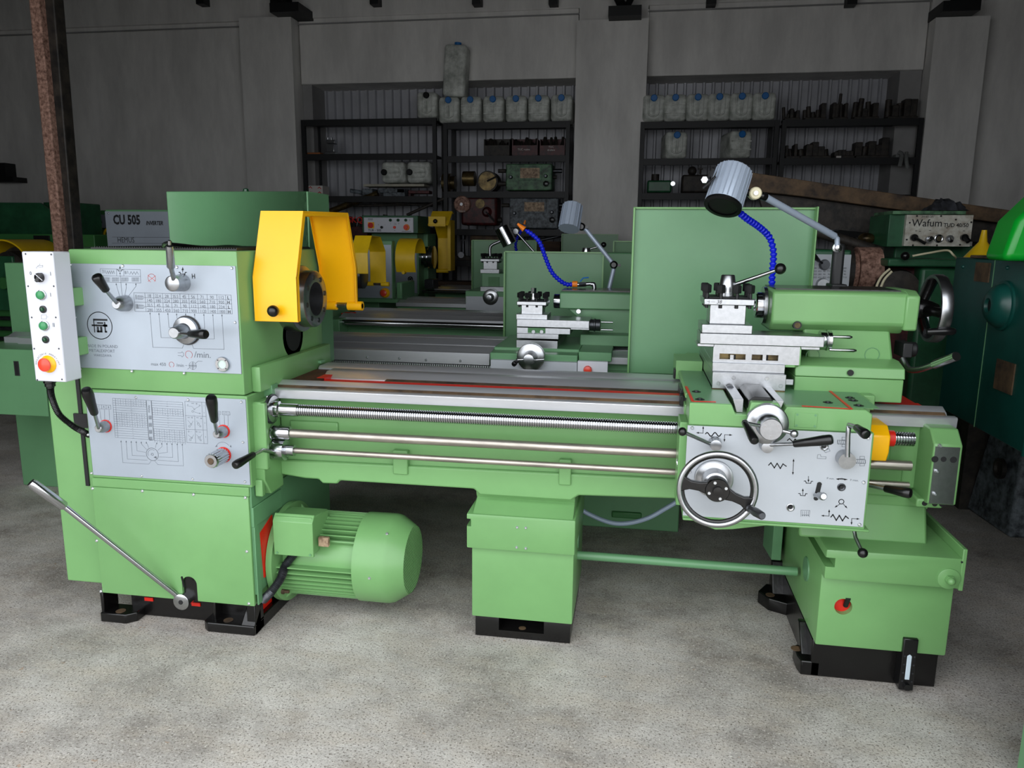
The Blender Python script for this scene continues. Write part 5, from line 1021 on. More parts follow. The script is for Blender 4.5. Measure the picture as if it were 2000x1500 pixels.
# lamp of the second lathe
YL2=3.95; wl2=ob('lamp_arm',MB().cyl(P(1188,570,YL2),P(1200,520,YL2),.011,n=14).cyl(P(1200,518,YL2),P(1144,448,YL2),.011,n=14).cyl(P(1144,448,YL2),P(1128,434,YL2),.013,n=14),GREYP,L2,label='grey two-part lamp arm')
for px,py in ((1199,517),(1136,443)): c=P(px,py,YL2); ob('joint_knob',MB().rev(c,(0,-1,0),[(0,.02),(.02,.02),(.03,.012)],16).box(c.x+.01,c.x+.035,YL2-.02,YL2-.01,c.z-.008,c.z+.004),BLK,wl2)
ht=P(1119,402,YL2+.0); hbm=P(1111,447,YL2-.06); d=hbm-ht; hr=.052
lh=ob('lamp_head',MB().rev(ht,d,[(-.004,hr*.86),(0,hr*.96),(d.length,hr)],14,sm=False),GREYP,wl2,label='faceted grey lamp head')
dd,uu,ww=MB().frame(ht,d)
for k in range(14):
    an=2*PI*k/14; u=uu*math.cos(an)+ww*math.sin(an); ob('head_rib',MB().cyl(ht+u*hr*.97,ht+d+u*hr*1.01,.0022,n=5),GREYP,lh)
h2=flexhose([P(1119,555,3.86),P(1108,556,3.86),P(1095,549,3.86),P(1078,532,3.86),P(1066,505,3.86),P(1055,475,3.86),P(1042,460,3.86),P(1026,449,3.86)],.0125,.0165,L2,lab='blue segmented coolant hose with orange tip')
a=P(1024,448,3.86); b=P(1011,437,3.86); ob('nozzle',MB().rev(a,b-a,[(0,.016),(.01,.013),((b-a).length,.006)],14),ORG,h2)
a=P(1118,555,3.86); ob('hose_connector',MB().cyl(a,P(1128,555,3.86),.016,n=12),ORG,h2)
ob('ball_valve',MB().cyl(P(1127,556,3.86),P(1156,554,3.86),.009,n=12).cyl(P(1131,556,3.86),P(1145,555,3.86),.013,n=6,sm=False).tube(smooth([P(1154,555,3.86),P(1160,556,3.86),P(1161,568,3.86)],4),.011,10),STEEL,h2); ob('valve_handle',MB().tube([P(1133,550,3.84),P(1139,543,3.84),P(1150,542,3.84)],.0035,8),CAPB,h2)
# --- third lathe : long bed, maker's panel on the left
L3=thing('lathe','green lathe with grey CU 505 INVERTER panel and bent yellow guard, third from the front','lathe',(-2,5.2,0))
bx=P(672,600,4.75).x
b3=ways(L3,4.78,bx-.05,.45,z=.868,w=.52)
def hood(parent,pts,xa_,xb_,m,T=.006):
    inner=[(y+(T if i<len(pts)/2 else -T),z-(T if 0<i<len(pts)-1 else 0)) for i,(y,z) in enumerate(pts)]
    return ob('chuck_guard',MB().prism(pts+inner[::-1],'x',xa_,xb_),m,parent,bev=.003)
Yg=4.86
g4=hood(L3,[(Yg,P(718,535,Yg).z),(Yg,P(718,494,Yg).z),(4.95,P(727,460,4.95).z),(5.13,P(750,462,5.13).z),(5.23,P(757,490,5.23).z),(5.23,P(757,556,5.23).z)],P(686,535,Yg).x,P(719,535,Yg).x,YELF)
a=P(716,554,5.23); ob('hinge_sleeve',MB().cyl(a,P(730,554,5.23),.016,n=14).cyl(P(745,555,5.23),P(760,555,5.23),.016,n=14),YELF,g4); ob('hinge_pin',MB().cyl(a,P(758,555,5.23),.010,n=12),RUSTB,g4)
a=P(700,545,5.05); ob('spindle_nose',MB().rev((P(640,540,4.8).x,5.05,a.z+.02),(1,0,0),[(0,.085),(.16,.085),(.165,.07)],30),DSTEEL,L3)
ob('red_mark',MB().box(P(672,600,5.0).x,P(690,600,5.0).x,4.95,5.05,.86,.872),RED,b3)
zl3=P(800,633,4.72).z; ob('leadscrew',MB().cyl((bx,4.72,zl3),(.45,4.72,zl3),.020,n=14),CHROME,L3); zf3=P(800,656,4.72).z; ob('feed_rod',MB().cyl((bx,4.72,zf3),(.45,4.72,zf3),.013,n=12),CHROME,L3)
ob('rod_bracket',MB().box(bx-.08,bx+.0,4.66,4.82,P(660,664,4.7).z,.86),GREENB,L3,bev=.004)
ob('headstock',MB().box(-3.9,P(640,540,4.8).x,4.80,5.18,0,1.30),GREENB,L3,bev=.006)
xa,xb=P(208,450,4.78).x,P(332,450,4.78).x; za,zb_=P(265,413,4.78).z,P(270,488,4.78).z
hp3=ob('panel_box',MB().box(xa,xb,4.785,5.2,1.25,za+.012),GREENB,L3,bev=.004); pn=ob('maker_panel',MB().box(xa,xb,4.78,4.785,zb_-.03,za),PLATED,L3,label='grey panel reading CU 505 INVERTER and HEMUS')
def z3(px,py): return xz(px,py,4.7796)
t=MB(); q=z3(221,430); text_mb('CU 505',*q,.062,4.7796,al='LEFT',sx=.74,mb=t,bold=.0035); text_mb('INVERTER',*z3(285,436),.026,4.7796,al='LEFT',sx=.78,shear=.25,mb=t,bold=.0014); flat('lettering',t,INK,pn)
t=MB(); text_mb('HEMUS',*z3(229,469),.036,4.7796,al='LEFT',sx=.82,mb=t); 
for y in (463,475): a=z3(219,y);b=z3(331,y+.5); t.line([a,b],.0018,4.7796)
flat('lettering',t,INK,pn); screws(pn,[z3(212,417),z3(221,484)],4.7796,.007)
guardplate(L3,1199,472,1262,700,5.35,m=GREEND)
ob('tool_clamp',MB().rev(P(1145,490,5.0)+Vector((0,0,-.03)),(0,0,1),[(-.2,.02),(0,.036),(.05,.024)],20).cyl(P(1147,488,5.0),P(1174,480,5.0),.006,n=10),CHROME,L3); ob('ball_knob',MB().sph(P(1179,478,5.0),.018),BLK,L3)
ob('tailstock',MB().box(P(1176,500,5.1).x,P(1240,500,5.1).x,5.1,5.3,.9,P(1190,493,5.1).z),GREENB,L3,bev=.01)
# --- fourth lathe : bent yellow guard, tool post with steel lamp
L4=thing('lathe','green lathe with round yellow guard and steel spot lamp, fourth from the front','lathe',(-2,6.3,0))
b4=ways(L4,6.0,P(778,590,6.0).x-.02,.3,z=.868,w=.45)
fxa,fxb=P(716,530,6.03).x,P(766,530,6.03).x
hs4=ob('headstock',MB().box(fxa-1.2,fxb,6.04,6.12,P(740,584,6.04).z,P(740,470,6.04).z).box(fxa-1.2,fxb-.15,6.121,6.6,0,.95),GREENB,L4,bev=.006)
pl4=ob('headstock_plate',MB().box(fxa-.3,fxb-.005,6.03,6.04,P(740,582,6.03).z,P(740,478,6.03).z),PLATE,L4)
c=P(752,572,6.03); ob('emergency_stop',MB().rev(c,(0,-1,0),[(0,.042),(.01,.04),(.02,.03)],24),YEL,pl4); ob('button_cap',MB().rev(c+Vector((-.004,-.02,0)),(0,-1,0),[(0,.026),(.015,.027),(.022,.01)],20),REDP,pl4)
ob('base_flange',MB().box(fxa-1.2,fxb+.05,6.0,6.6,P(740,591,6.0).z,P(740,584,6.0).z),GREENB,L4,bev=.003)
ob('gearcase',MB().box(fxb,P(797,560,6.3).x,6.125,6.5,.87,1.02),GREENB,L4,bev=.01)
def hood(parent,pts,xa_,xb_,m,T=.006):
    inner=[(y+(T if i<len(pts)/2 else -T),z-(T if 0<i<len(pts)-1 else 0)) for i,(y,z) in enumerate(pts)]
    return ob('chuck_guard',MB().prism(pts+inner[::-1],'x',xa_,xb_),m,parent,bev=.003)
# round guard of the fourth lathe
gc=Vector((0,6.24,P(795,507,6.2).z)); R1=.175; pts=[(gc.y+R1*math.cos(a_),gc.z+R1*math.sin(a_)) for a_ in [math.radians(t_) for t_ in range(215,14,-9)]]
pts2=[(gc.y+(R1-.005)*math.cos(a_),gc.z+(R1-.005)*math.sin(a_)) for a_ in [math.radians(t_) for t_ in range(215,14,-9)]]
g5=ob('chuck_guard',MB().prism(pts+pts2[::-1],'x',P(773,520,6.08).x,P(811,520,6.08).x),YELF,L4,label='round yellow chuck guard'); a=P(791,532,6.10); ob('knob',MB().cyl(a,a+Vector((0,-.05,0)),.013,n=14),YELF,g5)
s4_=ob('saddle',MB().box(P(909,583,5.95).x,P(1010,583,5.95).x,5.95,6.5,.87,P(950,569,5.95).z),GREENB,L4,bev=.004); ob('apron_plate',MB().box(P(910,590,5.93).x,P(1010,590,5.93).x,5.93,5.96,.5,P(950,579,5.95).z+.0),WPL,L4)
ob('swivel_block',MB().box(P(941,555,6.1).x,P(1000,555,6.1).x,6.1,6.5,P(960,569,6.1).z,P(960,534,6.1).z),GREENB,L4,bev=.004)
ob('cross_slide',MB().box(P(938,570,6.0).x,P(1005,570,6.0).x,6.0,6.5,P(960,575,6.0).z,P(960,560,6.0).z),STEEL,L4,bev=.003)
a=xz(954,541,6.095); b=xz(975,559,6.095); ob('green_slot',MB().box(a[0],b[0],6.09,6.1005,b[1],a[1]),GREEND,L4)
smallwheel(L4,P(959,580,5.95),.062,.06); 
ts4=P(975,510,6.1).x-P(938,510,6.1).x; c4=(P(975,510,6.1).x+P(938,510,6.1).x)/2
tp4,_z=toolpost(c4,6.1+ts4/2,P(956,526,6.1).z,ts4,L4); ob('post_base',MB().box(c4-ts4/2,c4+ts4/2,6.1,6.1+ts4,P(956,534,6.1).z,P(956,526,6.1).z),STEEL,tp4,bev=.002)
guardplate(L4,923,470,1048,576,6.75)
k4=ob('lamp_arm',MB().tube(smooth([P(957,500,6.15),P(957,485,6.15),P(962,478,6.15),P(975,472,6.15),P(982,468,6.15)],4),.012,10),STEEL,L4,label='curved steel lever bracket')
ht=P(985,447,6.1)+Vector((.0,0,.0)); ht=P(984,452,6.1); hbm=P(996,476,6.05); ax_=Vector((1,0,.55))
lh=ob('lamp_head',MB().rev(P(990,463,6.1)+Vector((-.045,0,.075))*1.0,Vector((.45,0,-.85)),[(0,.058),(.002,.060),(.15,.060),(.152,.05)],20,sm=False),CHROME,L4,label='square ribbed steel lamp head')
lh2=ob('lamp_strut',MB().cyl(P(1008,453,6.3),P(1045,494,6.3),.010,n=10).rev(P(1008,452,6.3),(0,-1,0),[(0,.022),(.03,.022)],16),STEEL,L4)
h4=flexhose([P(1010,496,6.6),P(1007,480,6.6),P(1010,465,6.6),P(1018,452,6.6),P(1024,440,6.6)],.014,.024,L4,lab='thin blue segmented hose'); ob('nozzle',MB().cyl(P(1024,438,6.6),P(1026,430,6.6),.012,r2=.006,n=10),ORG,h4)
ob('stand',MB().box(-.4,.25,6.05,6.4,0,.52),GREENB,L4)
# --- fifth lathe : round yellow guard, white TUR panel
L5_=thing('lathe','green lathe at the back with white TUR-50S panel and tall raised yellow guard','lathe',(-2.3,8.0,0))
b5=ways(L5_,7.75,P(848,560,7.75).x,.3,z=.868,w=.45)
ob('chuck_block',MB().box(P(829,550,7.6).x,P(846,550,7.6).x,7.6,7.8,P(838,564,7.6).z,P(838,546,7.6).z),DSTEEL,L5_,bev=.003)
zl5=P(880,570,7.65).z; ob('leadscrew',MB().cyl((P(825,568,7.65).x,7.65,zl5),(.2,7.65,zl5),.018,n=12),CHROME,L5_)
hs5=ob('headstock',MB().box(P(722,500,7.85).x,P(812,500,7.85).x,7.92,8.5,.3,P(780,456,7.85).z).box(P(812,500,8.2).x-.05,P(838,500,8.2).x,8.16,8.5,.3,P(780,456,8.2).z),GREENB,L5_,bev=.006); ob('base',MB().box(P(722,500,7.85).x,P(838,500,7.85).x-.05,7.9,8.4,0,.31),GREENB,L5_)
pl5=ob('headstock_plate',MB().box(P(760,520,7.8).x,P(814,520,7.8).x,7.80,7.815,P(800,573,7.8).z,P(800,491,7.8).z),PLATE,L5_); ob('headstock_front',MB().box(P(730,520,7.82).x,P(818,520,7.82).x,7.816,7.9,P(800,575,7.8).z,P(800,478,7.8).z),GREENB,L5_,bev=.004)
c=P(802,545,7.8); ob('star_knob',MB().tor(c+Vector((0,-.01,0)),(0,1,0),.024,.005,n=24,m=6).cyl(c+Vector((-.02,-.01,.02)),c+Vector((.02,-.01,-.02)),.006,n=8).cyl(c+Vector((.02,-.01,.02)),c+Vector((-.02,-.01,-.02)),.006,n=8),MBLK,pl5)
K=MB(); Yk_=7.7995; z5=lambda px,py: xz(px,py,Yk_); K.line([z5(798,568),z5(804,568)],.004,Yk_); K.line([z5(801,568),z5(801,572)],.004,Yk_); flat('symbols',K,INK,pl5)
pb5=ob('panel_box',MB().box(P(716,440,7.85).x,P(823,440,7.85).x,7.72,8.2,P(760,455,7.72).z,P(760,421,7.72).z),GREENO,L5_,bev=.004)
wp=ob('control_panel',MB().box(P(711,440,7.7).x,P(807,440,7.7).x,7.70,7.72,P(760,454,7.7).z,P(760,425,7.7).z),WHITE,L5_,label='white panel lettered TUR - 50S with coloured switches')
def z7(px,py): return xz(px,py,7.6995)
t=MB(); text_mb('TUR - 50S',*z7(719,450),.024,7.6995,al='LEFT',mb=t,bold=.0005)
for s_,px,py in (('0',739,439),('I',752,439),('I',763,437),('II',779,437),('0',771,450)): text_mb(s_,*z7(px,py),.012,7.6995,mb=t)
for y in (427,429.5): t.line([z7(719,y),z7(728,y)],.004,7.6995)
t.line([z7(785,452),z7(803,452)],.004,7.6995); t.line(arc(z7(800,430),.006,0,360,10),.002,7.6995); t.line([z7(*q) for q in ((769,436),(772,436),(774,438),(772,439),(769,439))],.002,7.6995); flat('lettering',t,INK,wp)
a=z7(719,434);b=z7(731,446); ob('isolator_base',MB().box(a[0],b[0],7.69,7.70,b[1],a[1]),YEL,wp); c=P(724.5,440,7.69); ob('isolator_switch',MB().cyl(c,c+Vector((0,-.02,0)),.027,n=20),RED,wp)
for px,py,r,m_ in ((746,444,.014,BLK),(771,444,.014,REDP),(763,430,.015,BUTD),(778,430,.015,BUTD),(793,430,.015,BUTD)): c=P(px,py,7.70); ob('push_button',MB().cyl(c,c+Vector((0,-.015,0)),r,n=16),m_,wp)
c=P(794,444,7.70); ob('emergency_stop',MB().rev(c,(0,-1,0),[(0,.033),(.012,.03)],20),ORG,wp); ob('button_cap',MB().cyl(c+Vector((-.003,-.01,0)),c+Vector((-.003,-.03,0)),.022,n=18),REDP,wp)
gc=Vector((0,7.98,P(795,502,7.98).z))
cx_=P(806,505,8.0).x; ob('chuck',MB().rev((cx_,8.0,gc.z),(1,0,0),[(0,.07),(.1,.07),(.10,.09),(.13,.09),(.13,.075),(.15,.075),(.15,.115),(.18,.115),(.18,.095),(.20,.095),(.20,.12),(.24,.12),(.245,.11)],36),CHROME,L5_,label='turned steel chuck seen from the side')
# raised tall guard
xA_,xB_=P(851,470,8.1).x,P(880,470,8.1).x
g6=ob('raised_guard',MB().prism([(7.75,P(845,440,7.75).z),(7.92,P(860,418,7.9).z),(8.0,P(866,418,8.0).z),(7.93,P(860,416,7.9).z+.02),(7.74,P(845,440,7.75).z+.0)],'x',P(838,430,7.8).x,P(878,430,7.8).x).prism([(7.93,P(860,418,7.9).z),(7.94,P(860,418,7.9).z+.012),(8.2,P(865,465,8.1).z),(8.2,P(865,528,8.1).z),(8.19,P(865,528,8.1).z),(8.19,P(865,465,8.1).z)],'x',P(851,470,8.1).x,P(880,470,8.1).x),YELF,L5_,bev=.002,label='tall yellow guard swung up')
ob('front_flap',MB().box(P(837,432,7.75).x,P(870,432,7.75).x,7.745,7.752,P(850,442,7.75).z,P(850,423,7.75).z),YELF,g6); c=P(851,432,7.745); ob('knob',MB().sph(c+Vector((0,-.02,0)),.023),BLK,g6); ob('hinge_sleeve',MB().cyl(P(853,529,8.15),P(876,529,8.15),.022,n=14),YELF,g6)
ob('guard_strut',MB().box(P(874,470,8.0).x,P(880,470,8.0).x,8.0,8.19,P(865,528,8.1).z,P(865,430,8.1).z),YELF,g6)
guardplate(L5_,1098,458,1207,570,8.4)
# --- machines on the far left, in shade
L6_=thing('lathe','dark green lathe behind the rusty posts with small grey switch panel','lathe',(-5.2,7.4,0))
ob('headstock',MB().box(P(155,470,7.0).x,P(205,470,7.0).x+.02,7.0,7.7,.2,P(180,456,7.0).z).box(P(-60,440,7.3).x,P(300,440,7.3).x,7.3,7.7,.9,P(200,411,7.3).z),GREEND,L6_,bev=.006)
c=P(178,464,7.0); ob('plug',MB().cyl(c,c+Vector((0,-.015,0)),.018,n=14),BRONZE,L6_)
sp=ob('switch_panel',MB().box(P(153,432,7.2).x,P(215,432,7.2).x,7.2,7.22,P(180,445,7.2).z,P(180,419,7.2).z),PLATED,L6_)
a=xz(165,427,7.19);b=xz(180,440,7.19); ob('isolator_base',MB().box(a[0],b[0],7.185,7.20,b[1],a[1]),YEL,sp); c=P(171,433,7.185); ob('isolator_switch',MB().cyl(c,c+Vector((0,-.02,0)),.026,n=18),RED,sp)
for px,m_ in ((184,RED),(197,BLK)): c=P(px,434,7.2); ob('push_button',MB().cyl(c,c+Vector((0,-.015,0)),.015,n=14),m_,sp)
c=P(216,460,6.9); ob('yellow_guard',MB().tor(c,(0,1,0),.07,.012,n=24,m=8),YELF,L6_)
L7_=thing('lathe','dark green lathe at the left edge with curved yellow chuck guard','lathe',(-5,5.6,0))
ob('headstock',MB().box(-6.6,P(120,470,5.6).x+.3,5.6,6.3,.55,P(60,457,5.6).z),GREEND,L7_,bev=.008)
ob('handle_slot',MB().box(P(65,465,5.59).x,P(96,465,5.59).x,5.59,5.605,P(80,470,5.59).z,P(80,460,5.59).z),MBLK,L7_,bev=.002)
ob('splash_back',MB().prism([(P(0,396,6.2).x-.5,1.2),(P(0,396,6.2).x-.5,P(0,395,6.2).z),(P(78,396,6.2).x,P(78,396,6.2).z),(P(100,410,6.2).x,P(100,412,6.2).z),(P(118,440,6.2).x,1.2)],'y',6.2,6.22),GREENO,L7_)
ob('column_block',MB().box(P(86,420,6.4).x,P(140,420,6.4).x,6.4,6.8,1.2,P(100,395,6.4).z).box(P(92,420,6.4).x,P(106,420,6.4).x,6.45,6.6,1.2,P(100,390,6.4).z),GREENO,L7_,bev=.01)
gc=Vector((0,5.2,P(25,530,5.2).z)); c0=P(18,527,5.2); R1=(c0-P(70,527,5.2)).length
a0=[math.radians(t_) for t_ in range(-25,200,9)]
pts=[(c0.x+R1*math.cos(a_),c0.z+R1*math.sin(a_)) for a_ in a0]; pts2=[(c0.x+(R1-.012)*math.cos(a_),c0.z+(R1-.012)*math.sin(a_)) for a_ in a0]
ob('chuck_guard',MB().prism(pts+pts2[::-1],'y',5.15,5.55),YELF,L7_)
ob('chuck',MB().rev((c0.x,5.2,c0.z),(0,1,0),[(0,R1*.6),(.1,R1*.62),(.1,R1*.75),(.4,R1*.75)],28),GRIME,L7_)
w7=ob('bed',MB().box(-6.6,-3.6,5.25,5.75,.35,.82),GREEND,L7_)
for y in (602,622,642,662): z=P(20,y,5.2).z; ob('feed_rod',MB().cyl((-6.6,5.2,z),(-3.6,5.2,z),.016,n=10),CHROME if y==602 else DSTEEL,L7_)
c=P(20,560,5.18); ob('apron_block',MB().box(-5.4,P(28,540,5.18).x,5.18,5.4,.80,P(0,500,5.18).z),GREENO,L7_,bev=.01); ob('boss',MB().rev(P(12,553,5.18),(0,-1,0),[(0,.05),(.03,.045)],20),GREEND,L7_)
p=P(0,352,8.9); ob('wall_bracket',MB().box(P(-20,350,9.0).x,P(12,350,9.0).x,9.0,YW-.12,P(0,350,9.0).z,P(0,318,9).z).box(P(-20,350,9.0).x,P(32,350,9.0).x,8.95,YW-.12,P(0,356,9.0).z,P(0,346,9.0).z),MBLK,None,label='small dark bracket shelf on the left part of back wall',cat='bracket')
# rusty steel posts
for (tx,bx_,w,Yp_,m_,lab) in ((76,124,21,4.45,RUST,'rusty steel post leaning at left, coloured in a lit tone, the wider reddish one'),(106,147,19,4.5,GRIME,'rusty steel post coloured in a shaded tone, just right of the reddish post')):
    a=P(bx_,492,Yp_); b=P(tx,0,Yp_); d=(b-a); k=mpp(a)*w/2
    lo=a-d*(a.z/d.z); hi=a+d*((4.9-a.z)/d.z)
    mb=MB(); vs=[]
    for q in (lo,hi):
        for dx,dy in ((-k,-.045),(k,-.045),(k,.045),(-k,.045)): vs.append(q+Vector((dx,dy,0)))
    mb.add(vs,[(0,1,2,3),(4,7,6,5),(0,4,5,1),(1,5,6,2),(2,6,7,3),(3,7,4,0)])
    ob('steel_post',mb,m_,None,bev=.008,label=lab,cat='post',group='steel posts')  # the column's lit and shaded faces are put into two post colours
# --- right-hand side: old lathes and machines
L8_=thing('lathe','old grimy green lathe behind the tailstock, with worn white speed plate and rusty chuck','lathe',(1.0,4.4,0))
ob('headstock',MB().box(.55,P(1665,520,4.2).x-.01,4.2,4.9,.5,P(1630,488,4.2).z),GREENO,L8_,bev=.01)
wp=ob('speed_plate',MB().box(.6,P(1661,520,4.19).x,4.19,4.2,P(1630,566,4.2).z-.1,P(1630,497,4.2).z),WPL,L8_,label='worn white speed plate')
t=MB()
for r in range(4):
    for c_,px in enumerate((1592,1601,1610,1619,1650)): text_mb(rng.choice(['280','355','90','450','710']),*xz(px,524+r*6,4.1895),.009,4.1895,mb=t)
flat('lettering',t,INK,wp)
a=P(1610,517,4.19); ob('lever',MB().cyl(a,P(1597,508,4.12),.007,n=10).rev(a,(0,-1,0),[(0,.028),(.03,.022)],18),DSTEEL,L8_); ob('grip',ballgrip(MB(),P(1599,509,4.12),P(1588,499,4.08),.014),BLK,L8_); ob('dial',MB().rev(P(1606,556,4.19),(0,-1,0),[(0,.035),(.03,.03)],22),STEEL,L8_)
c=P(1672,530,4.55); ob('chuck',MB().rev((c.x-.06,4.55,c.z),(1,0,0),[(0,.11),(.05,.11),(.05,.135),(.17,.135),(.175,.12)],36),RUST,L8_,label='rusty brown chuck'); ob('chuck_ring',MB().cyl((c.x-.07,4.55,c.z),(c.x-.04,4.55,c.z),.14,n=32),GRIME,L8_)
ob('chuck_jaw',MB().box(P(1692,530,4.5).x,P(1710,530,4.5).x,4.42,4.46,c.z-.01,c.z+.01),STEEL,L8_)
ob('cross_bar',MB().cyl(P(1592,452,4.7),P(1722,492,4.7),.03,n=14),GRIME,L8_); c=P(1692,466,4.9); ob('brass_ball',MB().sph(c,.05,k=.7).cyl(c+Vector((0,0,-.12)),c,.02,n=12),BRONZE,L8_)
L9_=thing('lathe','old dark green lathe at right with white Wafum TUD 40/50 switch panel','lathe',(1.7,4.8,0))
ob('headstock',MB().box(P(1740,560,4.75).x,P(1900,560,4.75).x,4.75,5.3,.3,P(1800,480,4.75).z),GREENO,L9_,bev=.01)
bx9=ob('switch_box',MB().box(P(1736,450,4.62).x,P(1900,450,4.62).x,4.63,5.0,P(1830,483,4.62).z,P(1830,419,4.62).z),GREENO,L9_,bev=.004)
ob('box_lid',MB().box(P(1742,410,4.62).x,P(1885,410,4.62).x,4.6,4.95,P(1830,419,4.62).z,P(1830,412,4.62).z),GRIMG,L9_,bev=.003)
wp=ob('switch_panel',MB().box(P(1768,450,4.6).x,P(1898,450,4.6).x,4.60,4.63,P(1830,481,4.6).z,P(1830,420,4.6).z),mat('stained_white_plate',(190,190,180),.5,var=.2,vs=20,col2=(150,142,128)),L9_,label='stained white panel lettered Wafum TUD 40/50')
def z9(px,py): return xz(px,py,4.5995)
t=MB(); text_mb('Wafum',*z9(1781,436),.040,4.5995,al='LEFT',sx=.95,mb=t,bold=.0005); text_mb('TUD 40/50',*z9(1843,440),.021,4.5995,al='LEFT',sx=.95,mb=t,bold=.0007)
text_mb('39/40/281',*z9(1812,423.5),.012,4.5995,mb=t,shear=.2)
for px,py in ((1788,451),(1795,452),(1815,450),(1881,451),(1848,445)): t.line([z9(px,py),z9(px+3,py)],.003,4.5995)
flat('lettering',t,INK,wp); screws(wp,[z9(*q) for q in ((1791,422),(1838,422),(1897,434),(1867,429),(1771,468),(1830,479),(1875,478),(1783,479),(1777,435))],4.5995,.005,m=MBLK)
for px,py,qx,qy,r in ((1784,464,1808,476,.008),(1813,468,1820,465,.012),(1853,466,1858,471,.010),(1882,464,1892,472,.014)):
    a=P(px,py,4.6); ob('rotary_switch',MB().cyl(a,a+Vector((0,-.02,0)),.019,n=16).cyl(a+Vector((0,-.022,0)),P(qx,qy,4.56),r,n=8),BLK if px!=1813 and px!=1853 else STEEL,wp)
a=P(1833,466,4.6); ob('push_button',MB().tor(a+Vector((0,-.004,0)),(0,1,0),.019,.005,n=24,m=8).cyl(a,a+Vector((0,-.01,0)),.014,n=16),CHROME,wp)
ob('slide_table',MB().box(P(1735,512,4.3).x,P(1875,512,4.3).x,4.3,4.7,P(1800,521,4.3).z,P(1800,506,4.3).z),GREENO,L9_,bev=.008)
ob('machine_body',MB().box(P(1798,540,4.35).x,P(1880,540,4.35).x,4.35,4.8,.0,P(1800,521,4.3).z),GREENO,L9_,bev=.02); ob('red_block',MB().box(P(1734,540,4.45).x,P(1800,540,4.45).x,4.45,4.8,.2,P(1760,523,4.45).z),MAROON,L9_,bev=.015); ob('dark_housing',MB().rev(P(1750,568,4.42),(0,-1,0),[(0,.12),(.05,.11),(.06,.05)],24),GRIME,L9_)
a=P(1768,500,4.25); ob('ball_knob',MB().sph(a,.022),BLK,L9_)
ob('cable',MB().tube(smooth([P(1782,500,4.3),P(1815,494,4.3),P(1850,489,4.35),P(1862,498,4.35),P(1868,505,4.4)],5),.0055,8),CREAM,L9_); ob('cable',MB().tube(smooth([P(1738,525,4.3),P(1722,540,4.3),P(1712,560,4.3),P(1708,585,4.3)],5),.0065,8),CREAM,L9_); ob('cable',MB().tube(smooth([P(1742,530,4.28),P(1728,545,4.28),P(1720,562,4.28)],5),.0065,8),CREAM,L9_)
zr=P(1850,419,4.7).z
rb_=MB(); rr_=random.Random(5)
vs=[];nx,ny=16,8
for i in range(nx+1):
    for j in range(ny+1):
        x=P(1812,410,4.7).x+(P(1885,410,4.7).x-P(1812,410,4.7).x)*i/nx; y=4.62+.25*j/ny
        h=.07*math.sin(PI*i/nx)**.6*math.sin(PI*j/ny)**.6*(.6+.6*rr_.random()); vs.append((x+rr_.uniform(-.01,.01),y,P(1830,412,4.62).z+.002+h))
rb_.add(vs,[(i*(ny+1)+j,(i+1)*(ny+1)+j,(i+1)*(ny+1)+j+1,i*(ny+1)+j+1) for i in range(nx) for j in range(ny)],True)
ob('rag',rb_,RAG,None,label='crumpled dark rag on top of the switch box',cat='rag')
# teal machine
XT=1.385
T1=thing('machine','big dark teal machine housing filling the right edge of the view','machine',(1.9,3.3,0))
zt_1=1.322; zb_1=.645
ob('housing',MB().box(XT,2.35,2.55,3.66,zb_1,zt_1),TEAL,T1,bev=.006)
def X9(px,py): return PXX(px,py,XT-.003)
cb_=X9(1958,597); ob('round_boss',MB().rev((XT,cb_.y,cb_.z),(-1,0,0),[(0,.095),(.008,.095),(.010,.085),(.035,.075),(.055,.05),(.056,.028),(.04,.024)],40),TEAL,T1)
ob('boss_hole',MB().cyl((XT-.02,cb_.y,cb_.z),(XT-.045,cb_.y,cb_.z),.025,n=20),MBLK,T1)
ob('seam',MB().box(XT-.002,XT+.001,X9(1892,905).y-.002,X9(1892,905).y+.002,zb_1,zt_1),GREENB,T1)
for (px0,py0,px1,py1,m_) in ((1907,512,1930,552,RUSTB),(1948,700,1975,772,RUSTB)):
    a=X9(px0,py0); b=X9(px1,py1); ob('data_plate',MB().box(XT-.005,XT,min(a.y,b.y),max(a.y,b.y),b.z,a.z),m_,T1)
for px,py in ((1880,521),(1966,523),(1937,592),(1967,558),(1950,634)):
    a=X9(px,py); ob('screw',MB().sph((XT,a.y,a.z),.008,m=6,n=8),TEAL,T1)
ob('front_ridge',MB().cyl((XT+.0,2.84,zb_1),(XT+.0,2.84,zt_1-.25),.02,n=14),TEAL,T1)
T2=thing('cast_pedestal','low grimy grey cast base under the teal housing at right','machine',(1.9,3.8,0))
f0=PZZ(1886,993,0); f1=PZZ(1971,1051,0)
ob('casting',MB().add([(f0.x,f0.y,0),(f1.x,f1.y,0),(f1.x+.7,f1.y,0),(f0.x+.7,f0.y,0),(f0.x+.04,f0.y-.08,.50),(f1.x+.02,f1.y+.03,.50),(f1.x+.7,f1.y,.5),(f0.x+.7,f0.y,.50)],[(0,3,2,1),(4,5,6,7),(0,1,5,4),(1,2,6,5),(2,3,7,6),(3,0,4,7)]),GRIMP,T2,bev=.015)
ob('neck',MB().box(f1.x+.06,f1.x+.65,2.75,3.63,.50,.644).box(f1.x+.2,f1.x+.6,2.7,3.0,0,.5),GRIME,T2); a=PXX(1957,915,f0.x+.02); ob('round_plug',MB().rev((a.x-.0,a.y,a.z),(-1,0,0),[(0,.05),(.02,.05),(.02,.035),(.008,.03)],24),GRIME,T2)
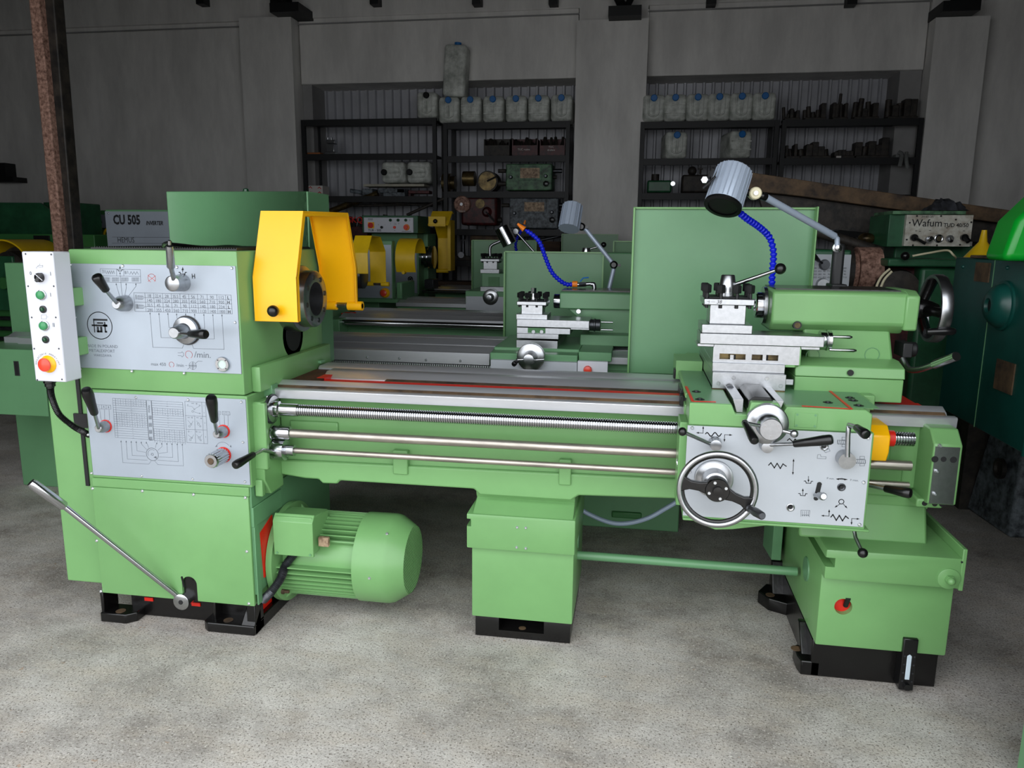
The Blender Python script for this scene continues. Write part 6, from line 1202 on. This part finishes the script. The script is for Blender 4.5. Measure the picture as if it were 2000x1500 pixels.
xg=P(1985,1500,1.9).x; ob('green_cabinet',MB().box(xg,xg+.45,1.45,1.9,0,1.15).box(xg+.03,xg+.42,1.47,1.88,1.15,1.17),GREENB,None,bev=.004,label='sliver of a green machine cabinet at the bottom right corner',cat='cabinet')
# green can on the teal machine
gx_=P(1945,485,2.92).x+.118
def gcan():
    z=zt_1; o=ob('canister',MB().prism([(gx_-.085,z),(gx_+.14,z),(gx_+.14,z+.20),(gx_+.12,z+.24),(gx_+.03,z+.24),(gx_-.055,z+.14)],'y',2.93,3.10),GCAN,None,bev=.025,seg=4,label='bright green plastic canister with pale label at the right edge',cat='canister')
    ob('label',MB().box(gx_-.01,gx_+.12,2.926,2.9305,z+.03,z+.17),LABEL,o); ob('cap',MB().cyl((gx_+.08,3.01,z+.24),(gx_+.08,3.01,z+.27),.028,n=18),GCAN,o); return o
gcan()
a=P(1920,498,3.45); ob('cloth',MB().box(a.x-.03,a.x+.13,3.3,3.5,zt_1,zt_1+.012),RUSTB,None,bev=.004,label='brown folded cloth beside the green canister',cat='cloth'); 
c=P(1918,488,4.3); ob('yellow_funnel',MB().rev((c.x,4.3,1.30),(0,0,1),[(0,.09),(.09,.02),(.15,.012)],24),YELF,None,label='yellow funnel peeking out behind the teal machine',cat='funnel')
ob('crate_stand',MB().box(c.x-.02,c.x+.12,4.15,4.32,0,1.30),GRIME,None,label='dark grimy stand behind the teal machine, under a yellow funnel',cat='stand')
# brown beam
Yb_=5.2
def bq(pts): return [xz(px,py,Yb_) for px,py in pts]
bm_=ob('steel_beam',MB().prism(bq([(1462,336),(1780,383),(1990,413),(1990,440),(1760,410),(1563,383),(1462,372)]),'y',Yb_,Yb_+.35),RUSTB,None,bev=.004,label='long brown steel beam sloping down to the right behind the lathes',cat='beam')
ob('beam_web',MB().prism(bq([(1485,376),(1563,384),(1760,411),(1990,441),(1990,478),(1727,457),(1580,442),(1500,432)]),'y',Yb_+.08,Yb_+.14),GRIME,bm_)
ob('beam_rest',MB().box(P(1530,470,Yb_).x,P(1560,470,Yb_).x,Yb_+.09,Yb_+.3,0,P(1540,425,Yb_).z),GRIME,bm_); ob('beam_rest',MB().box(P(1940,470,Yb_).x,P(1975,470,Yb_).x,Yb_+.09,Yb_+.3,0,P(1950,460,Yb_).z),GRIME,bm_)
# ---------------- shelves ----------------
YS=8.9; DS=.42
def zsh(py,px=850): return P(px,py,YS).z
units=[((586,852),(232,300,383,462),'first tall black steel shelf unit from the left pillar'),((858,1112),(238,304,374,448,510),'tall black steel shelf unit left of the centre pillar'),((1249,1518),(236,309,377,450),'tall black steel shelf unit right of the centre pillar'),((1524,1798),(232,308,380,450),'tall black steel shelf unit against the right pillar')]
SH=[]
for (xa_,xb_),lv,lab in units:
    x0=P(xa_+8,300,YS).x if xa_<1200 else P(xa_,300,YS).x; x1=P(xb_,300,YS).x
    if xa_==586: x0=P(590,300,YS).x
    zs_=[zsh(y,(xa_+xb_)/2) for y in lv]; u=thing('shelf_unit',lab,'shelf',((x0+x1)/2,YS+DS/2,0),'black shelf units along the back wall')
    for (x,y) in ((x0,YS),(x1-.045,YS),(x0,YS+DS),(x1-.045,YS+DS)): ob('post',MB().box(x,x+.045,y,y+.045,0,zs_[0]),MBLK,u)
    for z in zs_: 
        sh=ob('shelf_board',MB().box(x0+.046,x1-.046,YS+.046,YS+DS,z-.03,z-.004),MBLK,u); ob('shelf_rail',MB().box(x0+.046,x1-.046,YS+.002,YS+.045,z-.07,z-.0),MBLK,u)
    SH.append((x0,x1,zs_))
# jerry cans lying on their back, top face to the viewer
def can(kind,capm,w=.244,h=.29,d=.38):
    def mk(nm,mb,m,par=None,bev=0,seg=2):
        me=bpy.data.meshes.new(nm); me.from_pydata(mb.v,[],mb.f); me.polygons.foreach_set('use_smooth',mb.sm); me.materials.append(m)
        bm=bmesh.new(); bm.from_mesh(me); bmesh.ops.recalc_face_normals(bm,faces=bm.faces)
        if bev: bmesh.ops.bevel(bm,geom=list(bm.edges),offset=bev,segments=4,profile=.5,affect='EDGES')
        bm.to_mesh(me); bm.free(); me.polygons.foreach_set('use_smooth',[True]*len(me.polygons)) if bev else None
        o=bpy.data.objects.new(nm,me); 
        if par: o.parent=par
        return o
    b=mk('canister',MB().box(-w/2,w/2,0,d,0,h),CAN,bev=.045); out=[b]
    if kind=='A':
        m=MB(); U=[(-.055,h*.86),(-.055,h*.35),(-.035,h*.24),(0,h*.2),(.035,h*.24),(.055,h*.35),(.055,h*.86)]
        m.tube(smooth([(x,-.003,z) for x,z in U],4),.010,8); out.append(mk('moulded_ridge',m,CAN,b))
        out.append(mk('handle',MB().box(-.010,.010,-.03,.004,h*.22,h*.66),CAN,b))
    else:
        m=MB(); 
        for z in (h*.62,h*.32): m.box(-w*.44,w*.44,-.014,.004,z-.007,z+.007)
        out.append(mk('moulded_ridge',m,CAN,b)); out.append(mk('handle',MB().box(-.010,.010,-.018,.002,h*.26,h*.68).box(-.035,.035,-.016,.002,h*.66,h*.71).box(-.035,.035,-.016,.002,h*.22,h*.27),CAN,b))
    out.append(mk('cap',MB().rev((0,.01,h-.04),(0,-1,0),[(0,.036),(.03,.036),(.034,.03)],20),capm,b))
    return out
def put(tmpl,loc,label,group,rot=None,first=[0]):
    r=tmpl[0].copy(); S.collection.objects.link(r); r.location=loc; OFF[r.name]=Vector(loc)
    if rot: r.rotation_euler=rot
    r['label']=label; r['category']='canister'; r['group']=group
    for ch in tmpl[1:]:
        c=ch.copy(); c.parent=r; S.collection.objects.link(c)
    return r
CA=can('A',CAPB); CB_=can('B',CAPB); CK=can('A',BLK)
zA1=SH[1][2][0]+.001; Yc_=YS+.02
G1='white plastic canisters on top of the left shelves'
row=[(832,CK,'cloudy canister with black cap at the left end of the top row'),(875,CA,'white canister with blue cap, first right of the black capped one, under the tall can'),(918,CB_,'white canister, third from the left in the row left of the centre pillar'),(962,CB_,'white canister, fourth from the left in the row left of the centre pillar'),(1007,CB_,'white canister, fifth from the left in the row left of the centre pillar'),(1051,CB_,'white canister, third from the right end, beside the last two canisters left of the pillar'),(1096,CA,'white canister touching the left side of the centre pillar')]
row[5]=(1051,CB_,'white canister, next to last before the left side of the centre pillar')
for px,t_,lab in row: put(t_,(P(px,205,YS).x,Yc_,SH[0][2][0]+.001 if px<850 else zA1),lab,G1)
G2='white plastic canisters on top of the right shelves'
zz3=SH[2][2][0]+.001
for i,(px,t_) in enumerate(((1277,CA),(1319,CB_),(1363,CA),(1405,CA),(1449,CA),(1494,CA))):
    lab=['white canister touching the right side of the centre pillar','white canister with cross ribs, second right of the centre pillar on the top shelf','white canister, third right of the centre pillar on the top shelf','white canister, fourth right of the centre pillar on the top shelf','white canister, next to last in the top row right of the centre pillar','white canister at the right end of the top row'][i]
    put(t_,(P(px,205,YS).x,Yc_,zz3),lab,G2)
G3='white plastic canisters on the second right shelf'
put(CA,(P(1322,275,YS).x,Yc_,SH[2][2][1]+.001),'white canister with long grip alone on the second shelf, nearer the centre pillar',G3,(0,0,.12)); put(CB_,(P(1449,275,YS).x,Yc_,SH[2][2][1]+.001),'white canister with dark blue cap and red label patch on the second shelf',G3,(0,0,.22))
G4='canisters lying sideways on the left shelf'
for px,lab in ((766,'sideways white canister with black cap, left one of two on a plank'),(816,'sideways white canister with black cap, right one of two on a plank')):
    r=put(CK,(P(px,330,YS).x-.145,Yc_,P(px,330,YS).z-.0),lab,G4,(0,-PI/2,0)); r.location.x=P(px,330,YS).x+.145; r.location.z=P(px,329,YS).z
# tall can standing on top of the row
Yq_=9.0; a=P(890,135,Yq_); mb=MB().box(-.13,.13,-.12,.12,0,.56)
tc_=ob('canister',mb,CAN,None,bev=.04,seg=4,label='tall cloudy canister standing tilted on top of the top row',cat='canister'); 
tc_.location=(P(888,182,Yq_).x,Yq_+.03,zA1+.292); tc_.rotation_euler=(0,.06,0); OFF[tc_.name]=Vector((0,0,0))
cp_=ob('cap',MB().cyl((0,0,.555),(0,0,.60),.04,n=18),CAPB,tc_)
# things on the shelves
def pile(name,label,cat,Yz,boxes,cyls=(),m=GRIME,group=None):
    mb=MB()
    for (x0,y0,x1,y1,dy,d) in boxes: PB(mb,x0,y0,x1,y1,Yz+dy,d)
    for (x0,y0,x1,y1,rp,dy) in cyls: a=P(x0,y0,Yz+dy); b=P(x1,y1,Yz+dy); mb.cyl(a,b,rp*mpp(a),n=18)
    return ob(name,mb,m,None,bev=.004,label=label,cat=cat,group=group)
z11=SH[0][2]; 
def onshelf(o,z): o.location.z=z+.001; return o
o=onshelf(pile('tool_holder','small steel tool holder block on the left second shelf','tool part',YS+.1,[(637,275,652,296,0,.12),(636,267,653,274,0,.1),(634,290,655,296,-.02,.16)],[(640,262,640,268,2,.05),(647,262,647,268,2,.05)],STEEL),z11[1])
o=onshelf(pile('brick','orange-brown brick lying beside the steel tool holder','brick',YS+.1,[(598,290,625,295,0,.1)],(),mat('brick_orange',(150,92,52),.8,var=.2)),z11[1])
bxw=onshelf(ob('box',MB().box(0,.19,0,.2,0,.125).xf(Matrix.Translation(P(601,362,YS+.06))),CARD,None,label='small white cardboard box with red print on third left shelf',cat='box'),z11[2])
q=P(601,362,YS+.06); t=MB(); Yb3=YS+.0592; z0=z11[2]+.001
for dx,dz in ((.035,.10),(.15,.095),(.035,.04),(.15,.04)): t.line([(q.x+dx-.02,z0+dz),(q.x+dx,z0+dz+.012),(q.x+dx+.018,z0+dz-.006)],.008,Yb3)
t.line([(q.x+.06,z0+.018),(q.x+.14,z0+.018)],.009,Yb3); OFF[bxw.name]=bxw.location.copy(); flat('red_print',t,RED,bxw)
pk=ob('plank',MB().box(P(707,352,YS).x,P(826,352,YS).x,YS+.05,YS+.3,0,.028),mat('pale_plank',(176,172,156),.7,var=.2),None,label='pale plank under two sideways canisters',cat='plank'); 
cst=onshelf(pile('casting','grey cast saddle lying under the pale plank','casting',YS+.08,[(707,356,727,368,0,.2),(738,356,790,364,0,.2),(748,364,778,371,.02,.15),(775,356,790,371,0,.2)],[(684,360,708,364,4,.1)],GRIMP),z11[2]); 
onshelf(pile('casting','reddish cast bar to the right of the grey saddle casting','casting',YS+.12,[(797,358,838,364,0,.15),(797,364,802,370,0,.15)],(),MAROON),z11[2])
for cn_ in [x for x in S.objects if x.name.startswith('canister') and x.get('group')==G4]: cn_.location.z=z11[2]+.001+.145
pk.location.z=z11[2]+.115
for cn_ in [x for x in S.objects if x.name.startswith('canister') and x.get('group')==G4]: cn_.location.z=pk.location.z+.029+.131
for i,(a,b,r,lab,m_) in enumerate((((640,415),(738,378),6,'thick oily shaft sloping up to the right on the left shelf',BRONZE),((640,388),(845,402),2,'thin straight rod behind the thick shaft',GRIME),((690,402),(860,398),2.5,'thin rod crossing the shelf at canister box height',GRIME),((795,420),(880,382),3,'dark bar sloping up past the shelf post',GRIME),((700,390),(840,388),1.6,'thinnest rod lying uppermost on the left shelf',GRIME))):
    yy_=YS+(.1,.17,.21,.05,.25)[i]; pa=P(a[0],a[1],yy_); pb=P(b[0],b[1],yy_); ob('steel_shaft',MB().cyl(pa,pb,r*mpp(pa),n=14),m_,None,label=lab,cat='shaft',group='long shafts on the left shelf')
for i,(x0,x1) in enumerate(((672,717),(730,782),(786,838))):
    bmn=MB(); Y__=YS+.02; PB(bmn,x0,421,x1,440,Y__,.3); o=ob('crate',bmn,MAROON,None,bev=.004,label=['dark red crate with SKQ lettering, leftmost under the shafts','dark red crate behind the white TUR panel','dark red crate at right end of row behind the TUR panel'][i],cat='crate',group='dark red crates'); onshelf(o,z11[3])
    if i==0:
        t=MB(); Yt_=Y__-.001; q=xz(694,430,Yt_); text_mb('SKQ',q[0],q[1],.07,Yt_,mb=t,bold=.002); OFF[o.name]=o.location.copy(); flat('lettering',t,RED,o)
    mb=MB()
    for k in range(7):
        a=P(x0+4+k*(x1-x0-8)/7,418+rr_.uniform(-6,3),Y__+.1); mb.cyl((a.x,a.y,z11[3]+.05),(a.x+rr_.uniform(-.05,.05),a.y+.05,z11[3]+.2+rr_.uniform(-.02,.06)),rr_.uniform(.012,.03),n=10)
    ob('loose_parts',mb,GRIME,None,label='heap of small machine parts in a dark red crate '+['at the left','in the middle','at the right'][i],cat='machine parts',kind='stuff')
z22=SH[1][2]
for i,(x0,x1) in enumerate(((945,995),(1000,1050),(1054,1103))):
    bmn=MB(); PB(bmn,x0,284,x1,303,YS+.04,.01); PB(bmn,x0,272,x1,303,YS+.33,.01); 
    a=P(x0,290,YS+.04).x; b=P(x1,290,YS+.04).x; bmn.box(a,b,YS+.05,YS+.33,z22[1]+.0,z22[1]+.01).box(a,a+.01,YS+.05,YS+.33,z22[1],P(x0,272,YS+.04).z).box(b-.01,b,YS+.05,YS+.33,z22[1],P(x0,272,YS+.04).z)
    o=ob('crate',bmn,MAROON if i else GRIME,None,label=['black open crate, leftmost of three on the shelf by the pillar','dark open crate with white scribbled words, middle of three','dark red open crate with two lines of white writing'][i],cat='crate',group='open crates on the middle shelf'); onshelf(o,z22[1])
    OFF[o.name]=o.location.copy()
    if i:
        t=MB(); Y__=YS+.039
        for s_,py in ((('TUC rozne',292),) if i==1 else (('TUC',287),('drobne',293))): q=xz((x0+x1)/2-2,py,Y__); text_mb(s_,q[0],q[1],.022,Y__,mb=t)
        flat('lettering',t,INKW,o)
    mb=MB()
    for k in range(9):
        xx=a+.04+(b-a-.08)*k/8; mb.cyl((xx,YS+.12,z22[1]+.03),(xx+rr_.uniform(-.04,.04),YS+.25,z22[1]+.17+rr_.uniform(-.02,.06)),rr_.uniform(.012,.03),n=8)
    ob('loose_parts',mb,GRIME,None,label='dark machine parts heaped in the '+['left','middle','right'][i]+' open crate by the pillar',cat='machine parts',kind='stuff')
# gearboxes
def gearbox(x0,y0,x1,y1,m_,lab,inner,z):
    o=thing('gearbox',lab,'gearbox',(P((x0+x1)/2,y1,YS+.1).x,YS+.2,z),'old feed gearboxes on the shelves')
    mb=MB(); PB(mb,x0,y0,x1,y1,YS+.02,.3); b=ob('housing',mb,m_,o,bev=.012); mb=MB(); PB(mb,inner[0]-4,inner[1]-4,inner[2]+4,inner[3]+4,YS+.012,.01); ob('frame',mb,m_,o,bev=.003); mb=MB(); PB(mb,*inner,YS+.008,.006); ob('data_plate',mb,TAN,o)
    for px,py in ((x0+10,(y0+y1)/2),(x1-12,(y0+y1)/2-2)): c=P(px,py,YS+.02); ob('shaft_end',MB().rev(c,(0,-1,0),[(0,.022),(.02,.02),(.03,.012)],16),DSTEEL,o)
    c=P(x1-11,(y0+y1)/2+13,YS+.02); ob('hand_knob',MB().rev(c,(0,-1,0),[(0,.02),(.03,.035),(.05,.033),(.055,.02)],7,sm=False),BLK,o)
    a=P(x0,y0+14,YS+.12); ob('drive_shaft',MB().cyl(a,P(x0-15,y0+14,YS+.12),.022,n=12),GRIME,o); ob('drive_shaft',MB().cyl(P(x1,y0+14,YS+.15),P(x1+20,y0+14,YS+.15),.025,n=12),DSTEEL,o); ob('flange',MB().cyl(P(x1,y0+26,YS+.15),P(x1+9,y0+26,YS+.15),.02,n=12),GRIME,o)
    return o
gb1=gearbox(988,320,1078,372,GRIMG,'green cast feed gearbox with framed plate on the shelf near the pillar',(1016,328,1054,348),z22[2])
gb2=gearbox(995,387,1090,446,GRIMP,'grimy grey feed gearbox with bright worn plate, below the green one',(1024,395,1063,413),z22[3])
o=thing('gearbox','dark maroon gearbox with round pulley on the fourth shelf','gearbox',(P(930,440,YS).x,YS+.2,z22[3]),'old feed gearboxes on the shelves')
mb=MB(); PB(mb,900,384,970,440,YS+.05,.3); ob('housing',mb,MAROON,o,bev=.03); c=P(902,399,YS); ob('pulley',MB().rev(c,(0,-1,0),[(-.05,.098),(.0,.098),(.01,.09),(.01,.065),(0,.06)],32),RUST,o,label='brown round pulley'); ob('pulley_nut',MB().cyl(c+Vector((0,-.0,0)),c+Vector((0,-.03,0)),.018,n=12),CHROME,o)
c=P(938,398,YS+.05); ob('round_cover',MB().cyl(c,c+Vector((0,-.012,0)),.055,n=24),BRONZE,o); c=P(951,414,YS+.05); ob('lever_hub',MB().rev(c,(0,-1,0),[(0,.06),(.02,.05),(.05,.03)],20),MAROON,o); ob('lever',MB().cyl(c+Vector((0,-.05,0)),P(965,432,YS-.03),.009,n=8),DSTEEL,o); t=MB(); text_mb('TUR 50',*xz(940,385.5,YS+.048),.018,YS+.048,mb=t); flat('lettering',t,INKW,o); t=MB(); text_mb('TUM 35',*xz(902,413,YS-.013),.018,YS-.0125,mb=t); flat('lettering',t,INKW,o)
ob('output_shaft',MB().cyl(P(970,430,YS+.15),P(980,430,YS+.15),.03,n=12),GRIME,o)
o=thing('dividing_head','oily dividing head with round faceplate on the third shelf','machine part',(P(940,370,YS).x,YS+.2,z22[2]))
c=P(952,354,YS+.02); ob('body',MB().cyl(c+Vector((0,.25,0)),c+Vector((0,.01,0)),.12,n=30).box(c.x-.13,c.x+.05,YS+.06,YS+.3,z22[2]+.002,c.z),GRIME,o); ob('faceplate',MB().cyl(c+Vector((0,.01,0)),c+Vector((0,-.01,0)),.105,n=32),BRONZE,o); ob('crank',MB().cyl(c+Vector((0,-.02,0)),P(972,343,YS-.02),.009,n=8),DSTEEL,o); ob('chuck',MB().cyl(P(905,349,YS+.1),P(928,349,YS+.1),.085,n=24),BRONZE,o); ob('spindle',MB().cyl(P(965,359,YS+.1),P(998,359,YS+.1),.035,r2=.02,n=14),GRIME,o)
o=thing('chuck','old lathe chuck lying on edge at the left of the third shelf','chuck',(P(880,370,YS).x,YS+.15,z22[2]))
c=P(872,357,YS+.15); ob('body',MB().cyl((c.x-.04,YS+.15,z22[2]+.11),(c.x+.06,YS+.15,z22[2]+.11),.108,n=24).cyl((c.x+.06,YS+.15,z22[2]+.11),(c.x+.11,YS+.15,z22[2]+.11),.075,n=24),BRONZE,o)
for k in range(3): an=2*PI*k/3; ob('jaw',MB().box(c.x-.07,c.x-.03,YS+.15+.05*math.cos(an)-.015,YS+.15+.05*math.cos(an)+.015,z22[2]+.11+.05*math.sin(an)-.02,z22[2]+.11+.05*math.sin(an)+.02),DSTEEL,o)
o=thing('vise','small dial indicator stand with white face on the lower shelf','gauge',(P(895,500,YS).x,YS+.15,z22[4])); c=P(901,498,YS+.05)
ob('column',MB().cyl((c.x,YS+.15,z22[4]+.001),(c.x,YS+.15,P(898,470,YS).z),.03,r2=.018,n=12).rev((c.x,YS+.15,P(898,468,YS).z),(0,0,1),[(0,.03),(.06,.035),(.07,.02)],16),DSTEEL,o); ob('dial_face',MB().cyl(c,c+Vector((0,-.02,0)),.036,n=24),WHITE,o); ob('foot',MB().box(c.x-.1,c.x+.1,YS+.08,YS+.3,z22[4]+.001,z22[4]+.05),GRIME,o)
o=onshelf(pile('casting','brown rusty casting block right of the dial indicator','casting',YS+.1,[(918,460,1010,509,0,.25)],(),RUSTB),z22[4]); onshelf(pile('wood_block','brown wooden block standing right of the rusty casting','block',YS+.1,[(1046,470,1094,509,0,.25)],(),WOOD),z22[4])
for i,(a,b,r,lab) in enumerate((((1010,462),(1098,458),2,'thin bright rod above the wooden block'),((1030,475),(1098,460),3,'slightly thicker bar sloping under the thin rod'))):
    pa=P(a[0],a[1],YS+.08+.05*i); pb=P(b[0],b[1],YS+.08+.05*i); ob('steel_shaft',MB().cyl(pa,pb,r*mpp(pa),n=10),DSTEEL,None,label=lab,cat='shaft')
mb=MB(); PB(mb,888,537,1000,560,8.7,.15); ob('wood_plank',MB().box(P(860,535,8.75).x,P(1000,535,8.75).x,8.5,8.8,.82,.90),WOOD,None,label='dark wooden beam on the floor racks behind the last lathe bed',cat='beam')
ob('plank_trestle',MB().box(P(862,545,8.75).x,P(872,545,8.75).x,8.55,8.75,0,.82).box(P(985,545,8.75).x,P(995,545,8.75).x,8.55,8.75,0,.82),GRIME,None,label='grimy trestle carrying the dark wooden beam',cat='trestle')
z33=SH[2][2]
o=thing('spindle_unit','dark green machine head with round cap on third shelf right of pillar','machine part',(P(1290,374,YS).x,YS+.2,z33[2])); mb=MB(); PB(mb,1264,352,1312,376,YS+.05,.25); ob('body',mb,GREENO,o,bev=.02); c=P(1280,344,YS+.15); ob('round_cap',MB().cyl((c.x,c.y,c.z-.07),(c.x,c.y,c.z+.02),.045,n=20),GRIME,o); c=P(1314,359,YS+.03); ob('hand_nut',MB().rev(c,(0,-1,0),[(0,.03),(.03,.025)],16),CHROME,o)
o=thing('spindle_unit','black machine head with flat vent, just left of the lamp head','machine part',(P(1360,374,YS).x,YS+.2,z33[2])); mb=MB(); PB(mb,1332,341,1388,376,YS+.08,.25); ob('body',mb,GRIME,o,bev=.02); c=P(1352,334,YS+.15); ob('dome',MB().sph(c,.05),GRIME,o); c=P(1368,331,YS+.15); ob('tee_bolt',MB().cyl((c.x,c.y,c.z-.05),(c.x,c.y,c.z),.012,n=8).box(c.x-.025,c.x+.025,c.y-.02,c.y+.02,c.z,c.z+.012),GRIME,o)
z44=SH[3][2]
def lump(px,py0,w,h,lab,z,m_=GRIME,seed=1):
    r_=random.Random(seed); mb=MB(); c=P(px,py0,YS+.15)
    for k in range(5):
        hh_=h*(.5+.5*r_.random()); x=c.x+(k-2)*w/5; mb.box(x-w*.11,x+w*.11,YS+.08+r_.random()*.05,YS+.26,z+.001,z+hh_) if r_.random()<.5 else mb.cyl((x,YS+.18,z+.001),(x+r_.uniform(-.02,.02),YS+.18,z+hh_),w*.11,n=14)
    mb.box(c.x-w/2,c.x+w/2,YS+.06,YS+.28,z+.001,z+.03)
    return ob('machine_part',mb,m_,None,bev=.006,label=lab,cat='machine part',group='dark machine parts on the right shelves')
for a in ((1545,228,.16,.16,'dark fitting with three round ports beside the last canister',z44[0],GRIME,2),(1590,228,.22,.2,'dark ringed fixture, second item on the top right shelf',z44[0],GRIME,3),(1638,228,.15,.3,'tallest upright dark fixture on the top right shelf',z44[0],GRIME,4),(1688,228,.25,.24,'dark fixture with bright tip on the top right shelf',z44[0],GRIME,5),(1758,228,.3,.24,'dark clustered fixture at the right end of the top shelf',z44[0],GRIME,6),
    (1546,305,.15,.22,'dark box with bright tee handle at left of second right shelf',z44[1],GRIME,7),(1590,305,.32,.18,'heap of slanted dark plates on the second right shelf',z44[1],GRIME,8),(1646,305,.2,.1,'low dark part with white tag on the second right shelf',z44[1],GRIME,9),(1700,305,.34,.22,'large round-backed dark housing on the second right shelf',z44[1],GRIME,10),(1560,376,.35,.08,'low dark bar lying on the third right shelf',z44[2],GRIME,11),(1670,378,.45,.07,'long low dark part with bright mark behind the brown beam',z44[2],GRIME,12)):
    lump(*a)
a=P(1638,300,YS+.05); ob('tag',MB().box(a.x-.02,a.x+.03,YS+.055,YS+.06,z44[1]+.002,z44[1]+.025),CARD,None,label='small white tag on the second right shelf',cat='tag')
c=P(1764,303,YS-.02); mb=MB().tube(smooth([c+Vector((-.05,0,.03)),c+Vector((-.02,-.02,.0)),c+Vector((-.03,-.02,-.12))],4),.022,8).tube(smooth([c+Vector((.03,0,.03)),c+Vector((.03,-.02,-.05)),c+Vector((.05,-.02,-.14))],4),.02,8).box(c.x-.07,c.x+.07,YS-.01,YS+.1,z44[1],z44[1]+.03); ob('rag',mb,mat('pale_rag',(120,122,120),.9,var=.4),None,label='pale rag hanging over the second right shelf edge',cat='rag')
for o in S.objects:
    if o.type=='MESH' and o.parent and o.name.split('.')[0] in ('lettering','bold_lettering','emblem','tables','pictograms','symbols','fine_symbols','red_marks','pen_marks','red_print'): o['kind']='stuff'
